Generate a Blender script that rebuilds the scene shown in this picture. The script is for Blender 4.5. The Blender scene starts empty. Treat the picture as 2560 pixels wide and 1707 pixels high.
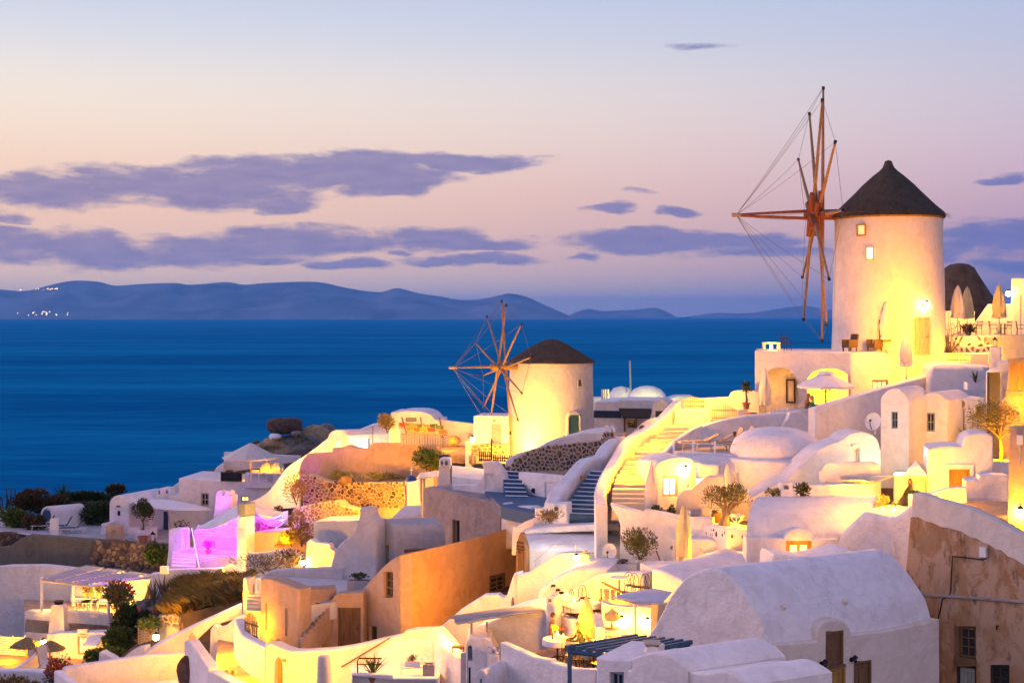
import bpy,math,random
from math import sin,cos,pi,radians
from mathutils import Vector,Matrix,noise as mnoise
from mathutils.geometry import tessellate_polygon
from mathutils.bvhtree import BVHTree

# ---------------------------------------------------------------- camera, sky, sun, exposure
random.seed(7)
SC=bpy.context.scene
COL=SC.collection
FPX,CX,HY=3555.56,1280.0,788.0          # focal length in photo pixels, centre column, horizon row
SEA_Z=-75.0                                  # the camera is the origin

cam_d=bpy.data.cameras.new('camera');cam=bpy.data.objects.new('camera',cam_d);COL.objects.link(cam)
cam_d.lens=50;cam_d.sensor_width=36;cam_d.clip_start=0.5;cam_d.clip_end=300000
cam_d.shift_y=-(853.5 - HY)/2560
cam.rotation_euler=(pi/2,0,0)
SC.camera=cam
SC.render.engine='CYCLES'
SC.cycles.use_denoising=True
SC.cycles.max_bounces=7;SC.cycles.diffuse_bounces=3;SC.cycles.glossy_bounces=2
SC.cycles.transmission_bounces=4;SC.cycles.volume_bounces=1
SC.cycles.sample_clamp_indirect=4.0
SC.view_settings.view_transform='Standard';SC.view_settings.look='None'
SC.view_settings.exposure=0.1;SC.view_settings.gamma=1.0

world=bpy.data.worlds.new('World');SC.world=world;world.use_nodes=True

def srgb(r,g,b,a=1.0):
    f=lambda c: (c/255/12.92) if c/255<=.04045 else ((c/255+.055)/1.055)**2.4
    return (f(r),f(g),f(b),a)

def build_sky():
    nt=world.node_tree;nt.nodes.clear();N=nt.nodes.new;L=nt.links.new
    def math_(op,a,b=None,clamp=False):
        n=N('ShaderNodeMath');n.operation=op;n.use_clamp=clamp
        for i,v in enumerate((a,b)):
            if v is None: continue
            if isinstance(v,(int,float)): n.inputs[i].default_value=v
            else: L(v,n.inputs[i])
        return n.outputs[0]
    def vmath(op,a,b=None):
        n=N('ShaderNodeVectorMath');n.operation=op
        for i,v in enumerate((a,b)):
            if v is None: continue
            if isinstance(v,tuple): n.inputs[i].default_value=v
            else: L(v,n.inputs[i])
        return n
    def ramp(fac,stops):
        n=N('ShaderNodeValToRGB');L(fac,n.inputs[0]);e=n.color_ramp.elements
        n.color_ramp.interpolation='B_SPLINE'
        e[0].position,e[0].color=stops[0];e[1].position,e[1].color=stops[-1]
        for p,c in stops[1:-1]: x=e.new(p);x.color=c
        return n.outputs[0]
    def mix(f,a,b):
        n=N('ShaderNodeMix');n.data_type='RGBA'
        L(f,n.inputs[0])
        for i,v in ((6,a),(7,b)):
            if isinstance(v,tuple): n.inputs[i].default_value=v
            else: L(v,n.inputs[i])
        return n.outputs[2]
    tc=N('ShaderNodeTexCoord');d=tc.outputs['Generated']
    sep=N('ShaderNodeSeparateXYZ');L(d,sep.inputs[0])
    x,y,z=sep.outputs
    az=math_('ARCTAN2',x,y)
    hor=math_('SQRT',math_('ADD',math_('MULTIPLY',x,x),math_('MULTIPLY',y,y)))
    el=math_('DIVIDE',z,math_('MAXIMUM',hor,1e-4))
    t_el=math_('POWER',math_('MULTIPLY',math_('MAXIMUM',z,0.0),1.0),0.5,True)    # finer near the horizon
    def e(py): return math.sqrt(max(0,sin(math.atan((HY - py)/FPX))))
    # sunset side
    left=ramp(t_el,[(0,(2.2,.66,.50,1)),(e(735),(2.1,.72,.48,1)),(e(640),(1.36,.64,.45,1)),(e(500),(1.0,.64,.45,1)),
                       (e(380),srgb(255,224,198)),(e(230),srgb(250,236,220)),(e(90),srgb(216,219,230)),
                       (e(-60),srgb(200,207,230)),(.5,srgb(176,186,222)),(.72,srgb(150,158,208)),(1,srgb(128,136,196))])
    # away from it
    right=ramp(t_el,[(0,(.19,.15,.32,1)),(e(735),(.22,.17,.34,1)),(e(640),(.44,.28,.44,1)),(e(540),(.56,.36,.46,1)),
                        (e(400),srgb(210,184,202)),(e(240),srgb(202,194,210)),(e(60),srgb(180,190,220)),
                        (e(-60),srgb(176,188,221)),(.5,srgb(168,170,214)),(.72,srgb(148,150,204)),(1,srgb(126,134,194))])
    gd=vmath('DOT_PRODUCT',d,(sin(-.5),cos(-.5),0)).outputs['Value']
    t_az=math_('DIVIDE',math_('SUBTRACT',.99,math_('DIVIDE',gd,math_('MAXIMUM',hor,1e-4))),.36,True)
    skyc=mix(t_az,left,right)
    # long thin dusk clouds: warped ellipses in direction space, plus loose streaks all round
    comb=N('ShaderNodeCombineXYZ');L(az,comb.inputs[0]);L(el,comb.inputs[1])
    v=comb.outputs[0]
    def noise_(vec,scale,detail,rough=.55):
        n=N('ShaderNodeTexNoise');L(vec,n.inputs['Vector']);n.inputs['Scale'].default_value=scale
        n.inputs['Detail'].default_value=detail;n.inputs['Roughness'].default_value=rough
        return n
    st=vmath('MULTIPLY',v,(1.0,3.2,1.0)).outputs[0]
    n1=noise_(st,18,5)
    warp=vmath('MULTIPLY',vmath('SUBTRACT',n1.outputs['Color'],(.5,.5,.5)).outputs[0],(.05,.018,0)).outputs[0]
    vw=vmath('ADD',v,warp).outputs[0]
    CL=[  # x, y, half width, half height (in 2352-wide picture units), strength
        (100,440,190,34,1),(330,422,260,38,1),(600,405,230,40,1.05),(800,402,250,42,1.15),(900,415,130,30,1.1),(1060,374,200,20,1.05),
        (520,452,190,28,1.0),(640,470,90,20,.95),(850,366,120,20,.9),(130,565,250,40,.9),(330,590,290,26,.9),(520,565,260,32,.85),
        (720,552,250,32,1),(1010,548,130,28,1),(1110,560,140,20,1),(1090,598,180,14,.95),(810,604,100,13,.9),(580,592,150,11,.8),
        (1470,549,180,28,1.05),(1640,556,240,22,.95),(1740,580,170,18,.8),(2260,536,120,28,1),(2350,545,130,34,.9),(2180,570,60,22,.8),
        (1400,473,70,11,.9),(1557,483,40,11,.95),(1618,106,85,9,.5),(2312,410,40,11,.9),(1345,588,46,8,.8),(5,500,60,12,.8),
        (-10,530,80,14,.8),(1470,437,40,6,.5),(2330,608,110,20,.7),(930,579,40,8,.8),(-300,480,260,40,.9),(2700,500,260,34,.9),(-500,590,300,30,.9)]
    k=2560/2352
    m=None
    for (cx,cy,w,h,s) in CL:
        px,py=cx*k,cy*k
        a=math.atan((px - CX)/FPX);ee=(HY - py)/FPX*cos(a)
        wa,we=w*k/FPX*1.12,h*k/FPX*1.22
        q=vmath('MULTIPLY',vmath('SUBTRACT',vw,(a,ee,0)).outputs[0],(1/wa,1/we,0)).outputs[0]
        dd=vmath('DOT_PRODUCT',q,q).outputs['Value']
        one=math_('MULTIPLY',math_('SUBTRACT',1.0,dd),s)
        m=one if m is None else math_('MAXIMUM',m,one)
    n2=noise_(vmath('MULTIPLY',v,(1.0,3.4,1.0)).outputs[0],30,7,.62)
    m=math_('ADD',m,math_('MULTIPLY',math_('SUBTRACT',n2.outputs['Fac'],.5),1.9))
    mr=N('ShaderNodeMapRange');mr.interpolation_type='SMOOTHSTEP';L(m,mr.inputs[0])
    mr.inputs[1].default_value=-.08;mr.inputs[2].default_value=.75
    fac=math_('MULTIPLY',mr.outputs[0],.86)
    n3=noise_(vmath('MULTIPLY',v,(1.0,4,1.0)).outputs[0],40,3,.5)
    cl_l=mix(n3.outputs['Fac'],srgb(104,106,160),srgb(164,146,180))
    cl_r=mix(n3.outputs['Fac'],srgb(88,104,166),srgb(128,126,182))
    skyc=mix(fac,skyc,mix(t_az,cl_l,cl_r))
    bg=N('ShaderNodeBackground');L(skyc,bg.inputs[0]);bg.inputs[1].default_value=1.0
    out=N('ShaderNodeOutputWorld');L(bg.outputs[0],out.inputs[0])
build_sky();world.cycles.sampling_method='MANUAL';world.cycles.sample_map_resolution=256

sun_d=bpy.data.lights.new('sun','SUN');sun=bpy.data.objects.new('sun',sun_d);COL.objects.link(sun)
sun_d.energy=1.6;sun_d.angle=radians(40);sun_d.color=(1.0,.58,.56)
SUN_AZ,SUN_EL=radians(-75),radians(16)      # the afterglow, low in the west (left of frame)
sv=Vector((sin(SUN_AZ)*cos(SUN_EL),cos(SUN_AZ)*cos(SUN_EL),sin(SUN_EL)))
sun.rotation_euler=sv.to_track_quat('Z','Y').to_euler()

# ---------------------------------------------------------------- geometry helpers
TILES={'A': (0,1200,3.092),'B': (400,1000,3.092),'C': (560,1300,3.675),'D': (1000,1000,3.092),'E': (1100,1300,3.675),
         'F': (1500,1000,3.092),'G': (1500,1300,3.675),'H': (1920,1200,3.092),'I': (1920,800,3.092),'J': (1780,180,3.092),
         'K': (1920,560,3.092),'L': (1450,800,3.092),'M': (1050,720,3.092),'N': (560,920,3.092),'O': (0,1000,3.092)}
def T(t,*pts):
    """points measured in an enlarged tile of the photograph -> photograph pixels"""
    x0,y0,s=TILES[t]
    if len(pts)==1 and isinstance(pts[0],list): pts=pts[0]
    return [(x0+x/s,y0+y/s) for x,y in pts]
def ray(px,py): return Vector(((px - CX)/FPX,1.0,(HY - py)/FPX))
def P(px,py,d): return ray(px,py)*d
def Pt(t,x,y,d): return P(*T(t,(x,y))[0],d)
def cr(pts,n=5):
    """Catmull-Rom curve through points"""
    q=[pts[0]]+list(pts)+[pts[-1]];out=[]
    for i in range(1,len(q) - 2):
        for k in range(n):
            t=k/n;a,b,c,d=q[i - 1],q[i],q[i+1],q[i+2]
            out.append(tuple(.5*((2*b[j])+(-a[j]+c[j])*t+(2*a[j] - 5*b[j]+4*c[j] - d[j])*t*t+(-a[j]+3*b[j] - 3*c[j]+d[j])*t**3) for j in range(len(a))))
    out.append(tuple(pts[-1]));return out
def arch(x0,yb,x1,yt,n=12):
    """half-ellipse from (x0,yb) over yt to (x1,yb)"""
    c,r=(x0+x1)/2,(x1 - x0)/2
    return [(c - r*cos(pi*i/n),yb - (yb - yt)*sin(pi*i/n)) for i in range(n+1)]

class W:
    """vertical plane through picture column pxa at depth da and column pxb at depth db"""
    def __init__(s,pxa,da,pxb,db,off=0.0):
        s.a=(pxa,da,pxb,db)
        A=Vector(((pxa - CX)/FPX*da,da,0));B=Vector(((pxb - CX)/FPX*db,db,0))
        s.u=(B - A).normalized();s.v=Vector((0,0,1));s.n=s.u.cross(s.v)
        s.o=A+s.n*off
    def off(s,k): return W(*s.a,off=k)
    def pt(s,px,py):
        r=ray(px,py);return r*(s.o.dot(s.n)/r.dot(s.n))
    def uv(s,px,py):
        p=s.pt(px,py) - s.o;return (p.dot(s.u),p.z)
    def xyz(s,u,v,k=0.0): return Vector((s.o.x,s.o.y,0))+s.u*u+s.v*v+s.n*k
    def rect(s,x0,y0,x1,y1):
        xc,yc=(x0+x1)/2,(y0+y1)/2
        return s.uv(x0,yc)[0],s.uv(x1,yc)[0],s.uv(xc,y1)[1],s.uv(xc,y0)[1]

WLOC={}
def mk(name,verts,faces,mat,parent=None,smooth=True,wn=False,angle=34,mats=None,fmat=None):
    xs=[v[0] for v in verts];ys=[v[1] for v in verts];zs=[v[2] for v in verts]
    o=Vector(((min(xs)+max(xs))/2,(min(ys)+max(ys))/2,min(zs)))
    me=bpy.data.meshes.new(name)
    me.from_pydata([(v[0] - o.x,v[1] - o.y,v[2] - o.z) for v in verts],[],faces)
    if mats:
        for m in mats: me.materials.append(M(m))
        for p,k in zip(me.polygons,fmat): p.material_index=k
    else: me.materials.append(M(mat))
    me.update()
    if smooth:
        me.polygons.foreach_set('use_smooth',[True]*len(me.polygons));me.set_sharp_from_angle(angle=radians(angle))
    ob=bpy.data.objects.new(name,me);COL.objects.link(ob)
    if wn:
        w=ob.modifiers.new('normals','WEIGHTED_NORMAL');w.weight=100;w.keep_sharp=True
    WLOC[ob.name]=o
    if parent: ob.parent=parent
    return ob
THINGS=[]
def tag(o,label,cat,group=None,kind=None):
    if label: o['label']=label
    if cat: o['category']=cat
    if group: o['group']=group
    if kind: o['kind']=kind
    return o
def thing(name,label,cat,group=None):
    o=bpy.data.objects.new(name,None);COL.objects.link(o);o.empty_display_size=.3
    THINGS.append(o);return tag(o,label,cat,group,'thing')
def finalize():
    for o in THINGS:
        ch=[c for c in o.children if c.name in WLOC]
        if ch:
            ps=[WLOC[c.name] for c in ch]
            WLOC[o.name]=Vector((sum(p.x for p in ps)/len(ps),sum(p.y for p in ps)/len(ps),min(p.z for p in ps)))
    for o in list(COL.objects):
        if o.name in WLOC:
            o.location=WLOC[o.name] - (WLOC[o.parent.name] if o.parent and o.parent.name in WLOC else Vector((0,0,0)))

class MB:
    """collects simple shapes, then builds ONE mesh object"""
    def __init__(s,Mx=None): s.V=[];s.F=[];s.M=Mx
    def add(s,vs,fs):
        b=len(s.V);s.V+=[tuple(s.M @ Vector(v)) if s.M else tuple(v) for v in vs];s.F+=[tuple(b+i for i in f) for f in fs];return s
    def box(s,c,d,rz=0,tilt=None):
        hx,hy,hz=d[0]/2,d[1]/2,d[2]/2;R=Matrix.Rotation(rz,3,'Z')
        if tilt: R=R @ Matrix.Rotation(tilt[1],3,tilt[0])
        vs=[Vector(c)+R @ Vector((a*hx,b*hy,e*hz)) for a in (-1,1) for b in (-1,1) for e in (-1,1)]
        return s.add(vs,[(0,1,3,2),(4,6,7,5),(0,4,5,1),(2,3,7,6),(0,2,6,4),(1,5,7,3)])
    def hexa(s,q):  # 4 bottom + 4 top points
        return s.add(q,[(3,2,1,0),(4,5,6,7),(0,1,5,4),(1,2,6,5),(2,3,7,6),(3,0,4,7)])
    def pbox(s,pl,u0,u1,v0,v1,k0,k1):
        q=[pl.xyz(a,b,k) for b in (v0,v1) for (a,k) in ((u0,k1),(u1,k1),(u1,k0),(u0,k0))]
        return s.hexa(q)
    def tube(s,pts,rad,seg=6,caps=True):
        pts=[Vector(p) for p in pts];n=len(pts)
        if isinstance(rad,(int,float)): rad=[rad]*n
        vs=[];fs=[];up=None
        for i,p in enumerate(pts):
            t=(pts[min(i+1,n - 1)] - pts[max(i - 1,0)]).normalized()
            if up is None: up=Vector((0,0,1)) if abs(t.z)<.9 else Vector((1,0,0))
            a=t.cross(up).normalized();b=a.cross(t);up=b if abs(t.dot(b))<.5 else up
            vs+=[p+(a*cos(2*pi*k/seg)+b*sin(2*pi*k/seg))*rad[i] for k in range(seg)]
        for i in range(n - 1):
            for k in range(seg):
                fs.append((i*seg+k,i*seg+(k+1)%seg,(i+1)*seg+(k+1)%seg,(i+1)*seg+k))
        if caps: fs+=[tuple(range(seg - 1,-1,-1)),tuple((n - 1)*seg+k for k in range(seg))]
        return s.add(vs,fs)
    def lathe(s,prof,c=(0,0,0),seg=16,sx=1.0,sy=1.0,wob=None,a0=0.0):
        vs=[];fs=[];n=len(prof)
        for i,(r,z) in enumerate(prof):
            for k in range(seg):
                a=2*pi*k/seg+a0;rr=r*(wob(k,i) if wob else 1)
                vs.append((c[0]+rr*cos(a)*sx,c[1]+rr*sin(a)*sy,c[2]+z))
        for i in range(n - 1):
            for k in range(seg): fs.append((i*seg+k,i*seg+(k+1)%seg,(i+1)*seg+(k+1)%seg,(i+1)*seg+k))
        fs+=[tuple(range(seg - 1,-1,-1)),tuple((n - 1)*seg+k for k in range(seg))]
        return s.add(vs,fs)
    def ball(s,c,r,seg=10,rings=6,jit=0.0,sd=0):
        if isinstance(r,(int,float)): r=(r,r,r)
        rnd=random.Random(sd);prof=[]
        vs=[(c[0],c[1],c[2] - r[2])];fs=[]
        for i in range(1,rings):
            a=-pi/2+pi*i/rings
            for k in range(seg):
                j=1+rnd.uniform(-jit,jit)
                vs.append((c[0]+r[0]*j*cos(a)*cos(2*pi*k/seg),c[1]+r[1]*j*cos(a)*sin(2*pi*k/seg),c[2]+r[2]*j*sin(a)))
        vs.append((c[0],c[1],c[2]+r[2]));top=len(vs) - 1
        for k in range(seg):
            fs.append((0,1+(k+1)%seg,1+k));fs.append((top,top - seg+k,top - seg+(k+1)%seg))
        for i in range(rings - 2):
            for k in range(seg): fs.append((1+i*seg+k,1+i*seg+(k+1)%seg,1+(i+1)*seg+(k+1)%seg,1+(i+1)*seg+k))
        return s.add(vs,fs)
    def build(s,name,mat,parent=None,smooth=True,**k): return mk(name,s.V,s.F,mat,parent,smooth,**k)

def _area(p): return .5*sum(p[i - 1][0]*p[i][1] - p[i][0]*p[i - 1][1] for i in range(len(p)))
def _inset(p,r):
    n=len(p);out=[]
    for i in range(n):
        a,b,c=Vector(p[i - 1]),Vector(p[i]),Vector(p[(i+1)%n])
        e0=(b - a).normalized();e1=(c - b).normalized()
        l0=Vector((-e0.y,e0.x));l1=Vector((-e1.y,e1.x));k=max(.35,1+l0.dot(l1))
        out.append(tuple(b+(l0+l1)/k*r))
    return out
def block(name,parent,pl,out,back,mat='plaster',r=.07,holes=(),rev=.22,soft=None):
    """solid with the traced outline as its front face, rounded edges, recessed openings; extruded back into depth"""
    pts=[pl.uv(*p) for p in out];q=[]
    for p in pts:
        if not q or (Vector(p) - Vector(q[-1])).length>.012: q.append(p)
    if (Vector(q[0]) - Vector(q[-1])).length<.012: q.pop()
    if _area(q)<0: q.reverse()
    bv=back if isinstance(back,Vector) else -pl.n*back
    bl=bv.length;bd=bv/bl;V=[];Fc=[];n=len(q)
    r=min(r,bl*.3)
    prof=[(r*(1 - sin(a)),r*(1 - cos(a))) for a in (0,pi/6,pi/3,pi/2)]
    prof+=[(i,bl - d) for i,d in reversed(prof)]
    rings=[]
    for ins,dep in prof:
        ring=_inset(q,ins) if ins>1e-6 else q
        rings.append(len(V));V+=[pl.xyz(*p)+bd*dep for p in ring]
    for a,b in zip(rings,rings[1:]):
        for i in range(n): Fc.append((a+i,b+i,b+(i+1)%n,a+(i+1)%n))
    front=_inset(q,r);hl=[]
    for h in holes:
        hp=[pl.uv(*p) for p in h[0]]
        if _area(hp)<0: hp.reverse()
        hl.append((hp,h[1] if len(h)>1 else rev))
    loops=[[Vector((x,y,0)) for x,y in front]]+[[Vector((x,y,0)) for x,y in h] for h,_ in hl]
    idx=list(range(rings[0],rings[0]+n))
    for h,dep in hl:
        b=len(V);V+=[pl.xyz(*p) for p in h];c=len(V);V+=[pl.xyz(*p) - pl.n*dep for p in h];m=len(h)
        idx+=list(range(b,b+m))
        for i in range(m): Fc.append((b+i,b+(i+1)%m,c+(i+1)%m,c+i))
        Fc.append(tuple(range(c,c+m)))
    for t in tessellate_polygon(loops):
        a,b,c=(idx[i] for i in t)
        nrm=(V[b] - V[a]).cross(V[c] - V[a])
        Fc.append((a,b,c) if nrm.dot(pl.n)>0 else (a,c,b))
    for t in tessellate_polygon([[Vector((x,y,0)) for x,y in _inset(q,r)]]):
        a,b,c=(rings[-1]+i for i in t)
        nrm=(V[b] - V[a]).cross(V[c] - V[a])
        Fc.append((a,b,c) if nrm.dot(pl.n)<0 else (a,c,b))
    return mk(name,V,Fc,mat,parent,True,wn=True)

def prism(name,parent,prof,vec,mat,r=0.0,smooth=True):
    """extrude a 3-D profile polygon along vec"""
    n=len(prof);V=[Vector(p) for p in prof]+[Vector(p)+vec for p in prof]
    nr=Vector((0,0,0))
    for i in range(n): nr+=V[i].cross(V[(i+1)%n])
    Fc=[tuple(range(n)),tuple(range(2*n - 1,n - 1,-1))]+[(i,n+i,n+(i+1)%n,(i+1)%n) for i in range(n)]
    if nr.dot(vec)>0: Fc=[tuple(reversed(f)) for f in Fc]
    return mk(name,V,Fc,mat,parent,smooth,wn=True)

def hull(name,parent,rows,mat,**k):
    """loft through rows of equal point count (open sheet lists), closed with end caps"""
    V=[p for r_ in rows for p in r_];n=len(rows[0]);Fc=[]
    for i in range(len(rows) - 1):
        for j in range(n - 1): Fc.append((i*n+j,i*n+j+1,(i+1)*n+j+1,(i+1)*n+j))
    return mk(name,V,Fc,mat,parent,**k)

def hit(ob,px,py):
    """where the picture ray meets an object already built"""
    o=WLOC[ob.name]
    bv=BVHTree.FromPolygons([v.co+o for v in ob.data.vertices],[tuple(p.vertices) for p in ob.data.polygons])
    return bv.ray_cast(Vector((0,0,0)),ray(px,py).normalized())[:2]

# ---------------------------------------------------------------- materials
MATS={};MDEF={}
def M(name):
    if name not in MATS: MATS[name]=MDEF[name](name)
    return MATS[name]
class NT:
    def __init__(s,name):
        s.m=bpy.data.materials.new(name);s.m.use_nodes=True;s.t=s.m.node_tree
        s.b=s.t.nodes['Principled BSDF'];s.pos=s.t.nodes.new('ShaderNodeNewGeometry').outputs['Position']
    def N(s,k): return s.t.nodes.new(k)
    def L(s,a,b): s.t.links.new(a,b)
    def noise(s,scale,detail=3,rough=.55,stretch=None,vec=None,dist=0):
        n=s.N('ShaderNodeTexNoise');v=vec or s.pos
        if stretch:
            mp=s.N('ShaderNodeMapping');mp.inputs['Scale'].default_value=stretch;s.L(v,mp.inputs[0]);v=mp.outputs[0]
        s.L(v,n.inputs['Vector']);n.inputs['Scale'].default_value=scale;n.inputs['Detail'].default_value=detail
        n.inputs['Roughness'].default_value=rough;n.inputs['Distortion'].default_value=dist;return n.outputs['Fac']
    def ramp(s,f,stops,interp='LINEAR'):
        n=s.N('ShaderNodeValToRGB');s.L(f,n.inputs[0]);e=n.color_ramp.elements;n.color_ramp.interpolation=interp
        c4=lambda c: c if len(c)==4 else (*c,1)
        e[0].position,e[0].color=stops[0][0],c4(stops[0][1]);e[1].position,e[1].color=stops[-1][0],c4(stops[-1][1])
        for p,c in stops[1:-1]: x=e.new(p);x.color=c4(c)
        return n.outputs[0]
    def mix(s,f,a,b,mode='MIX'):
        n=s.N('ShaderNodeMix');n.data_type='RGBA';n.blend_type=mode
        for i,v in ((0,f),(6,a),(7,b)):
            if isinstance(v,(int,float)): n.inputs[i].default_value=v
            elif isinstance(v,tuple): n.inputs[i].default_value=v if len(v)==4 else (*v,1)
            else: s.L(v,n.inputs[i])
        return n.outputs[2]
    def math(s,op,a,b=None):
        n=s.N('ShaderNodeMath');n.operation=op
        for i,v in enumerate((a,b)):
            if v is None: continue
            if isinstance(v,(int,float)): n.inputs[i].default_value=v
            else: s.L(v,n.inputs[i])
        return n.outputs[0]
    def bump(s,h,strength=.3,dist=.05):
        n=s.N('ShaderNodeBump');n.inputs['Strength'].default_value=strength;n.inputs['Distance'].default_value=dist
        s.L(h,n.inputs['Height']);s.L(n.outputs[0],s.b.inputs['Normal'])
    def col(s,c):
        if isinstance(c,tuple): s.b.inputs['Base Color'].default_value=c if len(c)==4 else (*c,1)
        else: s.L(c,s.b.inputs['Base Color'])
    def set(s,**k):
        for a,v in k.items(): s.b.inputs[a.replace('_',' ')].default_value=v
        return s.m
def plaster(a,b,dirt=(.45,.40,.36),amount=.35,bump=.35):
    """limewash: patchy coats, brush bands, rain streaks, hairline cracks, trowelled relief"""
    def f(name):
        t=NT(name)
        n1=t.noise(.55,5,.6,dist=.4);n2=t.noise(3.1,6,.68);st=t.noise(1.6,5,.65,(1,1,.14));pt=t.noise(1.1,3,.5,dist=1.2)
        c=t.mix(t.ramp(n1,[(.3,(0,0,0)),(.7,(1,1,1))]),a,b)
        c=t.mix(t.ramp(pt,[(.49,(0,0,0)),(.53,(.5,.5,.5))]),c,tuple(min(1,x*1.06) for x in a))
        c=t.mix(t.math('MULTIPLY',t.ramp(n2,[(.48,(0,0,0)),(.74,(1,1,1))]),.22),c,dirt)
        d=t.math('MULTIPLY',t.math('MULTIPLY',t.ramp(st,[(.5,(0,0,0)),(.74,(1,1,1))]),t.ramp(n2,[(.35,(0,0,0)),(.7,(1,1,1))])),amount)
        c=t.mix(d,c,dirt)
        v=t.N('ShaderNodeTexVoronoi');v.feature='DISTANCE_TO_EDGE';v.inputs['Scale'].default_value=.42;v.inputs['Randomness'].default_value=1
        w=t.N('ShaderNodeVectorMath');w.operation='MULTIPLY_ADD';nn=t.N('ShaderNodeTexNoise');nn.inputs['Scale'].default_value=1.3;nn.inputs['Detail'].default_value=5;t.L(t.pos,nn.inputs['Vector'])
        t.L(nn.outputs['Color'],w.inputs[0]);w.inputs[1].default_value=(.9,.9,.9);t.L(t.pos,w.inputs[2]);t.L(w.outputs[0],v.inputs['Vector'])
        ck=t.math('MULTIPLY',t.ramp(v.outputs['Distance'],[(0,(1,1,1)),(.012,(0,0,0))]),t.ramp(n1,[(.5,(0,0,0)),(.62,(.22,.22,.22))]))
        t.col(t.mix(ck,c,tuple(x*.5 for x in dirt)))
        h=t.math('ADD',t.math('MULTIPLY',t.noise(1.3,3),1.8),t.math('ADD',t.math('MULTIPLY',t.noise(9,5),.3),t.math('MULTIPLY',t.noise(4,4,.6,(1,1,.3)),.5)))
        t.bump(h,bump,.11)
        return t.set(Roughness=.92,Specular_IOR_Level=.15)
    return f
def flat(c,rough=.6,var=.25,scale=6,bump=.15,metal=0.0,spec=.3):
    def f(name):
        t=NT(name);n=t.noise(scale,4)
        t.col(t.mix(t.ramp(n,[(.3,(0,0,0)),(.7,(1,1,1))]),tuple(x*(1 - var) for x in c),tuple(min(1,x*(1+var)) for x in c)))
        if bump: t.bump(t.noise(scale*4,3),bump,.01)
        return t.set(Roughness=rough,Metallic=metal,Specular_IOR_Level=spec)
    return f
def wood(c,var=.35):
    def f(name):
        t=NT(name);n=t.noise(7,5,.6,(1.2,1.2,.12),dist=.6);n2=t.noise(1.7,3)
        c1=t.mix(t.ramp(n,[(.3,(0,0,0)),(.7,(1,1,1))]),tuple(x*(1 - var) for x in c),tuple(min(1,x*(1+var)) for x in c))
        t.col(t.mix(t.math('MULTIPLY',n2,.35),c1,tuple(x*.45 for x in c)));t.bump(n,.3,.02)
        return t.set(Roughness=.75,Specular_IOR_Level=.25)
    return f
def emit(c,s,var=0.0):
    def f(name):
        t=NT(name);t.col((.8,.7,.5))
        t.b.inputs['Emission Color'].default_value=(*c,1);t.b.inputs['Emission Strength'].default_value=s
        if var:
            n=t.noise(2.2,3);e=t.mix(n,tuple(x*(1 - var) for x in c),c);t.L(e,t.b.inputs['Emission Color'])
        return t.set(Roughness=.5)
    return f
def leaf(c1,c2,trans=.25):
    def f(name):
        t=NT(name);n=t.noise(1.6,3);n2=t.noise(11,2)
        t.col(t.mix(t.math('ADD',t.math('MULTIPLY',n,.6),t.math('MULTIPLY',n2,.4)),c1,c2))
        return t.set(Roughness=.6,Specular_IOR_Level=.25)
    return f
def stain_wall(name):
    t=NT(name)
    n=t.noise(.5,6,.62,dist=.8);n2=t.noise(1.4,7,.68,(1,1,.45),dist=.5);n3=t.noise(3.2,6,.7,(1,1,.35))
    c=t.mix(t.ramp(n,[(.36,(0,0,0)),(.5,(.5,.5,.5)),(.62,(1,1,1))]),(.36,.18,.08),(.43,.28,.15))
    c=t.mix(t.ramp(n2,[(.47,(0,0,0)),(.53,(1,1,1))]),c,(.50,.345,.22))
    c=t.mix(t.ramp(n3,[(.55,(0,0,0)),(.66,(.9,.9,.9))]),c,(.20,.11,.05))
    c=t.mix(t.ramp(t.noise(6.5,5,.7),[(.66,(0,0,0)),(.72,(.9,.9,.9))]),c,(.10,.07,.05))
    t.col(c);t.bump(t.math('ADD',n2,t.math('MULTIPLY',n3,.6)),.7,.06)
    return t.set(Roughness=.95,Specular_IOR_Level=.15)
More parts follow.
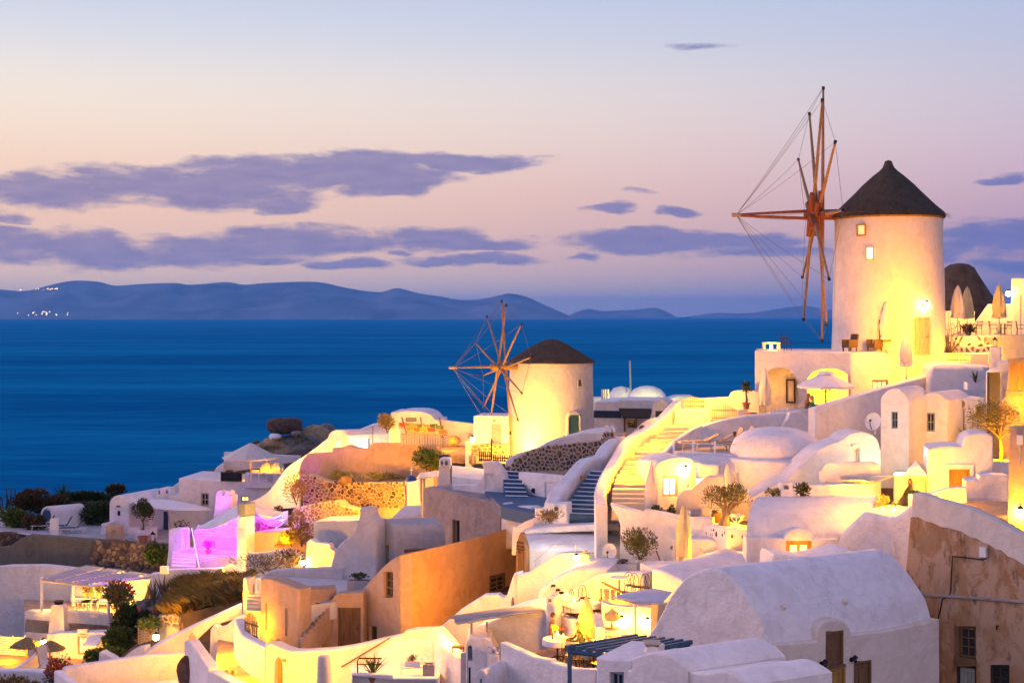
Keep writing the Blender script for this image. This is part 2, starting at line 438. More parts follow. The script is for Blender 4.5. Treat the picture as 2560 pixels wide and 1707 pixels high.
MDEF.update(
    plaster=plaster((.80,.785,.775),(.69,.672,.665),amount=.42,bump=.5),plaster_warm=plaster((.76,.68,.58),(.70,.61,.50),amount=.4),  # warm plaster; on the mill towers it also carries lamplight gold
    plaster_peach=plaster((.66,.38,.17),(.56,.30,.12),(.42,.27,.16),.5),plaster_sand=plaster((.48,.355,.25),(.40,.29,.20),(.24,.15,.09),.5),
    plaster_grey=plaster((.46,.45,.45),(.36,.355,.36),(.2,.18,.17),.5),plaster_shade=plaster((.60,.58,.57),(.52,.505,.50),(.33,.3,.28),.45),  # plaster_shade: plaster copy with shade put into its colour
    render_olive=plaster((.20,.18,.135),(.15,.135,.10),(.08,.07,.05),.6),concrete=plaster((.40,.345,.325),(.29,.245,.23),(.14,.115,.10),.8,.6),
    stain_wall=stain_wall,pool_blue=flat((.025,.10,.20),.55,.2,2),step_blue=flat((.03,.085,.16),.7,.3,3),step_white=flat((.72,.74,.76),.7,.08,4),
    stair_cream=plaster((.80,.66,.44),(.70,.56,.36),amount=.3),floor_tan=flat((.36,.25,.16),.85,.3,2),floor_grey=flat((.42,.40,.40),.85,.2,2),  # stair plaster: cream with the yellow of lamplight put into the colour
    wood_brown=wood((.20,.115,.055)),wood_red=wood((.28,.085,.035)),wood_spar=wood((.34,.20,.10)),wood_pale=wood((.52,.40,.27)),wood_dark=wood((.055,.035,.025)),
    wood_ochre=wood((.42,.25,.06)),white_paint=flat((.78,.78,.77),.5,.06),blue_paint=flat((.045,.11,.19),.5,.25),teal_paint=flat((.055,.15,.18),.5,.25),
    green_paint=flat((.17,.22,.20),.55,.2),bluegrey=flat((.22,.30,.38),.6,.15),navy=flat((.02,.04,.09),.5,.2),dome_blue=flat((.02,.07,.28),.45,.15),
    grey_green=flat((.30,.33,.29),.6,.15),thatch=None,iron=flat((.02,.02,.022),.45,.2,6,.1,.6),steel=flat((.55,.57,.6),.35,.1,6,0,.8),dish=flat((.62,.64,.67),.4,.06),
    glass_dark=flat((.018,.022,.03),.08,.2,2,0,0,.8),lit=emit((1.0,.62,.16),3.2,.55),lit_white=emit((1.0,.86,.55),4.5,.3),lit_dim=emit((1.0,.5,.1),1.3,.6),
    bulb=emit((1.0,.72,.28),60),bulb_small=emit((1.0,.7,.3),14),flame=emit((1.0,.55,.12),22),lit_cyan=emit((.62,.95,.85),2.2,.3),far_light=emit((1.0,.62,.25),9),
    stone_dark=flat((.085,.06,.05),.9,.45,3,.7),stone_brown=flat((.20,.13,.08),.9,.4,3,.8),stone_tan=flat((.34,.25,.14),.9,.3,3,.7),stone_grey=flat((.17,.16,.15),.9,.4,2.5,.9),
    stone_ochre=flat((.30,.20,.085),.9,.35,3,.7),mortar=flat((.44,.375,.30),.95,.15,5,.5),mortar_warm=flat((.55,.44,.26),.95,.2,5,.5),mortar_dark=flat((.12,.085,.06),.95,.3,4,.6),
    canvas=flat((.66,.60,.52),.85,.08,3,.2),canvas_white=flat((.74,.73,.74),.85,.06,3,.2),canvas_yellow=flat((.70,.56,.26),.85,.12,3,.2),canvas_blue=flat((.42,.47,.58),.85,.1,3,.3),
    cushion=flat((.06,.09,.11),.85,.2),terracotta=flat((.42,.16,.075),.8,.2),wicker=flat((.10,.06,.035),.8,.3,20,.4),straw=flat((.24,.17,.08),.95,.4,9,.9),
    leaf_dark=leaf((.018,.035,.012),(.05,.085,.025)),leaf_green=leaf((.035,.075,.015),(.11,.17,.04)),leaf_olive=leaf((.07,.085,.03),(.17,.17,.07)),leaf_dry=leaf((.13,.085,.025),(.32,.22,.07)),
    leaf_brown=leaf((.045,.03,.015),(.12,.085,.04)),leaf_yellow=leaf((.17,.15,.03),(.34,.28,.06)),leaf_red=leaf((.30,.03,.02),(.50,.10,.05)),leaf_pink=leaf((.5,.03,.12),(.7,.1,.25)),leaf_grey=leaf((.10,.09,.075),(.22,.19,.14)),
    bark=wood((.12,.08,.05)),bark_pale=wood((.34,.24,.13)),soil=flat((.10,.07,.045),.95,.4,1.2,.8),skin=flat((.55,.33,.22),.6,.08,8,0),hair_dark=flat((.06,.035,.02),.7,.3,20,.3),hair_blond=flat((.40,.24,.09),.7,.3,20,.3),
    cloth_dark=flat((.045,.05,.045),.85,.3),cloth_teal=flat((.02,.20,.19),.85,.2),cloth_rust=flat((.30,.10,.05),.85,.3),rope=flat((.16,.15,.15),.9,.2),fruit_red=flat((.5,.07,.03),.5,.3),fruit_orange=flat((.6,.25,.04),.5,.3),fruit_green=flat((.16,.28,.05),.5,.3),
    plaster_violet=plaster((.80,.77,.79),(.74,.71,.73),amount=.1))
def thatch(name):
    t=NT(name);n=t.noise(3.0,6,.7,(1,1,.35));n2=t.noise(14,4,.7,(1,1,.18))
    t.col(t.mix(n,(.045,.034,.026),t.mix(n2,(.085,.064,.045),(.26,.20,.135))));t.bump(t.math('ADD',n,n2),.9,.12)
    return t.set(Roughness=1.0,Specular_IOR_Level=.1)
MDEF['thatch']=thatch

# ---------------------------------------------------------------- openings, lamps, plants, furniture
def rectpx(x0,y0,x1,y1): return [(x0,y1),(x1,y1),(x1,y0),(x0,y0)]
def TR(t,x0,y0,x1,y1): (a,b),(c,d)=T(t,(x0,y0),(x1,y1));return a,b,c,d
def window(parent,pl,R,nx=2,ny=2,frame='wood_brown',pane='glass_dark',k=-.12,fw=.07,sill=None,name='window'):
    u0,u1,v0,v1=pl.rect(*R);m=MB();fw=min(fw,(u1 - u0)*.16)
    m.pbox(pl,u0,u1,v0,v0+fw,k,k+.07);m.pbox(pl,u0,u1,v1 - fw,v1,k,k+.07)
    m.pbox(pl,u0,u0+fw,v0+fw,v1 - fw,k,k+.07);m.pbox(pl,u1 - fw,u1,v0+fw,v1 - fw,k,k+.07)
    iu0,iu1,iv0,iv1=u0+fw,u1 - fw,v0+fw,v1 - fw;b=fw*.35
    for i in range(1,nx): x=iu0+(iu1 - iu0)*i/nx;m.pbox(pl,x - b,x+b,iv0,iv1,k,k+.05)
    for j in range(1,ny): y=iv0+(iv1 - iv0)*j/ny;m.pbox(pl,iu0,iu1,y - b,y+b,k+.002,k+.046)
    w=m.build(name,frame,parent,False)
    for i in range(nx):
        for j in range(ny):
            x0,x1=iu0+(iu1 - iu0)*i/nx,iu0+(iu1 - iu0)*(i+1)/nx;y0,y1=iv0+(iv1 - iv0)*j/ny,iv0+(iv1 - iv0)*(j+1)/ny
            MB().pbox(pl,x0+b*.5,x1 - b*.5,y0+b*.5,y1 - b*.5,k+.008,k+.02).build('pane',pane,w,False)
    if sill: MB().pbox(pl,u0 - .06,u1+.06,v0 - .06,v0 - .003,-.02,.09).build('sill',sill,w,False)
    return w
def door(parent,pl,R,mat='wood_brown',k=-.12,planks=3,frame=None,rails=True,handle=True,lights=0):
    u0,u1,v0,v1=pl.rect(*R);fw=.07;m=MB();g=.008
    m.pbox(pl,u0,u0+fw,v0,v1,k,k+.1);m.pbox(pl,u1 - fw,u1,v0,v1,k,k+.1);m.pbox(pl,u0+fw,u1 - fw,v1 - fw,v1,k,k+.1)
    d=m.build('door',frame or mat,parent,False)
    a,b=u0+fw,u1 - fw
    for i in range(planks):
        MB().pbox(pl,a+(b - a)*i/planks+g,a+(b - a)*(i+1)/planks - g,v0,v1 - fw,k - .02,k+.03+.008*(i%2)).build('plank',mat,d,False)
    if rails:
        for f in (.12,.52,.9): y=v0+(v1 - v0)*f;MB().pbox(pl,a+.02,b - .02,y - .05,y+.05,k+.03,k+.055).build('rail',mat,d,False)
    if handle: MB().ball(pl.xyz(b - .1,v0+(v1 - v0)*.47,k+.08),.035,6,4).build('handle','iron',d)
    return d
LK=4.2     # overall strength of the village lamps
def light(p,power,color=(1.0,.365,.0),rad=.12,spot=None):
    d=bpy.data.lights.new('lamp_light','SPOT' if spot else 'POINT');d.energy=power*LK;d.color=color;d.shadow_soft_size=rad
    o=bpy.data.objects.new('lamp_light',d);COL.objects.link(o);o.location=p
    if spot:
        d.spot_size=radians(spot[1]);d.spot_blend=.9
        o.rotation_euler=(Vector(p) - Vector(spot[0])).to_track_quat('Z','Y').to_euler()
    return o
def wall_lamp(p,n,label,power,color=(1.0,.365,.0),lit=True,s=1.0,group='wall lamps of the village',off=.34,mat='bulb'):
    """lantern: back plate, arm, cage with cap, bulb"""
    p=Vector(p);n=Vector(n).normalized();t=thing('wall_lamp',label,'lamp',group);c=p+n*.16*s
    MB().tube([p,p+n*.03*s],.07*s,8).build('back_plate','iron',t)
    MB().tube([p,p+n*.1*s+Vector((0,0,.06*s)),c+Vector((0,0,.13*s))],.012*s,5).build('arm','iron',t)
    MB().lathe([(.085*s,0),(.06*s,.05*s),(.01,.09*s)],c+Vector((0,0,.07*s)),8).build('cap','iron',t)
    MB().ball(c,(.1*s,.1*s,.115*s) if lit else (.055*s,.055*s,.075*s),10,7).build('bulb',mat if lit else 'glass_dark',t)
    if lit and power: light(c+n*off*s+Vector((0,0,-.04)),power,color,.08)
    return t
def lantern(p,label,power,s=1.0,color=(1.0,.365,.0),group='floor lanterns',glow='bulb_small'):
    """standing candle lantern: base, four bars, roof, flame"""
    t=thing('floor_lantern',label,'lantern',group);x,y,z=p;h=.42*s;w=.13*s
    MB().box((x,y,z+.02*s),(.3*s,.3*s,.04*s)).build('base','iron',t,False)
    m=MB()
    for a in (-1,1):
        for b in (-1,1): m.box((x+a*w,y+b*w,z+h/2),(.02*s,.02*s,h))
    m.build('bars','iron',t,False)
    MB().lathe([(.2*s,0),(.16*s,.03*s),(.04*s,.15*s),(.02*s,.2*s)],(x,y,z+h),4,a0=pi/4).build('roof','iron',t,False)
    MB().lathe([(.05*s,0),(.06*s,.12*s),(.02*s,.24*s)],(x,y,z+.05*s),8).build('candle',glow,t)
    if power: light((x,y,z+h+.45*s),power,color,.1)
    return t
def leaves(c,r,n,size,sd=0,up=.3,shell=.55,asp=.45,lobes=7):
    """leaf quads through an uneven crown made of several lobes"""
    rnd=random.Random(sd);V=[];Fc=[];c=Vector(c)
    lb=[]
    for i in range(lobes):
        a=rnd.uniform(0,2*pi);e=rnd.uniform(-.5,.95);q=rnd.uniform(.35,.68)
        lb.append((Vector((cos(a)*cos(e)*q*r[0],sin(a)*cos(e)*q*r[1],sin(e)*q*r[2])),rnd.uniform(.36,.58)))
    for i in range(n):
        l,s=lb[rnd.randrange(lobes)]
        d=Vector((rnd.gauss(0,1),rnd.gauss(0,1),rnd.gauss(0,1))).normalized();k=rnd.uniform(shell,1.05)**.7
        p=c+l+Vector((d.x*r[0],d.y*r[1],d.z*r[2]))*s*k
        ax=(d+Vector((rnd.uniform(-.8,.8),rnd.uniform(-.8,.8),rnd.uniform(-.4,.8)+up))).normalized()
        sd_=ax.cross(Vector((rnd.uniform(-1,1),rnd.uniform(-1,1),rnd.uniform(-1,1)))).normalized();L_=size*rnd.uniform(.6,1.4);w=L_*asp
        b=len(V);V+=[p,p+ax*L_*.5+sd_*w*.5,p+ax*L_,p+ax*L_*.5 - sd_*w*.5];Fc.append((b,b+1,b+2,b+3))
    return V,Fc
def shrub(name,label,base,r,n=700,size=.12,mat='leaf_green',cat='shrub',group='shrubs among the houses',sd=1,trunk=.0,stems=5,up=.4,asp=.42,barkm='bark'):
    t=thing(name,label,cat,group);base=Vector(base);rnd=random.Random(sd);r=tuple(x*.58 for x in r)
    c=base+Vector((0,0,trunk+r[2]*.9));m=MB()
    if trunk:
        m.tube([base,base+Vector((.04,.02,trunk*.5)),base+Vector((-.02,0,trunk+r[2]*.25))],[trunk*.1+.03,trunk*.075+.02,.03],7)
    for i in range(stems):
        a=rnd.uniform(0,2*pi);e=Vector((cos(a)*r[0]*.6,sin(a)*r[1]*.6,r[2]*rnd.uniform(.7,1.4)))
        s0=base+Vector((0,0,trunk));m.tube([s0,s0+e*.5+Vector((0,0,.05)),s0+e],[.03,.02,.008],5)
    m.build('trunk' if trunk else 'stem',barkm,t)
    V,Fc=leaves(c,r,n,size,sd,up,asp=asp,lobes=9);mk('crown',V,Fc,mat,t,False)
    return t
def spiky(name,label,base,h,n=26,mat='leaf_green',sd=3,cat='plant',group='potted plants',spread=.6):
    t=thing(name,label,cat,group);rnd=random.Random(sd);base=Vector(base)
    for i in range(n):
        a=2*pi*i/n+rnd.uniform(-.2,.2);e=rnd.uniform(.1,1.0)*spread;L_=h*rnd.uniform(.7,1.1);d=Vector((cos(a)*e,sin(a)*e,1)).normalized();w=h*.05
        s_=Vector((-sin(a),cos(a),0));tip=base+d*L_+Vector((cos(a),sin(a),-.35))*h*.18*e;mid=base+d*L_*.55
        nn=Vector((cos(a),sin(a),0))*w*.4
        mk('leaf',[base - s_*w*.5,base+s_*w*.5,mid+s_*w*.6,mid - s_*w*.6,tip,mid+nn],[(0,1,5),(1,2,5),(3,0,5),(2,4,5),(4,3,5)],mat,t,False)
    return t
def pot(p,label,r=.2,h=.35,mat='terracotta',name='flower_pot',group='flower pots'):
    t=thing(name,label,'pot',group)
    MB().lathe([(r*.62,0),(r*.95,h*.85),(r*1.08,h*.86),(r*1.08,h),(r*.9,h),(r*.85,h*.9)],p,12).build('body',mat,t)
    MB().lathe([(r*.9,0),(r*.8,.03)],(p[0],p[1],p[2]+h*.88),10).build('soil','soil',t);return t
def planter(p,label,sx,sy,sz,mat='plaster',rz=0,group='planters'):
    t=thing('planter',label,'planter',group);x,y,z=p;m=MB();w=.06
    R=Matrix.Translation((x,y,z)) @ Matrix.Rotation(rz,4,'Z');m.M=R
    for a in (-1,1): m.box((a*(sx - w)/2,0,sz/2),(w,sy,sz));m.box((0,a*(sy - w)/2,sz/2 - .002),(sx - 2*w - .002,w,sz))
    m.build('box',mat,t,False);MB(R).box((0,0,sz*.45),(sx - 2*w,sy - 2*w,sz*.85)).build('soil','soil',t,False);return t
def umbrella_closed(p,label,h=2.4,mat='canvas',r=.2,group='closed parasols',pole='wood_pale',foot=.75):
    t=thing('closed_umbrella',label,'umbrella',group);x,y,z=p
    MB().tube([(x,y,z),(x,y,z+h)],.03,8).build('pole',pole,t)
    MB().lathe([(.28,0),(.28,.05),(.06,.07),(.05,.2)],(x,y,z),14).build('base','floor_grey',t)
    wob=lambda k,i: 1+(.22 if k%2 else -.22)*(0.4+.6*sin(i*1.3+k))
    MB().lathe([(r*.55,foot),(r*1.15,foot+.04),(r*1.0,foot+.22),(r*.95,foot+.26),(r*1.02,h*.55),(r*.85,h*.75),(r*.45,h*.93),(r*.2,h),(.02,h+.03)],(x,y,z),18,wob=wob).build('canopy',mat,t)
    MB().tube([(x+r*1.02*cos(a),y+r*1.02*sin(a),z+foot+.28) for a in [2*pi*k/12 for k in range(13)]],.018,5).build('tie_band',mat,t)
    MB().ball((x,y,z+h+.05),(.035,.035,.06),8,5).build('finial',pole,t);return t
def scroll_chair(p,rz,label,group='iron scroll chairs',mat='iron',h=.92):
    """iron bistro chair: round seat, four legs, hooped back with a scroll"""
    t=thing('iron_chair',label,'chair',group);R=Matrix.Translation(Vector(p)) @ Matrix.Rotation(rz,4,'Z');r=.014
    MB(R).lathe([(.19,.43),(.2,.445),(.19,.46)],(0,0,0),14).build('seat',mat,t)
    for a in (-1,1):
        for b in (-1,1): MB(R).tube([(a*.15,b*.14,.44),(a*.19,b*.19,0)],r,5).build('leg',mat,t)
    m=MB(R);m.tube([(-.18,.16,.44)]+[(-.18*cos(pi*k/8),.19+.03*sin(pi*k/8),.62+(h - .62)*sin(pi*k/8)) for k in range(9)]+[(.18,.16,.44)],r,5)
    m.build('backrest',mat,t)
    m=MB(R)
    for s in (-1,1): m.tube([(s*(.01+.075*(1 - k/12)*(1 - cos(k*.62))*.6),.2,.5+.3*k/12+.04*sin(k*.62)) for k in range(13)],r*.7,4)
    m.build('scroll',mat,t);return t
def round_table(p,label,r=.4,h=.74,top='white_paint',cloth=False,group='small tables'):
    t=thing('round_table',label,'table',group);x,y,z=p
    MB().lathe([(r,h - .035),(r+.01,h - .015),(r,h)],(x,y,z),20).build('tabletop',top,t)
    MB().lathe([(.05,0),(.035,.1),(.03,h - .1),(.08,h - .036)],(x,y,z),10).build('pedestal','iron',t)
    m=MB()
    for k in range(4): a=pi/2*k+.4;m.tube([(x,y,z+.12),(x+cos(a)*.2,y+sin(a)*.2,z+.08),(x+cos(a)*.3,y+sin(a)*.3,z+.015)],.02,5)
    m.build('feet','iron',t)
    if cloth: MB().lathe([(r+.03,h - .22),(r+.045,h - .2),(r+.03,h - .01),(r,h+.006)],(x,y,z),24,wob=lambda k,i: 1+(.035*(k%2) if i<2 else 0)).build('cloth','canvas_white',t)
    return t
def sun_lounger(p,rz,label,fab='wood_pale',frame='white_paint',back=.75,group='sun loungers'):
    t=thing('sun_lounger',label,'sun lounger',group);R=Matrix.Translation(Vector(p)) @ Matrix.Rotation(rz,4,'Z');m=MB(R)
    for a in (-1,1): m.tube([(-.95,a*.3,.34),(.95,a*.3,.34)],.025,6)
    for x in (-.93,.35): m.tube([(x,-.3,.34),(x,.3,.34)],.022,6)
    m.build('frame',frame,t)
    for x in (-.8,.7):
        for a in (-1,1): MB(R).tube([(x,a*.3,.34),(x+(.06 if x>0 else -.06),a*.3,0)],.022,6).build('leg',frame,t)
    MB(R).box((-.3,0,.385),(1.25,.56,.06)).build('seat',fab,t)
    MB(R).box((.33+.36*cos(back),0,.4+.36*sin(back)),(.74,.56,.05),0,('Y',-back)).build('backrest',fab,t)
    m=MB(R)
    for a in (-1,1): m.tube([(.3,a*.32,.36),(.15,a*.32,.58),(.5,a*.32,.6)],.02,5)
    m.build('armrest',frame,t);return t
def picket_gate(parent_label,pl,R,n,mat='wood_ochre',top=None,name='picket_gate',cat='gate',group=None,fr=True):
    u0,u1,v0,v1=pl.rect(*R);t=thing(name,parent_label,cat,group)
    for i in range(n):
        f=(i+.5)/n;w=(u1 - u0)/n*.52;x=u0+(u1 - u0)*f;tv=v0+(v1 - v0)*(top(f) if top else 1)
        MB().pbox(pl,x - w/2,x+w/2,v0+.04,tv,0,.025).build('picket',mat,t,False)
    for f in (.22,.6): y=v0+(v1 - v0)*f;MB().pbox(pl,u0,u1,y - .035,y+.035,-.03,-.002).build('rail',mat,t,False)
    return t
def tri_top(f): return .62+.38*(1 - abs(2*f - 1))
def arc_top(f): return .55+.45*math.sqrt(max(0,1 - (2*f - 1)**2))

def inpoly(poly,x,y):
    c=False
    for i in range(len(poly)):
        (x1,y1),(x2,y2)=poly[i - 1],poly[i]
        if (y1>y) != (y2>y) and x<(x2 - x1)*(y - y1)/(y2 - y1)+x1: c=not c
    return c
def voronoi_cells(poly,size,sd,stretch=1.0):
    """irregular cells of a polygon (uv metres): jittered seeds, clipped by bisectors"""
    rnd=random.Random(sd);xs=[p[0] for p in poly];ys=[p[1] for p in poly];S=[]
    y=min(ys);row=0
    while y<max(ys):
        x=min(xs)+(row%2)*size*.5*stretch
        while x<max(xs):
            sx,sy=x+rnd.uniform(-.36,.36)*size*stretch,y+rnd.uniform(-.36,.36)*size
            if inpoly(poly,sx,sy) and rnd.random()>.1: S.append((sx,sy))
            x+=size*stretch
        y+=size*.88;row+=1
    cells=[]
    for i,a in enumerate(S):
        h=size*1.0*stretch;c=[(a[0] - h,a[1] - h),(a[0]+h,a[1] - h),(a[0]+h,a[1]+h),(a[0] - h,a[1]+h)]
        for j,b in enumerate(S):
            if i==j or abs(a[0] - b[0])>2.2*h or abs(a[1] - b[1])>2.2*h: continue
            mx,my=(a[0]+b[0])/2,(a[1]+b[1])/2;nx,ny=b[0] - a[0],b[1] - a[1];o=[]
            for k in range(len(c)):
                p,q=c[k - 1],c[k];dp=(p[0] - mx)*nx+(p[1] - my)*ny;dq=(q[0] - mx)*nx+(q[1] - my)*ny
                if dp<=0: o.append(p) if not o or o[-1] != p else None
                if (dp<0) != (dq<0): t=dp/(dp - dq);o.append((p[0]+(q[0] - p[0])*t,p[1]+(q[1] - p[1])*t))
                if dq<=0: o.append(q)
            c=[]
            for p in o:
                if not c or (abs(p[0] - c[-1][0])+abs(p[1] - c[-1][1]))>1e-4: c.append(p)
            if len(c)<3: break
        if len(c)>=3: cells.append((a,c))
    return cells
def stones(parent,pl,poly_px,size,mats,gap=.035,proud=.05,sd=5,stretch=1.25,limit=300,name='stone',keep=1.0):
    """each stone its own small mesh, set proud of the mortar"""
    poly=[pl.uv(*p) for p in poly_px];rnd=random.Random(sd);n=0;rest=MB()
    for a,c in voronoi_cells(poly,size,sd,stretch):
        if rnd.random()>keep: continue
        cx=sum(p[0] for p in c)/len(c);cy=sum(p[1] for p in c)/len(c);k=[]
        for i,p in enumerate(c):
            q=c[(i+1)%len(c)]
            for f in (.22,.78):
                x,y=p[0]+(q[0] - p[0])*f,p[1]+(q[1] - p[1])*f;d=math.hypot(x - cx,y - cy) or 1;s=max(.25,1 - gap/d - rnd.uniform(0,.1));k.append((cx+(x - cx)*s,cy+(y - cy)*s))
        if _area(k)<0: k.reverse()
        for i in range(len(k)):
            for _ in range(9):
                if inpoly(poly,*k[i]): break
                k[i]=(cx+(k[i][0] - cx)*.82,cy+(k[i][1] - cy)*.82)
        if abs(_area(k))<size*size*.06: continue
        m=len(k);h=proud*rnd.uniform(.6,1.4);tl=rnd.uniform(-.15,.15)
        V=[pl.xyz(x,y,-.04) for x,y in k]+[pl.xyz(cx+(x - cx)*.97,cy+(y - cy)*.97,h*.55) for x,y in k]+[pl.xyz(cx+(x - cx)*.7,cy+(y - cy)*.7,h+tl*(x - cx)) for x,y in k]
        Fc=[(i,(i+1)%m,m+(i+1)%m,m+i) for i in range(m)]+[(m+i,m+(i+1)%m,2*m+(i+1)%m,2*m+i) for i in range(m)]+[tuple(range(2*m,3*m))]
        n+=1
        if n<=limit: mk(name,V,Fc,rnd.choice(mats),parent,True,angle=50)
        else: rest.add(V,Fc)
    if rest.V: rest.build(name+'s',mats[0],parent)['kind']='stuff'
def stairs(t,L,R,n,mats=('stair_cream',),fmat=None,thick=.35,name='step'):
    """L, R: lists of 3-D points up the two edges; n real steps"""
    def at(c,f):
        f=min(max(f,0),1)*(len(c) - 1);i=min(int(f),len(c) - 2);return c[i].lerp(c[i+1],f - i)
    z0=(L[0].z+R[0].z)/2;z1=(L[-1].z+R[-1].z)/2
    for i in range(n):
        a,b=i/n,(i+1.25)/n;za,zb=z0+(z1 - z0)*i/n,z0+(z1 - z0)*(i+1)/n
        q=[at(L,a),at(R,a),at(R,b),at(L,b)]
        V=[Vector((p.x,p.y,za - thick)) for p in q]+[Vector((p.x,p.y,zb)) for p in q]
        Fc=[(3,2,1,0),(4,5,6,7),(0,1,5,4),(1,2,6,5),(2,3,7,6),(3,0,4,7)]
        mk(name,V,Fc,mats[0],t,False,mats=list(mats),fmat=[0,1%len(mats),0,0,0,0])
def path_wall(name,parent,pts,thick,bottom,mat,r=.06,side=1):
    """wall whose top follows a 3-D path; vertical, of a given thickness, rounded top"""
    rows=[];n=len(pts);pts=[Vector(p) for p in pts]
    for i,p in enumerate(pts):
        t=pts[min(i+1,n - 1)] - pts[max(i - 1,0)];t.z=0
        t=t.normalized() if t.length>1e-6 else Vector((1,0,0));s=Vector((t.y,-t.x,0))*side
        zb=bottom if isinstance(bottom,(int,float)) else p.z - bottom[0]
        a,b=p,p - s*thick
        row=[Vector((a.x,a.y,zb)),Vector((a.x,a.y,p.z - r))]
        for k in (1,2): th=pi/2*k/3;row.append(a - s*r*(1 - cos(th))+Vector((0,0,-r+r*sin(th))))
        row.append(a - s*r);row.append(b+s*r)
        for k in (2,1): th=pi/2*k/3;row.append(b+s*r*(1 - cos(th))+Vector((0,0,-r+r*sin(th))))
        row+=[Vector((b.x,b.y,p.z - r)),Vector((b.x,b.y,zb))];rows.append(row)
    V=[p for r_ in rows for p in r_];m=len(rows[0]);Fc=[]
    for i in range(n - 1):
        for j in range(m): Fc.append((i*m+j,(i+1)*m+j,(i+1)*m+(j+1)%m,i*m+(j+1)%m))
    Fc+=[tuple(range(m)),tuple((n - 1)*m+j for j in reversed(range(m)))]
    if side<0: Fc=[tuple(reversed(f)) for f in Fc]
    return mk(name,V,Fc,mat,parent,True,wn=True)
def rope(mb,a,b,r=.012,sag=.0,n=6):
    a,b=Vector(a),Vector(b);mb.tube([a.lerp(b,i/n) - Vector((0,0,sag*4*(i/n)*(1 - i/n))) for i in range(n+1)],r,4)

# ================================================================ THE SETTING
def sea_mat(name):
    t=NT(name)
    n1=t.noise(.0045,5,.6,(.25,1,1));n2=t.noise(.06,6,.7,(.3,1,1));n3=t.noise(.0012,3,.5,(.5,1,1))
    f=t.math('ADD',t.math('MULTIPLY',n1,.6),t.math('MULTIPLY',n2,.4))
    c=t.mix(t.ramp(f,[(.40,(0,0,0)),(.60,(1,1,1))]),(.002,.125,.30),(.006,.235,.43))
    c=t.mix(t.ramp(t.math('ADD',t.math('MULTIPLY',n2,.65),t.math('MULTIPLY',n3,.35)),[(.57,(0,0,0)),(.70,(.8,.8,.8))]),c,(.0,.24,.50))
    t.col(c);h=t.math('ADD',t.noise(.05,4,.6,(.35,1,1)),t.math('MULTIPLY',t.noise(.3,3,.6,(.5,1,1)),.3))
    t.bump(h,.6,3.0)
    return t.set(Roughness=.5,Specular_IOR_Level=.0)
MDEF['sea']=sea_mat
def disc(name,z,R,mat,y0=0,n=96):
    rs=[0,300,700,1500,4000,12000,30000,R];V=[(0,y0,z)];Fc=[]
    for r in rs[1:]:
        V+=[(r*sin(2*pi*k/n),y0+r*cos(2*pi*k/n),z) for k in range(n)]
    for k in range(n): Fc.append((0,1+(k+1)%n,1+k))
    for i in range(len(rs) - 2):
        for k in range(n): Fc.append((1+i*n+k,1+i*n+(k+1)%n,1+(i+1)*n+(k+1)%n,1+(i+1)*n+k))
    return mk(name,V,Fc,mat,None,False)
tag(disc('sea',SEA_Z,60000,'sea'),'calm deep blue sea stretching to the horizon','sea',kind='structure')

def island(name,label,sil,d,depth,sd,mat):
    """mountain island: silhouette measured in the picture, its own distance, ridge relief and foothills"""
    k=2560/2352;V=[];Fc=[];rows=17;pts=cr([(a*k,b*k) for a,b in sil],6);n=len(pts)
    for i,(px,py) in enumerate(pts):
        zt=(HY - py)/FPX*d;x=(px - CX)/FPX*d
        for j in range(rows):
            f=j/(rows - 1)*2 - 1;e=max(0,1 - abs(f))**.8
            r_=mnoise.fractal(Vector((x*.00055,f*2.2,sd)),1.0,2.0,4)*(1 - e)*e*2.2
            z=SEA_Z - 5+(zt - SEA_Z+5)*min(1,max(0,e*(1+r_)))
            V.append((x*(1+f*depth/d*.5),d+f*depth,z))
    for i in range(n - 1):
        for j in range(rows - 1): Fc.append((i*rows+j,(i+1)*rows+j,(i+1)*rows+j+1,i*rows+j+1))
    return tag(mk(name,V,Fc,mat,None,True,angle=80),label,'island',kind='structure')
MDEF['island']=flat((.24,.25,.27),.95,.4,.0011,0,0,0)
island('mountain_island','long blue mountain island beyond the sea with tiny town lights',[(-420,700),(-260,662),(-120,655),(0,665),(60,668),(110,656),(165,645),(225,647),(265,656),(330,652),(400,650),(440,654),(520,648),(560,654),(610,650),(700,647),(745,650),(800,662),(870,671),(912,662),(960,673),(1010,681),(1060,689),(1110,686),(1148,678),(1172,674),(1210,682),(1250,700),(1285,715),(1312,727)],28000,2600,3,'island')
island('low_island','faint low blue island right of the mountain island',[(1300,728),(1325,716),(1352,709),(1380,714),(1420,713),(1470,710),(1505,707),(1535,718),(1550,727)],33000,1500,8,'island')
island('distant_island','faintest far island behind the wooden windmill sails',[(1580,727),(1640,719),(1690,720),(1730,718),(1770,712),(1810,706),(1850,703),(1900,710),(1990,716),(2080,722),(2130,727)],36000,1500,12,'island')
tl=MB();rl=random.Random(4)
for i in range(30):
    px=rl.choice([rl.uniform(60,170),rl.uniform(0,130),rl.uniform(0,220)]);py=rl.uniform(722,727) if px>40 and i%2 else rl.uniform(781,790)
    if i%2 and px<40: continue
    d=26500 if py<760 else 25300
    tl.ball(P(px,py - 2,d),rl.uniform(5,10),6,4)
tag(tl.build('town_lights','far_light'),'tiny warm town lights on the far blue island','lights',kind='stuff')

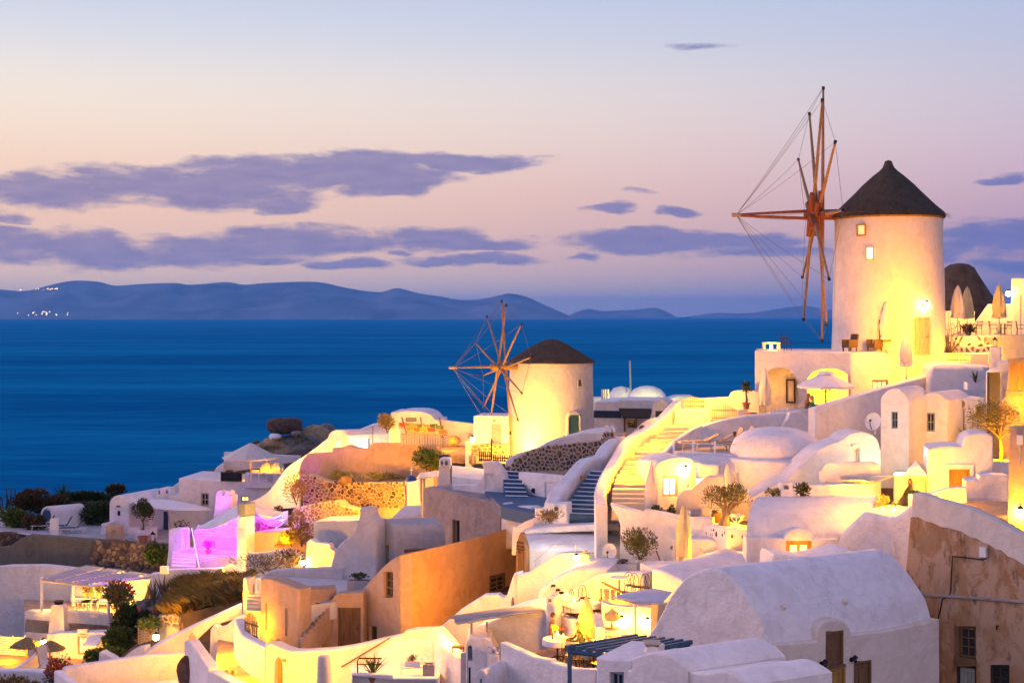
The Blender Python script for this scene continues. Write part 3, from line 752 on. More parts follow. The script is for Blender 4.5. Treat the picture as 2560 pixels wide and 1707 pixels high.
HAZE=(0.000026,(.12,.52,1.0))
def haze():
    me=bpy.data.meshes.new('haze');x0,x1,y0,y1,z0,z1=-62000,62000,-62000,62000,SEA_Z - 8,700
    me.from_pydata([(a,b,c) for a in (x0,x1) for b in (y0,y1) for c in (z0,z1)],[],[(0,1,3,2),(4,6,7,5),(0,4,5,1),(2,3,7,6),(0,2,6,4),(1,5,7,3)])
    m=bpy.data.materials.new('haze');m.use_nodes=True;nt=m.node_tree;nt.nodes.clear()
    v=nt.nodes.new('ShaderNodeVolumePrincipled');v.inputs['Color'].default_value=(*HAZE[1],1);v.inputs['Density'].default_value=HAZE[0];v.inputs['Anisotropy'].default_value=0
    o=nt.nodes.new('ShaderNodeOutputMaterial');nt.links.new(v.outputs[0],o.inputs['Volume']);me.materials.append(m)
    ob=bpy.data.objects.new('haze',me);COL.objects.link(ob);tag(ob,'thin blue evening haze over the sea','haze',kind='stuff')
haze()

# hillside under the village: heights interpolated between ground points
GP=[(-200,1760,85),(0,1800,82),(300,1780,72),(600,1800,64),(900,1820,55),(1200,1850,48),(1700,1860,41),(2200,1860,41),(2700,1860,41),(2000,1900,45),(2300,1900,48.5),(2560,1900,47),(2800,1900,46),(2100,1750,49),(1650,1800,46),
      (60,1770,92),(300,1690,88),(520,1520,86),(700,1640,70),(900,1680,66),(1150,1640,60),(1400,1570,56),(1700,1560,52),(2000,1480,55),(2300,1380,57),(2600,1340,58),
      (-100,1600,99),(100,1620,97),(60,1345,108),(250,1345,107),(420,1385,100),(560,1430,91),(700,1400,88),(850,1420,78),(1050,1420,78),(1250,1330,75),(1450,1320,67),(1620,1330,62),(1800,1320,62),(2100,1260,64),(2450,1180,64),
      (60,1310,114),(250,1300,116),(860,1130,106),(930,1190,98),(1060,1120,99),(1200,1140,94),(1350,1110,92),(1550,1090,90),(1700,1110,73),(1900,1080,74),(2100,1000,80),(2350,950,83),(2560,930,86),
      (600,1150,112),(660,1128,112),(740,1110,112),(820,1095,112),(480,1345,102),(560,1345,101),(650,1320,100),(700,1290,98),(600,1300,105),(450,1300,106),(150,1262,124),(500,1220,118),(800,1090,116),(1100,1085,108),(1450,1060,104),(1800,1040,100),(2200,930,98),(2560,900,100)]
GQ=[(p.x,p.y,p.z) for p in (P(*g) for g in GP)]
def ground_z(x,y):
    s=w=0
    for a,b,c in GQ:
        q=1/(((x - a)**2+(y - b)**2)**1.6+.05);s+=q*c;w+=q
    z=s/w - .35 - 1.9*min(1,max(0,(x+18)/6))*min(1,max(0,(104 - y)/5))
    for e in (y - 112 - max(0,x)*.1,-x - 45 - max(0,112 - y)*.22):
        if e>0: z-=e*.9+e*e*.015
    if y<36: z-=(36 - y)*.3
    return max(z,SEA_Z - 6)+mnoise.noise(Vector((x*.35,y*.35,1)))*.25
def terrain():
    nx,ny=150,140;V=[];Fc=[]
    for j in range(ny+1):
        for i in range(nx+1):
            x,y=-110+190*i/nx,18+180*j/ny;V.append((x,y,ground_z(x,y)))
    for j in range(ny):
        for i in range(nx): a=j*(nx+1)+i;Fc.append((a,a+1,a+nx+2,a+nx+1))
    return tag(mk('hillside',V,Fc,'soil',None,True,angle=180),'bare brown rocky hillside under the white village','hillside',kind='structure')
HILL=terrain()

# ================================================================ WINDMILLS
def tower(t,px,d,rt,rb,ztop,zbot,mat,seg=56,name='tower'):
    c=P(px,HY,d);m=MB();n=14
    rnd=random.Random(int(px));wob=[1+rnd.uniform(-.006,.006) for _ in range(seg*(n+1))]
    m.lathe([(rb+(rt - rb)*i/n,zbot+(ztop - zbot)*i/n) for i in range(n+1)],(c.x,c.y,0),seg,wob=lambda k,i: wob[i*seg+k])
    return m.build(name,mat,t,True,angle=60),c
def sails(t,hub,axle,R,n,a0,tip_len,m_sp='wood_spar',hubm='wood_red',r0=.075,sleeve=0.0,bow=2):
    """horizontal windshaft, hub, spars, bowsprit and rigging"""
    ax=Vector(axle).normalized();up=Vector((0,0,1));sd=ax.cross(up).normalized();hub=Vector(hub)
    tip=hub+ax*tip_len;tips=[]
    for i in range(n):
        a=a0+2*pi*i/n;dr=up*cos(a)+sd*sin(a);off=ax*((i%3) - 1)*.28
        s0=hub+off;e=s0+dr*R*(1 - .02*(i%2));side=dr.cross(ax)*.03*((i%2)*2 - 1);tips.append(e)
        sp=MB().tube([s0 - dr*.25,s0+dr*R*.5+side,e],[r0,r0*.85,r0*.55],8).build('spar',m_sp,t)
        MB().tube([e - dr*.12,e+dr*.06],r0*.85,6).build('tip_ring','iron',sp)
        if sleeve: MB().tube([s0+dr*.2+ax*.1,s0+dr*sleeve+ax*.1],[r0*1.7,r0*1.6],6).build('splint',hubm,sp)
    MB().tube([hub - ax*1.6,hub+ax*.75],[r0*3.0,r0*2.6],12).build('hub',hubm,t)
    for b in range(bow):
        k=(b - (bow - 1)/2)*.42;MB().tube([hub+ax*.5+up*k,tip+up*k*.12],[r0*.9,r0*.6],8).build('bowsprit',hubm if bow>1 else m_sp,t)
    MB().tube([tip - ax*.25,tip+ax*.25],r0*1.2,8).build('bowsprit_tip','wood_pale',t)
    for e in tips:
        m=MB();rope(m,tip,e,.011,.12);m.build('stay_rope','rope',t)
    for i in range(n):
        m=MB();rope(m,tips[i],tips[(i+1)%n],.011,.02);m.build('rim_rope','rope',t)
    return tips
def zat(py,d): return (HY - py)/FPX*d

D1=80.0
mill=thing('windmill','tall white windmill lit orange with conical thatched roof and bare wooden sails','windmill')
px1=2221
TW1,c1=tower(mill,px1,D1,2.95,3.16,zat(549,D1),zat(960,D1),'plaster_warm')  # warm plaster puts part of the lamp's gold into the tower colour
rr=random.Random(5);RJ=[1+rr.uniform(-.02,.025) for _ in range(48*12)]
zc=zat(549,D1)
MB().lathe([(2.99,zc - .02),(3.0,zc+.03),(2.98,zc+.28),(2.9,zc+.3)],(c1.x,c1.y,0),48).build('roof_band','wood_ochre',mill)
kz=D1/FPX
prof=[(3.0,549),(3.12,546),(2.95,530),(2.45,508),(1.9,480),(1.35,452),(.8,425),(.48,406),(.3,392),(.22,380),(.17,402 - 24),(.12,400 - 28)]
prof=[(3.02,540),(3.14,546),(2.98,532),(2.5,513),(1.95,488),(1.4,463),(.85,440),(.5,428),(.33,420),(.24,411),(.2,404),(.05,401)]
MB().lathe([(r_,zat(y_,D1)) for r_,y_ in prof],(c1.x,c1.y,0),48,wob=lambda k,i: RJ[(i*48+k)%len(RJ)] if i>0 else 1).build('roof','thatch',mill,True,angle=70)
m=MB();rs=random.Random(9)
for i in range(230):
    a=rs.uniform(-2.75,-1.35) if i<150 else rs.uniform(-3.1,.1);r_=rs.uniform(2.1,3.05) if i<150 else 3.08
    z_=zc+.28+(3.05 - r_)*.62;p=Vector((c1.x+r_*cos(a),c1.y+r_*sin(a),z_));q=p+Vector((cos(a)*.3+rs.uniform(-.45,.25),sin(a)*.4,rs.uniform(-.35,.30 if i<60 else .05)))
    m.tube([p,q],[.014,.004],3,False)
m.build('loose_straw','thatch',mill,False)['kind']='stuff'
A1=(-cos(radians(3.9)),sin(radians(3.9)),0)
hub1=P(2044,537,80.15)
sails(mill,hub1,A1,7.12,12,radians(-2),4.55,'wood_spar','wood_red',.105,1.35,2)
MB().tube([hub1 - Vector(A1)*1.2,Vector((c1.x,c1.y,hub1.z))],[.3,.32],12).build('windshaft','wood_red',mill)
def facade_on(c,rad,px,d):
    """plane touching a round tower where the picture column meets it"""
    r_=ray(px,HY);r_=Vector((r_.x,r_.y,0));a=r_.dot(r_);b=-2*(r_.x*c.x+r_.y*c.y);cc=c.x**2+c.y**2 - rad**2
    k=(-b - math.sqrt(max(0,b*b - 4*a*cc)))/(2*a);p=r_*k;n=Vector((p.x - c.x,p.y - c.y,0)).normalized();u=Vector((-n.y,n.x,0))
    q=p+u;w=W(CX+p.x/p.y*FPX,p.y,CX+q.x/q.y*FPX,q.y)
    return w if w.n.dot(n)>0 else W(CX+q.x/q.y*FPX,q.y,CX+p.x/p.y*FPX,p.y)
pl=facade_on(c1,3.0,2156,D1);window(mill,pl,TR('K',690,0,760,92),1,1,'wood_ochre','lit_dim',.03)
pl=facade_on(c1,3.02,2176,D1);window(mill,pl,TR('K',757,172,823,278),1,1,'wood_pale','lit_white',.03)
pl=facade_on(c1,3.1,2303,D1);door(mill,pl,TR('K',1130,720,1240,1010),'wood_pale',.04)
pl=facade_on(c1,3.1,2212,D1);window(mill,pl,TR('K',858,740,953,905),1,1,'wood_brown','plaster',.03)

D2=92.0
mill2=thing('windmill','small squat windmill lit yellow beside the sea, with twelve bare spars','windmill')
px2=1378
TW2,c2=tower(mill2,px2,D2,2.68,2.80,zat(905,D2),zat(1160,D2),'plaster_warm')  # lamplight's yellow partly put into this tower's plaster colour
MB().lathe([(2.6,zat(904,D2)),(2.82,zat(906,D2)),(2.78,zat(902,D2)),(1.9,zat(880,D2)),(1.1,zat(862,D2)),(.45,zat(850,D2)),(.1,zat(847,D2))],(c2.x,c2.y,0),40,wob=lambda k,i: RJ[(i*48+k)%len(RJ)]).build('roof','thatch',mill2,True,angle=70)
hub2=P(1255,917,90.2);A2=Vector((-cos(radians(22)),-sin(radians(22)),0))
sails(mill2,hub2,A2,4.25,12,radians(10),3.3,'wood_spar','wood_spar',.075,0,1)
MB().tube([hub2 - A2*.9,Vector((c2.x,c2.y,hub2.z))],[.22,.24],10).build('windshaft','wood_spar',mill2)
pl=facade_on(c2,2.72,1448,D2);window(mill2,pl,TR('M',1213,700,1252,768),1,1,'plaster_warm','wood_brown',.02)
pl=facade_on(c2,2.80,1437,D2)
block('door_surround',mill2,pl.off(.12),T('M',[(1135,1190),(1140,1000),(1155,965),(1190,950),(1225,960),(1245,1000),(1250,1190)]),.5,'plaster_warm',.04,[(T('M',[(1150,1180),(1150,1005),(1168,980),(1230,980),(1236,1005),(1236,1180)]),.25)])
door(mill2,pl,TR('M',1150,982,1238,1180),'teal_paint',-.05,4)

# ================================================================ NEAR RIGHT: weathered house, big barrel vault, small vaults, blue pergola
def wallbox(parent,name,pl,R,depth,mat,k=0.0):
    u0,u1,v0,v1=pl.rect(*R);return MB().pbox(pl,u0,u1,v0,v1,k - .02,k+depth).build(name,mat,parent,False)
def vane(a,b,n=10): return [Vector(a).lerp(Vector(b),i/n) for i in range(n+1)]

old=thing('old_house','weathered ochre house with peeling plaster and brown windows at the right edge','house')
pl=W(2265,50,2560,47.5)
block('wall',old,pl,T('H',[(1118,125),(1300,162),(1520,222),(1760,330),(1979,455),(2200,590),(2200,1900),(1000,1900),(1062,690),(1100,290)]),.9,'stain_wall',.05,
      [(rectpx(*TR('H',1452,1128,1608,1418)),.25),(rectpx(*TR('H',1452,1436,1610,1800)),.3),(rectpx(*TR('H',1716,1425,1866,1800)),.25)])
jag=[(2200,770),(1979,662),(1900,610),(1850,592),(1800,545),(1760,540),(1705,500),(1660,484),(1610,455),(1560,446),(1490,400),(1430,384),(1380,372),(1330,362),(1270,332),(1220,322),(1160,290),(1130,288)]
block('parapet',old,pl.off(.07),T('H',[(1098,292),(1112,112),(1128,100),(1200,106),(1320,150),(1520,205),(1760,312),(1979,437),(2200,572)]+jag),.5,'plaster_warm',.05)
block('ledge',old,pl.off(.08),T('H',[(1185,872),(1400,886),(1600,900),(2200,948),(2200,970),(1600,924),(1400,908),(1200,900)]),.3,'concrete',.03)
wn=window(old,pl,TR('H',1482,1140,1606,1370),2,3,'wood_brown','glass_dark',-.14,.06)
MB().pbox(pl,*pl.rect(*TR('H',1448,1125,1480,1418)),-.12,.05).build('shutter','wood_brown',old,False)
MB().pbox(pl,*pl.rect(*TR('H',1440,1372,1612,1422)),-.15,.06).build('window_sill','wood_brown',old,False)
door(old,pl,TR('H',1456,1436,1608,1800),'grey_green',-.2,4,'wood_dark')
window(old,pl,TR('H',1716,1425,1866,1640),2,2,'wood_dark','glass_dark',-.16,.1)
MB().pbox(pl,*pl.rect(*TR('H',1645,515,1695,590)),0,.16).build('meter_box','white_paint',old,False)
cab=[pl.pt(*q)+pl.n*.05 for q in T('H',[(1690,600),(1665,612),(1560,598),(1430,585),(1424,700),(1415,860),(1402,892),(1352,915),(1338,1000),(1318,1068)])]
MB().tube(cab,.022,6).build('cable','iron',old)
MB().tube([pl.pt(*q)+pl.n*k for q,k in zip(T('H',[(1772,1150),(1775,1122),(1798,1118)]),(.02,.12,.2))],.025,6).build('drain_spout','iron',old)

vh=thing('vaulted_house','big white house with a long cream barrel vault roof and brown doors','house')
pa=W(1609,47.5,1920,44.5);vec=Vector((6.25,3.8,0))
arc=cr(T('G',[(395,1110),(440,1045),(500,960),(560,850),(640,700),(760,548),(880,467),(1010,437),(1100,458),(1200,520),(1320,660),(1430,830),(1500,960),(1540,1110),(1550,1200)]),4)
VLT=block('vault',vh,pa,arc+T('G',[(1550,1750),(395,1750)]),vec,'plaster',.12)
pf=W(1922,44.2,2345,48.15)
f_out=T('H',[(70,1900),(70,1268),(300,1247),(374,1238),(378,1165)])+cr(T('H',[(392,1130),(425,1095),(470,1076),(520,1070),(580,1085),(625,1125),(650,1187)]),4)+T('H',[(900,1162),(1150,1112),(1245,1084),(1330,1076),(1335,1900)])
block('facade',vh,pf,f_out,1.1,'plaster_warm',.09,[(rectpx(*TR('H',446,1166,584,1438)),.2),(rectpx(*TR('H',438,1448,600,1800)),.2),(rectpx(*TR('H',662,1396,800,1800)),.2)])
door(vh,pf,TR('H',446,1166,584,1438),'wood_brown',-.1,3,handle=False)
door(vh,pf,TR('H',438,1448,600,1800),'wood_ochre',-.1,3)
door(vh,pf,TR('H',662,1396,800,1800),'wood_brown',-.1,3)
MB().pbox(pf,*pf.rect(*TR('H',434,1430,592,1446)),-.02,.07).build('door_lintel','wood_brown',vh,False)
for q in T('H',(115,985),(590,945)):
    p,n=hit(VLT,*q)
    if p: MB().tube([p - n*.05,p+n*.12+Vector((0,0,.02))],[.11,.085],10).build('drain_spout','plaster_warm',vh)
p,n=hit(VLT,*T('G',(1580,1235))[0])
MB().pbox(pf,*pf.rect(*TR('G',1545,1195,1605,1275)),.01,.14).build('meter_box','grey_green',vh,False)
for q,lb in (((410,1415),'unlit black wall sconce left of the mustard door on the vaulted house'),((642,1383),'unlit black wall sconce between the two lower brown doors')):
    wall_lamp(pf.pt(*T('H',q)[0]),pf.n,lb,0,lit=False,s=1.15)

# vaults at the bottom edge
nb=thing('small_vaulted_house','low white house with two small vaults at the bottom edge before the big vault','house')
p1=W(1488,40.4,1570,39.9)
block('side_wall',nb,p1,T('E',[(1434,1262),(1560,1275),(1745,1292),(1745,1900),(1434,1900)]),2.5,'plaster',.06,[(rectpx(*TR('E',1555,1392,1690,1640)),.25)])
window(nb,p1,TR('E',1560,1396,1686,1640),2,1,'bluegrey','glass_dark',-.16,.08)
p2=W(1566,39.7,1724,38.8)
va=T('G',[(243,1900),(243,1378),(272,1375),(286,1355),(287,1275)])+cr(T('G',[(300,1264),(370,1236),(480,1210),(560,1210),(640,1235),(700,1270),(765,1325),(822,1388)]),4)+T('G',[(822,1900)])
block('vault',nb,p2,va,Vector((3.0,1.75,0)),'plaster',.08)
p3=W(1722,38.6,1873,37.9)
vb=T('G',[(826,1900),(826,1396),(900,1400),(1010,1402)])+cr(T('G',[(1030,1396),(1100,1384),(1180,1394),(1250,1428),(1320,1470),(1376,1515)]),4)+T('G',[(1376,1900)])
block('vault',nb,p3,vb,Vector((2.55,1.4,0)),'plaster',.08)
MB().tube([p3.pt(*q)+p3.n*.02 for q in T('G',[(820,1392),(818,1500)])],.03,6).build('drain_pipe','plaster_grey',nb)
ch=thing('chimney','stout white chimney with a flat stone cap beside the blue pergola','chimney')
cc=Pt('G',478,1260,41.0);s_=41.0/FPX/3.675
MB().lathe([(105*s_,-.9),(104*s_,40*s_),(96*s_,62*s_),(68*s_,92*s_),(64*s_,112*s_)],cc,4,a0=pi/4).build('shaft','plaster',ch,False)
m=MB()
for a in (-1,1):
    for b in (-1,1): m.box((cc.x+a*48*s_,cc.y+b*48*s_,cc.z+122*s_),(24*s_,24*s_,22*s_))
m.build('cap_posts','stone_brown',ch,False)
MB().box((cc.x,cc.y,cc.z+140*s_),(150*s_,150*s_,15*s_)).build('cap','mortar',ch,False)

# blue pergola: posts, frame beams, slats
pg=thing('pergola','dark blue wooden slat pergola over the lit terrace at the bottom','pergola')
zp=zat(1628,43.0);LF,LB=P(1424,HY,43.0),P(1586,HY,44.45);RF,RB=P(1575,HY,42.1),P(1722,HY,43.6)
for q in (LF,LB,RF,RB): q.z=zp
for a,b in ((LF,RF),(LB,RB)):
    MB().tube([a - (b - a)*.02,b+(b - a)*.02],.075,4).build('beam','blue_paint',pg,False)
for i in range(7):
    a,b=LF.lerp(RF,i/6),LB.lerp(RB,i/6);up=Vector((0,0,.1));d_=(b - a)*.05
    sd_=(b - a).cross(Vector((0,0,1))).normalized()*.05
    MB().hexa([a - d_ - sd_+up*.7,a - d_+sd_+up*.7,b+d_+sd_+up*.7,b+d_ - sd_+up*.7,a - d_ - sd_+up*2,a - d_+sd_+up*2,b+d_+sd_+up*2,b+d_ - sd_+up*2]).build('slat','blue_paint',pg,False)
for q in (LF,RF):
    MB().box((q.x,q.y,zp - 1.35),(.13,.13,2.7)).build('post','blue_paint',pg,False)

# lavender roof slope with glowing bush between the vault and the old house
lr=thing('roof_mound','smooth white rounded roof slope with a lamp-lit bush on its crest','roof')
pm=W(2080,56,2290,54)
mo=cr(T('H',[(500,620),(512,500),(545,440),(600,372),(700,272),(745,240),(800,250),(850,262),(945,282),(1000,262),(1060,215),(1118,168)]),3)
block('roof',lr,pm,mo+T('H',[(1150,168),(1150,760),(500,760)]),3.0,'plaster',.25)
MB().tube([pm.pt(*q)+pm.n*.02 for q in T('H',[(968,460),(970,540),(985,575),(1010,590)])],.035,6).build('drain_pipe','plaster',lr)
plm=W(2150,57.2,2290,57)
for (q,lb,pw) in (((868,235),'bright floor lantern left of the lit bush on the white roof crest',260),((955,235),'bright floor lantern right of the lit bush on the white roof crest',200)):
    lantern(Pt('H',q[0],q[1]+22,56.3)+Vector((0,-.3,0)),lb,pw*.35,.9,glow='bulb')
shrub('bush','yellow lamp-lit bush between two lanterns on the white roof crest',Pt('H',895,262,57.0),(.42,.4,.75),260,.13,'leaf_yellow',sd=21,group='lit bushes')

light((15,24,2.5),600,(1.0,.54,.25),.8);light((1,16,-1.5),600,(1.0,.56,.34),.8)      # street floodlight beside the viewpoint

# ================================================================ DINING TERRACES, centre right foreground
WARM=(1.0,.365,.0)
dt=thing('dining_terrace','white curved-front dining terrace with candle-lit tables','terrace')
pd_=W(1249.7,51,1490,47.1)
TER=block('parapet',dt,pd_,T('E',[(552,1122),(600,1142),(760,1212),(860,1258),(960,1276),(1005,1283),(1010,1302),(1100,1330),(1200,1362),(1436,1372),(1436,1950),(552,1950)]),.35,'plaster',.06)
zt=zat(T('E',(552,1122))[0][1],51) - .55
def floor_px(name,parent,corners,mat,z,th=.25):
    """flat floor slab at height z with the given picture corners"""
    V=[]
    for (px,py) in corners: r_=ray(px,py);V.append(r_*(z/r_.z))
    n=len(V);W_=V+[v - Vector((0,0,th)) for v in V]
    Fc=[tuple(range(n)),tuple(range(2*n - 1,n - 1,-1))]+[(i,n+i,n+(i+1)%n,(i+1)%n) for i in range(n)]
    return mk(name,W_,Fc,mat,parent,False)
def floor3(name,parent,pts,mat,z,th=.25):
    V=[Vector((p.x,p.y,z)) for p in pts];n=len(V);W_=V+[v - Vector((0,0,th)) for v in V]
    Fc=[tuple(range(n)),tuple(range(2*n - 1,n - 1,-1))]+[(i,n+i,n+(i+1)%n,(i+1)%n) for i in range(n)]
    return mk(name,W_,Fc,mat,parent,False)
A,B=pd_.pt(1250,1605),pd_.pt(1490,1673);inn=-pd_.n
floor3('floor',dt,[A+inn*.2,B+inn*.2,B+inn*4.6,A+inn*4.2],'floor_tan',zt,2.0)
def on_ter(px,k,z=zt): p=pd_.pt(px,1640)+inn*k;return Vector((p.x,p.y,z))

# people at the candle-lit table
def person_seated(p,rz,label,cloth,hair,lean=.12,hairlen=0,s=1.0,group=None):
    """seated figure: one continuous body (skin modifier), head with face, hair as a child"""
    t=thing('person',label,'person',group);R=Matrix.Translation(Vector(p)) @ Matrix.Rotation(rz,4,'Z') @ Matrix.Scale(s,4)
    J={'pel': ((0,0,.50),(.155,.12)),'wst': ((0,.02+lean*.25,.66),(.135,.105)),'chs': ((0,.03+lean*.65,.90),(.165,.115)),'nck': ((0,.02+lean,1.08),(.062,.06)),'hd': ((0,.035+lean,1.17),(.06,.065))}
    E=[('pel','wst'),('wst','chs'),('chs','nck'),('nck','hd')]
    for s_,n_ in ((-1,'l'),(1,'r')):
        J['sh'+n_]=((s_*.19,.02+lean*.8,1.01),(.062,.062));J['el'+n_]=((s_*.25,.14+lean,.78),(.046,.046));J['wr'+n_]=((s_*.14,.40+lean,.80),(.034,.03));J['ha'+n_]=((s_*.10,.49+lean,.80),(.036,.02))
        J['hp'+n_]=((s_*.10,.03,.48),(.10,.095));J['kn'+n_]=((s_*.12,.46,.50),(.068,.068));J['an'+n_]=((s_*.12,.44,.09),(.043,.043));J['to'+n_]=((s_*.13,.60,.04),(.04,.03))
        E+=[('chs','sh'+n_),('sh'+n_,'el'+n_),('el'+n_,'wr'+n_),('wr'+n_,'ha'+n_),('pel','hp'+n_),('hp'+n_,'kn'+n_),('kn'+n_,'an'+n_),('an'+n_,'to'+n_)]
        for f in range(4):
            k='f%d%s'%(f,n_);J[k]=((s_*(.07+.02*f),.565+lean - .006*abs(f - 1.5),.785),(.0095,.0095));E.append(('ha'+n_,k))
        J['th'+n_]=((s_*.055,.51+lean,.80),(.011,.011));E.append(('ha'+n_,'th'+n_))
    ks=list(J);me=bpy.data.meshes.new('body');me.from_pydata([R @ Vector(J[k][0]) for k in ks],[(ks.index(a),ks.index(b)) for a,b in E],[])
    o=bpy.data.objects.new('body',me);COL.objects.link(o);WLOC[o.name]=Vector((0,0,0));o.parent=t
    sm=o.modifiers.new('skin','SKIN');sm.use_smooth_shade=True
    for k,v in zip(ks,me.skin_vertices[0].data): v.radius=(J[k][1][0]*s,J[k][1][1]*s);v.use_root=k=='pel'
    o.modifiers.new('sub','SUBSURF').levels=1;o.modifiers['sub'].render_levels=2;me.materials.append(M(cloth))
    hc=Vector((0,.055+lean,1.27));m=MB(R);rows=[]
    m.lathe([(.035,-.115),(.062,-.09),(.078,-.04),(.085,.02),(.08,.07),(.055,.11),(.01,.125)],hc,14,sx=.92,sy=1.08)
    m.add([hc+Vector(v) for v in ((-.013,.085,.005),(.013,.085,.005),(0,.118,-.028),(-.016,.083,-.038),(.016,.083,-.038))],[(0,2,1),(0,3,2),(1,2,4),(3,4,2)])
    for s_ in (-1,1): m.ball(hc+Vector((s_*.078,.0,-.01)),(.012,.022,.03),6,5)
    hd=m.build('head','skin',t)
    m=MB(R)
    for s_ in (-1,1): m.ball(hc+Vector((s_*.032,.081,.008)),(.014,.008,.008),6,4)
    m.build('eyes','hair_dark',hd);MB(R).ball(hc+Vector((0,.083,-.062)),(.024,.008,.006),6,4).build('mouth','cloth_rust',hd)
    m=MB(R);m.ball(hc+Vector((0,-.022,.03)),(.098,.105,.112),12,8,.06,3)
    if hairlen: m.lathe([(.05,-hairlen),(.085,-hairlen*.6),(.1,-.02),(.08,.04)],hc+Vector((0,-.05,0)),10,sy=.6)
    m.build('hair',hair,t);return t
tb=on_ter(1316,1.45)
round_table(tb,'candle-lit round table with white cloth between two seated diners',.5,.74,'white_paint',True)
person_seated(on_ter(1354,1.95),radians(100),'seated diner in a dark jacket leaning over the candle-lit table','cloth_dark','hair_blond',.16,.22)
person_seated(on_ter(1266,2.1),radians(-75),'curly-haired diner half hidden behind the terrace corner','cloth_rust','hair_dark',.05)
scroll_chair(on_ter(1360,1.95),radians(10),'iron chair under the diner in the dark jacket')
def bottle(p,label,h=.3,mat='navy'):
    t=thing('bottle',label,'bottle','tableware');MB().lathe([(.036,0),(.038,h*.6),(.015,h*.75),(.013,h)],p,10).build('body',mat,t);MB().lathe([(.015,h),(.015,h+.03)],p,8).build('cap','steel',t)
bottle(tb+Vector((-.18,-.1,.75)),'blue glass bottle on the candle-lit table');
def candle(p,label,pw,s=1.0):
    t=thing('candle_glass',label,'candle','candles on the terrace tables');MB().lathe([(.05*s,0),(.06*s,.1*s),(.055*s,.1*s),(.045*s,.02*s)],p,12).build('glass','canvas_white',t);MB().lathe([(.02*s,.05*s),(.028*s,.1*s),(.004,.2*s)],p,8).build('flame','flame',t)
    if pw: light(Vector(p)+Vector((0,-.05,.32*s)),pw,WARM,.06)
candle(tb+Vector((0,.05,.75)),'candle glass glowing on the diners table',75,1.3)
candle(tb+Vector((.2,-.15,.75)),'second candle glass at the edge of the diners table',25,1.0)
vz=thing('flower_vase','slim vase with a pale flower on the diners table','vase','tableware')
MB().lathe([(.03,0),(.04,.08),(.02,.16),(.025,.2)],tb+Vector((-.16,.1,.75)),8).build('vase','bluegrey',vz);V,Fc=leaves(tb+Vector((-.16,.1,1.12)),(.12,.12,.14),40,.08,4);mk('flower',V,Fc,'leaf_yellow',vz,False)
for i,(px,k,rz,lb) in enumerate([(1338,2.9,.3,'iron scroll chair left of the long white table'),(1372,.95,2.2,'iron scroll chair before the diners at the parapet'),(1400,.8,2.6,'iron scroll chair in the middle of the front terrace'),(1442,.9,1.9,'iron scroll chair under the pergola, nearest its post'),(1466,1.1,3.0,'iron scroll chair under the pergola by the white wall'),(1440,2.6,.4,'iron scroll chair below the yellow closed umbrella')]):
    scroll_chair(on_ter(px,k),rz,lb)
round_table(on_ter(1392,1.7),'bare white round table in the middle of the front terrace',.45,.74,'white_paint',True)
round_table(on_ter(1456,1.7),'white round table under the blue pergola',.45,.74,'white_paint',True)
candle(on_ter(1392,1.7,zt+.75),'candle glass on the middle terrace table',55,1.1);candle(on_ter(1456,1.7,zt+.75),'candle glass on the table under the pergola',70,1.1)

# white house with bamboo awning left of the diners
wh=thing('white_house','low white house with an arched niche and rounded roof under a bamboo awning','house')
p5=W(1160,54.5,1390,53.5)
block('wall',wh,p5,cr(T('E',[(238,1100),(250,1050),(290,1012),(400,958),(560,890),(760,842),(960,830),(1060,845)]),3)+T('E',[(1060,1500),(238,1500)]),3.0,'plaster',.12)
p6=W(1163,52.0,1186,52.0)
block('porch_wall',wh,p6,T('E',[(238,1950),(240,1150)])+cr(T('E',[(248,1118),(275,1095),(330,1085)]),3)+T('E',[(420,1075),(480,1120),(490,1180),(560,1330),(560,1950)]),2.2,'plaster',.06,
      [(T('E',[(250,1290),(252,1180),(262,1150),(280,1142),(294,1160),(300,1290)]),.3),(rectpx(*TR('E',262,1350,282,1520)),.3)])
door(wh,p6,TR('E',262,1350,282,1520),'bluegrey',-.2,2,handle=False)
wallbox(wh,'niche_back',p6.off(-.28),TR('E',252,1160,300,1290),.02,'bluegrey')
pv=W(1185,49.5,1290,49.5)
vlt=thing('small_vault','small white barrel vault with blue shaded roof at the bottom centre','vault')
block('vault',vlt,pv,arch(*[T('E',(310,0))[0][0],T('E',(0,1496))[0][1],T('E',(440,0))[0][0],T('E',(0,1372))[0][1]])+T('E',[(440,1950),(310,1950)]),Vector((1.1,1.9,0)),'plaster',.06,[(rectpx(*TR('E',362,1450,392,1600)),.15)])
window(vlt,pv,TR('E',362,1450,392,1600),1,2,'white_paint','bluegrey',-.08,.04)
bc=thing('bell_chimney','tiny white bell-shaped chimney on the white house by the diners','chimney')
p7=W(1218,51.5,1250,51.5)
block('shaft',bc,p7,T('E',[(435,1950),(435,1240),(448,1225),(535,1225),(548,1240),(548,1950)]),.8,'plaster',.05)
block('niche',bc,p7,T('E',[(443,1226),(443,1190),(455,1172),(475,1182),(490,1150),(505,1182),(520,1182),(520,1226)]),.3,'plaster',.03,[(T('E',[(475,1220),(475,1195),(490,1182),(505,1195),(505,1220)]),.12)])
aw=thing('bamboo_awning','grey bamboo awning on thin posts above the white rounded roof','awning')
p8=[Pt('E',160,878,53.4),Pt('E',270,935,52.2),Pt('E',960,828,53.5),Pt('E',880,790,55.2)]
zA=sum(p.z for p in p8)/4
nst=22
for i in range(nst):
    f=i/(nst - 1);a,b=p8[0].lerp(p8[1],f),p8[3].lerp(p8[2],f);ex=(a - b).normalized()*random.uniform(.05,.5)
    MB().tube([a+ex,a.lerp(b,.5)+Vector((0,0,.05)),b],.045,5).build('cane','plaster_grey',aw)
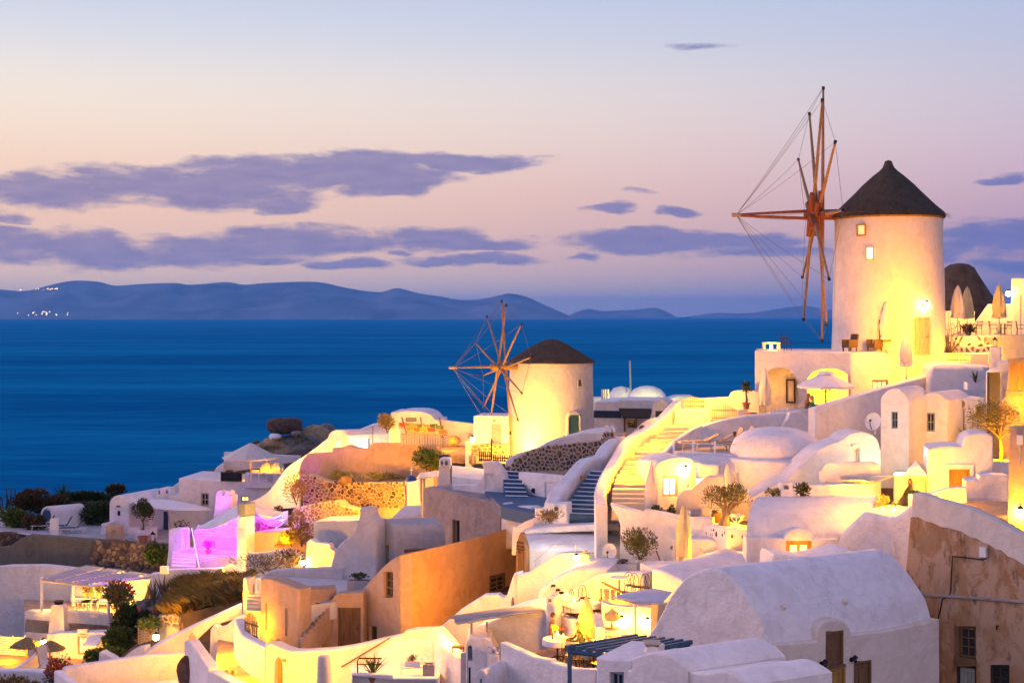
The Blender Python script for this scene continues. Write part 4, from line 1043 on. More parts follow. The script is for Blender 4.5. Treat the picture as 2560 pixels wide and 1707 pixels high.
for q,zb in (((290,935),1.6),((432,930),1.6)):
    p=Pt('E',q[0],q[1],52.9);MB().tube([p,p - Vector((0,0,zb))],.05,6).build('post','plaster_grey',aw)
bt=thing('bell_pillar','slim white pillar with a little arched bell niche on top','pillar')
p9=W(1362,53.0,1388,52.8)
block('pillar',bt,p9,T('E',[(966,1250),(972,720),(985,700),(1010,692),(1035,698),(1052,715),(1060,745),(1058,840),(1045,1250)]),.6,'plaster',.05,[(T('E',[(992,752),(992,728),(1008,716),(1026,728),(1026,752)]),.3)])
# upper dining terrace
ut=thing('upper_dining_terrace','upper white terrace with candle-lit white tables and iron chairs','terrace')
p10=W(1384,54.6,1444,51.5)
block('wall',ut,p10,T('E',[(1040,1500),(1048,842),(1100,868),(1160,902),(1240,945),(1262,950),(1262,1500)]),.4,'plaster',.05,
      [(rectpx(*TR('E',1052,1040,1074,1110)),.2),(rectpx(*TR('E',1088,1065,1120,1260)),.2),(rectpx(*TR('E',1134,1100,1160,1270)),.2)])
for q in ((1052,1040,1074,1110),(1088,1065,1120,1260),(1134,1100,1160,1270)): door(ut,p10,TR('E',*q),'bluegrey',-.12,2,'white_paint',handle=False)
zu=zat(T('E',(0,945))[0][1],51.5) - .5
i2=Vector((.75,.66,0))
a0,a1=p10.pt(1386,1530),p10.pt(1443,1557)
floor3('floor',ut,[a0+Vector((.2,.1,0)),a1+Vector((.2,.1,0)),a1+Vector((2.2,1.4,0)),a1+Vector((3.2,4.2,0)),a0+Vector((1.6,3.0,0))],'floor_tan',zu,2.5)
MB().tube([p10.pt(*q)+Vector((0,0,0)) for q in T('E',[(1060,690),(1075,760),(1230,825)])],.025,6).build('handrail','wood_pale',ut)
def on_up(px,d): p=P(px,HY,d);return Vector((p.x,p.y,zu))
for (px,d,lb) in ((1418,55.0,'cloth-covered table on the upper terrace nearest the bell pillar'),(1436,53.6,'cloth-covered table on the upper terrace beside the closed umbrella'),(1478,54.2,'cloth-covered table right of the closed yellow umbrella')):
    round_table(on_up(px,d),lb,.42,.74,'white_paint',True)
for (px,d,rz,lb) in ((1462,56.4,.5,'iron chair at the back of the upper terrace'),(1490,54.0,-1.2,'iron chair right of the tall yellow umbrella'),(1440,55.6,1.0,'iron chair between two cloth-covered tables'),(1426,53.4,2.4,'iron chair near the edge of the upper terrace')):
    scroll_chair(on_up(px,d),rz,lb)
candle(on_up(1418,55.0)+Vector((0,0,.75)),'candle glass on the table nearest the bell pillar',60);candle(on_up(1436,53.6)+Vector((0,0,.75)),'candle glass on the table by the closed umbrella',80)
light(on_up(1420,55.2)+Vector((0,0,1.5)),60,WARM,.15)
pu=Pt('E',1345,1165,51.0);umbrella_closed(pu,'tall closed yellow umbrella between the two dining terraces',(1165 - 705)/3.675*51/FPX,'canvas_yellow',.24,foot=.35)
us=thing('terrace_stairs','short lamp-lit stairs between the two dining terraces','stairs')
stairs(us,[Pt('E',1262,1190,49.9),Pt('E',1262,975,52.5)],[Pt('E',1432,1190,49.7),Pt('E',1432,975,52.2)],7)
# right lit niche with blue canopy
rn=thing('lit_courtyard','small lamp-lit yellow courtyard wall under a blue canopy','wall')
p11=W(1500,52.6,1640,52.0)
block('wall',rn,p11,T('E',[(1480,1200),(1482,745),(1560,775),(1700,795),(1935,800),(1990,800),(1990,1200)]),.4,'plaster',.05)
block('side_wall',rn,W(1489,50.0,1515,50.0),T('E',[(1430,1500),(1432,990),(1470,978),(1520,990),(1525,1500)]),2.4,'plaster',.05)
block('jamb',rn,W(1622,50.8,1650,50.6),T('E',[(1930,1050),(1932,745),(1985,745),(2010,745),(2000,900),(1985,1050)]),.5,'plaster_grey',.04)
floor3('floor',rn,[P(1490,HY,49.6),P(1630,HY,49.0),P(1650,HY,52.3),P(1500,HY,52.8)],'floor_tan',zat(T('E',(0,1040))[0][1],50) - .55,1.5)
for (q,lb) in (((1680,905),'bright wall lamp in the yellow courtyard behind the small umbrella'),((1915,920),'bright wall lamp beside the grey jamb of the yellow courtyard')):
    wall_lamp(p11.pt(*T('E',q)[0]),p11.n,lb,75,s=1.2)
pu=Pt('E',1580,1000,51.4);umbrella_closed(pu,'small closed yellow umbrella before the glowing courtyard wall',(1000 - 815)/3.675*51.4/FPX,'canvas_yellow',.24,foot=.3)
cn=thing('fabric_canopy','blue-grey fabric canopy with a fringed edge on a white post','canopy')
ca=[Pt('E',1585,698,49.8),Pt('E',1800,742,48.6),Pt('E',2050,748,48.4),Pt('E',2130,655,51),Pt('E',1960,625,52.4),Pt('E',1760,655,51.6)]
cx_=sum(ca,Vector())/6+Vector((0,0,.12));V=[cx_]+ca+[cx_ - Vector((0,0,.03))]+[p - Vector((0,0,.03)) for p in ca]
mk('canopy',V,[(0,1+i,1+(i+1)%6) for i in range(6)]+[(7,8+(i+1)%6,8+i) for i in range(6)]+[(1+i,8+i,8+(i+1)%6,1+(i+1)%6) for i in range(6)],'canvas_blue',cn,False)
m=MB()
for a,b in ((ca[0],ca[1]),(ca[1],ca[2])):
    for i in range(26): p=a.lerp(b,(i+.5)/26);m.box((p.x,p.y,p.z - .06),(.03,.012,random.uniform(.05,.12)))
m.build('fringe','canvas_blue',cn,False)['kind']='stuff'
MB().tube([Pt('E',1790,735,49.0),Pt('E',1790,1045,49.0)],.06,8).build('post','white_paint',cn)
rl_=thing('crossed_railing','white wooden railing with crossed bars below the courtyard','railing')
p12=W(1510,49.0,1575,48.4)
for (a,b,w) in [((1515,1020),(1745,1065),.03),((1515,1060),(1745,1105),.02),((1515,1130),(1745,1180),.03),((1520,1065),(1570,1150),.018),((1570,1070),(1520,1140),.018),((1600,1080),(1660,1170),.018),((1660,1090),(1600,1155),.018),((1680,1095),(1740,1180),.018)]:
    MB().tube([p12.pt(*T('E',a)[0]),p12.pt(*T('E',b)[0])],w,5).build('bar','white_paint',rl_)
for x,y in ((1515,1015),(1585,1030),(1670,1045),(1742,1060)): MB().tube([p12.pt(*T('E',(x,y))[0]),p12.pt(*T('E',(x,y+120))[0])],.03,5).build('post','white_paint',rl_)
# terrace above with stair rail and stacked chairs
tt=thing('chair_terrace','white terrace wall below the planters with folded iron chairs','terrace')
p13=W(1430,57.0,1640,55.0)
ho=cr(T('E',[(1160,700),(1230,630),(1330,560),(1420,515),(1520,490),(1640,480)]),3)+T('E',[(1860,478),(1868,490),(1868,820),(1160,900)])
block('wall',tt,p13,ho,.5,'plaster',.1)
block('pier',tt,W(1605,55.8,1630,55.6),T('E',[(1870,900),(1872,485),(1932,478),(1935,900)]),.8,'plaster_warm',.04)
zc_=zat(T('E',(0,800))[0][1],52.6)
floor3('floor',tt,[P(1505,HY,52.9),P(1640,HY,52.3),P(1660,HY,55.2),P(1500,HY,56.3)],'floor_tan',zc_,1.6)
for (a,b) in (((1490,570),(1680,665)),): MB().tube([Pt('E',*a,54.2),Pt('E',*b,53.0)],.05,6).build('handrail','wood_brown',tt)
for x,y in ((1500,580),(1560,610),(1615,650),(1665,665)): MB().tube([Pt('E',x,y,53.8),Pt('E',x,y+150,53.8)],.02,5).build('baluster','white_paint',tt)
for (px,d,rz,lb) in ((1575,54.6,.2,'iron chair leaning at the white table above the blue canopy, first of three'),(1592,54.3,.4,'iron chair above the blue canopy, middle of three'),(1612,54.2,-.2,'iron chair above the blue canopy beside the tan pier')):
    p=P(px,HY,d);scroll_chair(Vector((p.x,p.y,zc_)),rz,lb)
p=P(1548,HY,54.4);round_table(Vector((p.x,p.y,zc_)),'small white round table above the blue canopy',.36,.8,'white_paint')
light(P(1545,1500,53.6),90,WARM,.15)
# vault behind (lavender crest) and corner house
lv=thing('lavender_vault','low lavender vault roof behind the dining terraces','vault')
block('vault',lv,W(1300,58.6,1540,57.6),cr(T('E',[(880,780),(900,665),(960,600),(1060,530),(1160,475),(1260,440),(1400,432),(1560,440)]),3)+T('E',[(1640,800),(880,900)]),2.6,'plaster',.25)
sp=thing('garden_spotlights','small black garden spotlight on the lavender vault edge','spotlight')
for i,q in enumerate(((1040,600),(1085,640),(1115,665))):
    p=Pt('E',*q,56.8);MB().tube([p,p+Vector((-.12,0,-.1))],.015,5).build('stalk','iron',sp);MB().ball(p,(.11,.06,.06),8,5).build('lamp_head','iron',sp)
cw=thing('corner_house','white house corner with blue shaded flat roof behind the big vault','house')
pcw=W(1628,54.0,1760,52.5)
block('wall',cw,pcw,T('E',[(1934,900),(1938,470),(1955,448),(2000,444),(2080,470),(2180,520),(2300,600),(2352,640),(2352,900)]),Vector((3.2,3.2,.25)),'plaster',.12)
block('roof',cw,W(1660,55.5,1900,56.5),T('G',[(520,470),(600,450),(1000,436),(1600,396),(1600,600),(520,600)]),2.0,'plaster',.1)

# ================================================================ RIGHT: olive-tree terrace, dome house, lit stairs, twin houses
ot=thing('umbrella_terrace','white terrace with a curved parapet under the lit stairs','terrace')
pw=W(1515,62.0,1800,59.8)
block('parapet',ot,pw,T('F',[(150,1420),(155,970),(135,905),(100,850),(70,800),(140,815),(230,840),(330,868),(343,845),(480,865),(600,893),(690,905),(870,905),(870,1420)]),.4,'plaster',.08)
MB().ball(pw.pt(*T('F',(557,1140))[0]),.09,8,5).build('drain_spout','stone_grey',ot)
zf=zat(T('F',(0,900))[0][1],60.5) - .75
floor3('floor',ot,[P(1610,HY,62.0),P(1790,HY,60.4),P(1900,HY,61.5),P(1900,HY,66),P(1640,HY,64.5)],'floor_tan',zf,2.0)
def on_f(px,d,z=zf): p=P(px,HY,d);return Vector((p.x,p.y,z))
def pol(tile,x,y,d,z): p=Pt(tile,x,y,d);return Vector((p.x,p.y,z))
for (x,yt,yb,d,lb) in ((400,490,835,62.3,'closed cream umbrella at the foot of the lit yellow stairs'),(715,505,700,63.4,'closed tan umbrella before the small lit window'),(985,497,720,62.8,'closed cream umbrella beside door number two')):
    top=Pt('F',x,yt,d);base=Vector((top.x,top.y,zf));umbrella_closed(base,lb,top.z - zf,'canvas',.2 if x != 400 else .26,foot=.55)
for (x,d,sx,lb) in ((440,61.6,.5,'terracotta trough with a leafy plant by the first cream umbrella'),(555,61.4,.85,'long terracotta trough with a green shrub in front of the lit window')):
    b=on_f(1500+x/3.092,d,zf+.15);planter(b,lb,sx+.3,.4,.45,'terracotta',group='terracotta troughs')
    shrub('potted_shrub','thin potted shrub rising from the '+('small' if x==440 else 'long')+' terracotta trough',b+Vector((0,0,.45)),(.28,.25,.48),170,.13,'leaf_dark',sd=int(x),group='potted shrubs')
def wicker_chair(p,rz,label,group='wicker armchairs',mat='wicker'):
    t=thing('wicker_armchair',label,'armchair',group);R=Matrix.Translation(Vector(p)) @ Matrix.Rotation(rz,4,'Z')
    MB(R).box((0,0,.3),(.6,.6,.22)).build('seat',mat,t,False)
    for a in (-1,1):
        MB(R).box((a*.27,0,.46),(.08,.6,.34)).build('armrest',mat,t,False)
        for b in (-1,1): MB(R).box((a*.25,b*.25,.1),(.06,.06,.2)).build('leg',mat,t,False)
    MB(R).box((0,-.3,.62),(.6,.09,.62),0,('X',.16)).build('backrest',mat,t,False);return t
for (x,d,rz,lb) in ((355,62.2,1.2,'dark wicker armchair at the foot of the lit stairs'),(830,61.0,1.7,'dark wicker armchair left of the olive tree'),(880,60.6,.4,'dark wicker armchair just behind the olive trunk')):
    wicker_chair(on_f(1500+x/3.092,d),rz,lb)
p=on_f(1500+395/3.092,61.7);round_table(p,'small round cafe table around the first cream umbrella',.3,.72,'white_paint')
wc=thing('white_chair','slatted white folding chair on the umbrella terrace','chair');R=Matrix.Translation(on_f(1500+690/3.092,61.2)) @ Matrix.Rotation(2.4,4,'Z')
for i in range(5): MB(R).box((0,-.22+.1*i,.44),(.44,.07,.025)).build('seat_slat','white_paint',wc,False)
for i in range(4): MB(R).box((0,.26,.56+.11*i),(.44,.025,.07)).build('back_slat','white_paint',wc,False)
for a in (-1,1):
    for b in (-1,1): MB(R).box((a*.2,b*.22,.23 if b<0 else .45),(.035,.035,.46 if b<0 else .9)).build('leg','white_paint',wc,False)
st=thing('stepped_wall','white wall with scalloped stepped top among the umbrellas','wall')
block('wall',st,W(1690,62.4,1812,62.0),cr(T('F',[(585,900),(590,790),(605,735),(660,690),(700,690),(735,655),(770,635),(800,605),(850,585),(960,588)]),2)+T('F',[(965,900)]),.5,'plaster_warm',.1)
# olive tree in perforated planter
op=thing('perforated_planter','white raised planter with dark round stones in its sides under the olive tree','planter')
pa_=W(1757,60.2,1817.5,58.4);pb_=W(1817.5,58.4,1872,59.0)
block('side',op,pa_,T('F',[(798,1420),(798,965),(820,958),(982,996),(982,1420)]),Vector((1.0,.9,0)),'plaster',.05)
block('side',op,pb_,T('F',[(981,1420),(981,996),(1150,994),(1150,1420)]),Vector((-.5,1.9,0)),'plaster',.05)
rh=random.Random(3)
for (x,y,w,h) in ((822,1027,9,20),(862,1003,7,12),(882,1003,14,18),(855,1038,6,12),(868,1040,6,12),(903,1035,20,46),(948,1042,14,30),(964,1025,9,24)):
    MB().ball(pa_.pt(*T('F',(x,y))[0]),(w/3.092/FPX*60*.62,.03,h/3.092/FPX*60*.5),8,6,.1,x).build('stone','stone_dark',op)
for (x,y,w,h) in ((1018,1052,22,30),(1100,1055,28,28)):
    MB().ball(pb_.pt(*T('F',(x,y))[0]),(w/3.092/FPX*59*.55,.03,h/3.092/FPX*59*.5),8,6,.1,x).build('stone','stone_dark',op)
tr=Pt('F',965,968,59.6)
tree=thing('olive_tree','spreading lamp-lit olive tree with a stout trunk in the white planter','tree')
MB().tube([tr+Vector((0,0,-.3)),tr+Vector((0,0,.12)),tr+Vector((.03,0,.3)),tr+Vector((.08,.02,.52)),tr+Vector((.08,0,.75))],[.3,.24,.18,.17,.08],9).build('trunk','bark_pale',tree)
m=MB();rb=random.Random(8)
for i in range(11):
    a=2*pi*i/11;e=Vector((cos(a)*.7,sin(a)*.6,rb.uniform(.4,.85)));s0=tr+Vector((.08,0,.5));m.tube([s0,s0+e*.5+Vector((0,0,.12)),s0+e],[.07,.04,.012],5)
m.build('limbs','bark_pale',tree)
V,Fc=leaves(tr+Vector((.08,0,1.16)),(1.05,.9,.74),2000,.13,12,.75,.5,.26,13);mk('crown',V,Fc,'leaf_olive',tree,False)
light(tr+Vector((.75,-.35,.35)),45,WARM,.08);light(tr+Vector((.4,.55,.5)),45,WARM,.08)
wt=thing('iron_table','white iron table with curled legs beside the olive trunk','table');p=Pt('F',1055,985,59.3);s=59.3/FPX/3.092
MB().lathe([(56*s,0),(58*s,4*s),(55*s,8*s)],p+Vector((0,0,88*s)),18).build('tabletop','white_paint',wt)
for k in range(3):
    a=k*2.1+.3;MB().tube([p+Vector((cos(a)*r_*s,sin(a)*r_*s,z_*s)) for r_,z_ in ((40,86),(44,60),(14,42),(12,22),(30,0))],.022,5).build('leg','white_paint',wt)
sv_=thing('shaded_vault','small lavender barrel vault below the perforated planter','vault')
block('vault',sv_,W(1715,59.4,1812,59.0),T('F',[(560,1420),(560,1078),(690,1074)])+cr(T('F',[(840,1072),(885,1088),(922,1140),(945,1230),(950,1420)]),3),2.4,'plaster',.1)
yw=thing('glowing_wall','low rounded white wall glowing yellow beside the small vault','wall')
block('wall',yw,W(1793,58.2,1872,57.8),cr(T('F',[(900,1420),(912,1260),(940,1205),(990,1178),(1050,1172),(1150,1172)]),3)+T('F',[(1150,1420)]),.4,'plaster',.08)
light(Pt('F',1085,1235,57.2),60,WARM,.12);light(Pt('F',800,1262,57.6),40,WARM,.12)
zq=zat(T('F',(0,1330))[0][1],57.0)
lt_=thing('lower_terrace','hidden lamp-lit terrace floor behind the big vault','terrace')
floor3('floor',lt_,[P(1660,HY,55.6),P(1870,HY,55.2),P(1870,HY,58.2),P(1660,HY,60.0)],'floor_tan',zq,.8)
for (x,d,rz,lb) in ((645,56.6,.3,'iron chair under the tall yellow umbrella'),(770,57.0,1.0,'iron chair before the lavender vault, middle of the row'),(870,57.2,-.4,'iron chair before the lavender vault, nearest the glowing wall'),(1035,56.8,.2,'iron chair before the glowing yellow wall')):
    scroll_chair(pol('F',x,1300,d,zat(T('F',(0,1222))[0][1],d) - .92),rz,lb)
p=Pt('F',648,1262,56.9);umbrella_closed(p,'tall closed golden umbrella in front of the white parapet',(1262 - 818)/3.092*56.9/FPX,'canvas_yellow',.27,foot=.05,group='closed parasols')
light(p+Vector((.55,-.3,.7)),35,WARM,.1)
p=Pt('F',778,1250,58.6);umbrella_closed(p,'short pale folded umbrella before the lavender vault',(1250 - 1162)/3.092*58.6/FPX,'canvas',.22,foot=.0)
rod=thing('leaning_pole','thin dark pole leaning on the white terrace wall','pole');MB().tube([Pt('F',436,1165,59.8),Pt('F',490,1310,58.9)],.03,6).build('pole','wood_brown',rod)

# vault house with lit dormer
dv=thing('dormer_house','white house with a wide lavender vault roof and a lit arched dormer','house')
z_r,z_e=zat(T('F',(0,745))[0][1],58.4),zat(T('F',(0,1056))[0][1],56.0)
prof=[]
for i in range(11):
    a=pi/2*i/10;y=56.0+2.4*(1 - cos(a));prof.append(Vector(((1866 - CX)/FPX*56+(y - 56)*.36,y,z_e+(z_r - z_e)*sin(a))))
for y,dz in ((59.8,-.25),(60.6,-1.0)): prof.append(Vector((prof[0].x+(y - 56)*.36,y,z_r+dz)))
prof+=[Vector((prof[-1].x,60.6,z_e - 3)),Vector((prof[0].x,56.0,z_e - 3))]
prism('vault',dv,prof,Vector((5.0,.5,0)),'plaster')
pdv=W(1866,55.75,2110,55.9)
ha=T('F',[(1128,1480),(1130,1060),(1415,1062)])+arch(*[T('F',(1418,0))[0][0],T('F',(0,1075))[0][1],T('F',(1648,0))[0][0],T('F',(0,984))[0][1]])+T('F',[(1652,1066),(1850,1068),(1850,1480)])
block('facade',dv,pdv,ha,.7,'plaster',.07,[(rectpx(*TR('F',1437,1086,1640,1190)),.2)])
window(dv,pdv,TR('F',1437,1086,1640,1300),2,1,'wood_ochre','lit',-.14,.22,name='window')
light(pdv.pt(*T('F',(1540,1140))[0])+Vector((0,-.5,0)),10,WARM,.2)
bl=thing('low_house','low white roof with blue shaded slope behind the big vault crest','roof')
block('wall',bl,W(1930,53.4,2130,53.8),T('G',[(1570,520),(1585,340),(1602,310),(1700,322),(1890,350),(2000,330),(2240,270),(2330,290),(2330,520)]),1.6,'plaster',.1)

# house with the oval dome, door number 2
dh=thing('domed_house','round white house with an oval dome, fan window and door number two','house')
cd=P(1937,HY,66.5);zd=zat(T('F',(0,462))[0][1],64.4);rd=2.66
MB().lathe([(rd,-3.2),(rd,-.12),(rd - .04,-.03),(rd - .14,0),(.5,.02)],(cd.x,cd.y,zd),48).build('drum','plaster',dh,True,angle=50)
MB().lathe([(2.1,-.05),(2.13,.2),(2.06,.5),(1.85,.82),(1.5,1.08),(1.0,1.24),(.5,1.31),(.05,1.33)],(cd.x+.05,cd.y,zd),40).build('dome','plaster',dh,True,angle=80)
pq=facade_on(cd,rd,T('F',(1040,0))[0][0],64)
door(dh,pq.off(.06),TR('F',1016,556,1066,700),'plaster_warm',-.03,2,'white_paint',handle=True)
def lettering(txt,pl,x,y,h,parent,mat):
    c=bpy.data.curves.new('number','FONT');c.body=txt;c.size=h*1.4;c.extrude=.004;c.align_x='CENTER';c.materials.append(M(mat))
    o=bpy.data.objects.new('number',bpy.data.meshes.new_from_object(bpy.data.objects.new('text',c)));COL.objects.link(o);p=pl.pt(x,y)+pl.n*.1;WLOC[o.name]=p;o.parent=parent
    o.rotation_euler=(pi/2,0,math.atan2(pl.u.y,pl.u.x));return o
lettering('2',pq,*T('F',(1053,625))[0],.17,dh,'iron')
wall_lamp(pq.pt(*T('F',(1020,508))[0]),pq.n,'unlit round wall lamp above door number two',0,lit=False,s=1.0)
pq=facade_on(cd,rd,T('F',(1415,0))[0][0],64).off(.02)
u0,u1,v0,v1=pq.rect(*TR('F',1350,580,1480,650));uc,rr_=(u0+u1)/2,(u1 - u0)/2
fw_=MB().add([pq.xyz(uc+rr_*cos(pi*i/16)*k_,v0+(v1 - v0)*sin(pi*i/16)*k_,d_) for k_,d_ in ((1.12,.06),(.88,.06),(1.12,-.05),(.88,-.05)) for i in range(17)],
               [(i,i+1,18+i,17+i) for i in range(16)]+[(34+i,35+i,1+i,i) for i in range(16)]).build('fan_window','plaster',dh)
for i in range(4):
    a0_,a1_=pi*i/4+.05,pi*(i+1)/4 - .05
    mk('pane',[pq.xyz(uc,v0,.03)]+[pq.xyz(uc+rr_*.9*cos(a0_+(a1_ - a0_)*k/4),v0+(v1 - v0)*.9*sin(a0_+(a1_ - a0_)*k/4),.03) for k in range(5)],[(0,1,2,3,4,5)],'wood_ochre',fw_,False)

# small house with wavy gable and bright lamp
gh=thing('gabled_house','small white house with a wavy gable, lit window and glaring lamp','house')
pg_=W(1634,63.4,1800,64.2)
block('wall',gh,pg_,cr(T('F',[(412,860),(416,560),(430,498),(480,465),(560,444),(640,440),(700,450),(760,475),(830,500),(930,500)]),3)+T('F',[(930,860)]),2.4,'plaster',.1,[(rectpx(*TR('F',482,584,600,745)),.2),(rectpx(*TR('F',735,596,805,680)),.2)])
window(gh,pg_,TR('F',482,584,600,745),2,1,'wood_pale','lit_white',-.12,.1)
window(gh,pg_,TR('F',735,596,805,680),2,1,'white_paint','lit_white',-.12,.06)
wall_lamp(pg_.pt(*T('F',(650,530))[0]),pg_.n,'glaring round wall lamp on the wavy-gabled white house',85,s=1.3,off=.5)

# lit staircase with curving parapet
ys=thing('lit_stairs','broad outdoor staircase glowing yellow between white curved parapets','stairs')
L_=[Pt('F',90,806,62.6),Pt('F',95,700,63.6),Pt('F',130,560,65.2),Pt('F',200,440,66.8),Pt('F',300,330,68.4),Pt('F',430,262,70.0),Pt('F',520,205,71.2)]
R_=[Pt('F',385,840,62.4),Pt('F',395,740,63.4),Pt('F',430,560,65.0),Pt('F',490,440,66.6),Pt('F',590,330,68.2),Pt('F',700,255,69.9),Pt('F',780,205,71.0)]
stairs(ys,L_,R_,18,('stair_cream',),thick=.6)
path=[Pt('F',*q) for q in ((58,800,62.5),(42,705,63.4),(70,600,64.6),(125,500,65.8),(185,400,67.2),(228,322,68.4),(300,262,69.6),(430,192,71.2),(510,128,72.4),(570,62,73.6),(625,5,74.6))]
path_wall('parapet',ys,[Vector(p) for p in cr([tuple(p) for p in path],3)],.5,(2.6,),'plaster',.12)
path2=[Pt('F',*q) for q in ((480,470,66.2),(520,400,67.0),(590,320,68.2),(680,255,69.6),(760,205,70.6),(860,172,71.4))]
path_wall('side_wall',ys,[Vector(p) for p in cr([tuple(p) for p in path2],3)],.3,(1.4,),'plaster',.1)
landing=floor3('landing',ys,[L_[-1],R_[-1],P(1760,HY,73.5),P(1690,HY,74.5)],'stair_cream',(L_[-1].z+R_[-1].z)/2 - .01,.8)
for (x,y,d,pw_) in ((130,600,64.3,110),(330,500,66.0,120),(280,330,68.3,100),(600,160,71.3,150)): light(Pt('F',x,y,d)+Vector((.35,-.1,.35)),pw_,WARM,.12)
# gates and lit court at the stair head
gc=thing('gate_court_wall','lamp-lit yellow court walls at the head of the stairs','wall')
block('wall',gc,W(1690,73.2,1785,73.0),T('L',[(700,960),(745,690),(990,686),(1012,690),(1012,960)]),.4,'plaster',.05)
block('back_wall',gc,W(1690,75.5,1900,74.6),cr(T('L',[(740,760),(790,650),(830,600),(945,602),(1150,592)]),2)+cr(T('L',[(1160,566),(1190,546),(1270,541),(1340,545),(1388,562)]),2)+T('L',[(1388,800)]),.4,'plaster',.06)
block('pillar',gc,W(1845,72.4,1866,72.2),T('L',[(1215,900),(1215,692),(1280,690),(1280,900)]),.4,'plaster_warm',.04)
light(P(1775,1002,73.8),110,WARM,.15);light(P(1730,1012,72.2),40,WARM,.12)
pgt=W(1705,73.7,1765,73.6);picket_gate('arched cream picket fence panel atop the lit stair wall',pgt,TR('L',792,592,962,685),12,'wood_pale',arc_top,'picket_fence','fence')
pgt=W(1778,72.0,1846,71.8);picket_gate('double wooden picket gate with a pointed top, glowing yellow',pgt,TR('L',1018,636,1215,790),14,'wood_pale',tri_top)
for k_,(x,y,d,lb) in enumerate(((1285,690,72.6,'terracotta pot with a thin tree beside the pointed picket gate'),(1330,745,72.0,'broad terracotta pot below the thin tree pot'))):
    q=Pt('L',x,y,d);pot(q,lb,.2 if k_==0 else .26,.34 if k_==0 else .2)
shrub('potted_tree','thin-leaved potted tree right of the picket gate',Pt('L',1285,650,72.6),(.35,.3,.65),190,.15,'leaf_dark',sd=44,trunk=.5,group='potted shrubs')

# lounger terrace
lt=thing('lounger_terrace','white sun terrace with a curved back wall and rail posts','terrace')
zl=zat(T('F',(0,412))[0][1],66.2)
floor3('floor',lt,[Pt('F',575,400,66.4),Pt('F',1060,430,65.8),P(1890,HY,69),P(1850,HY,72.0),P(1720,HY,71.5)],'floor_grey',zl,.5)
block('back_wall',lt,W(1690,70.5,2045,72.0),cr(T('F',[(585,470),(630,340),(700,265),(770,212),(860,178),(960,152),(1120,122),(1300,104),(1460,92)]),3)+T('F',[(1480,86),(1548,84),(1600,125),(1668,186),(1672,420)]),.5,'plaster',.1)
block('ramp_wall',lt,W(1930,71.0,2042,71.4),T('F',[(1345,330),(1475,92),(1548,88),(1664,188),(1668,330)]),.45,'plaster',.06)
block('front_wall',lt,W(1686,66.2,1850,65.6),T('F',[(570,520),(572,395),(720,402),(900,412),(1060,424),(1060,520)]),.3,'plaster',.05)
MB().lathe([(2.0,-.8),(1.9,0),(1.3,.22),(.5,.3),(.05,.31)],Pt('F',850,470,66.2),28,sx=1.05,sy=.8).build('roof_bulge','plaster',lt,True,angle=80)
for x,y in ((570,305),(720,308),(888,316),(1046,330)): MB().tube([Pt('F',x,y,66.0),Pt('F',x,y+120,66.0)],.05,8).build('rail_post','white_paint',lt)
for a,b in (((570,318),(720,322)),((720,322),(888,330)),((888,330),(1046,344))): MB().tube([Pt('F',*a,66.0),Pt('F',*b,66.0)],.014,5).build('rail_rope','rope',lt)
for (x,d,rz,bk,lb) in ((760,68.2,.12,.45,'sun lounger with a low tan back at the left of the row'),(870,68.0,.12,.5,'sun lounger with a folded tan back, second of the row'),(1000,67.8,.2,1.15,'sun lounger with its tan back raised high'),(1090,68.6,.2,1.15,'sun lounger with a raised tan back beside the dome')):
    sun_lounger(pol('F',x,400,d,zl),rz,lb,back=bk)
MB().tube([Pt('F',1042,262,70.6),Pt('F',1042,262,70.3)],.13,10).build('drain_spout','stone_dark',lt)
for q,lb in (((1215,262),'small red pot plant on the sun terrace'),((1262,252),'small dark pot plant behind the oval dome')):
    b=Pt('F',*q,69.5);b.z=zl+.55;shrub('pot_plant',lb,b,(.16,.16,.2),50,.1,'leaf_red' if 'red' in lb else 'leaf_dark',sd=int(q[0]),group='potted shrubs')

# sloping peach wall and little arched house in front of the dome
aw_=thing('arched_outbuilding','sloping peach wall ending in a small white arched outbuilding','building')
pI=W(1890,62.3,2204,63.4)
block('wall',aw_,pI,T('I',[(-110,1460),(-110,1365),(-20,1312),(150,1218),(230,1150),(300,1082),(360,1025),(420,985),(500,952),(556,932)])+arch(*[T('I',(560,0))[0][0],T('I',(0,985))[0][1],T('I',(868,0))[0][0],T('I',(0,860))[0][1]])[2:]+T('I',[(876,1010),(876,1460)]),1.6,'plaster',.08,[(rectpx(*TR('I',660,982,708,1095)),.25)])
door(aw_,pI,TR('I',660,982,708,1095),'plaster_warm',-.18,2,handle=False)
MB().pbox(pI,*pI.rect(*TR('I',645,960,718,975)),0,.06).build('lintel','plaster',aw_,False)
sc_=thing('small_chapel','tiny white chapel-like vault with a green-shaded roof','chapel')
pS=W(2046,61.2,2098,60.8)
block('front',sc_,pS,T('I',[(388,1460),(390,1166),(412,1164)])+arch(*[T('I',(412,0))[0][0],T('I',(0,1172))[0][1],T('I',(550,0))[0][0],T('I',(0,1100))[0][1]])+T('I',[(552,1460)]),Vector((1.95,.55,0)),'plaster',.05,[(rectpx(*TR('I',440,1228,512,1300)),.06)])
lw=thing('lit_yard_wall','pale wall glowing yellow under a thin cane awning','wall')
pL=W(1985,60.4,2190,59.8)
block('wall',lw,pL,T('I',[(190,1560),(195,1275),(560,1268),(815,1262),(830,1560)]),.4,'plaster',.05)
aw2=thing('cane_awning','thin cane awning edge over the glowing yard wall','awning')
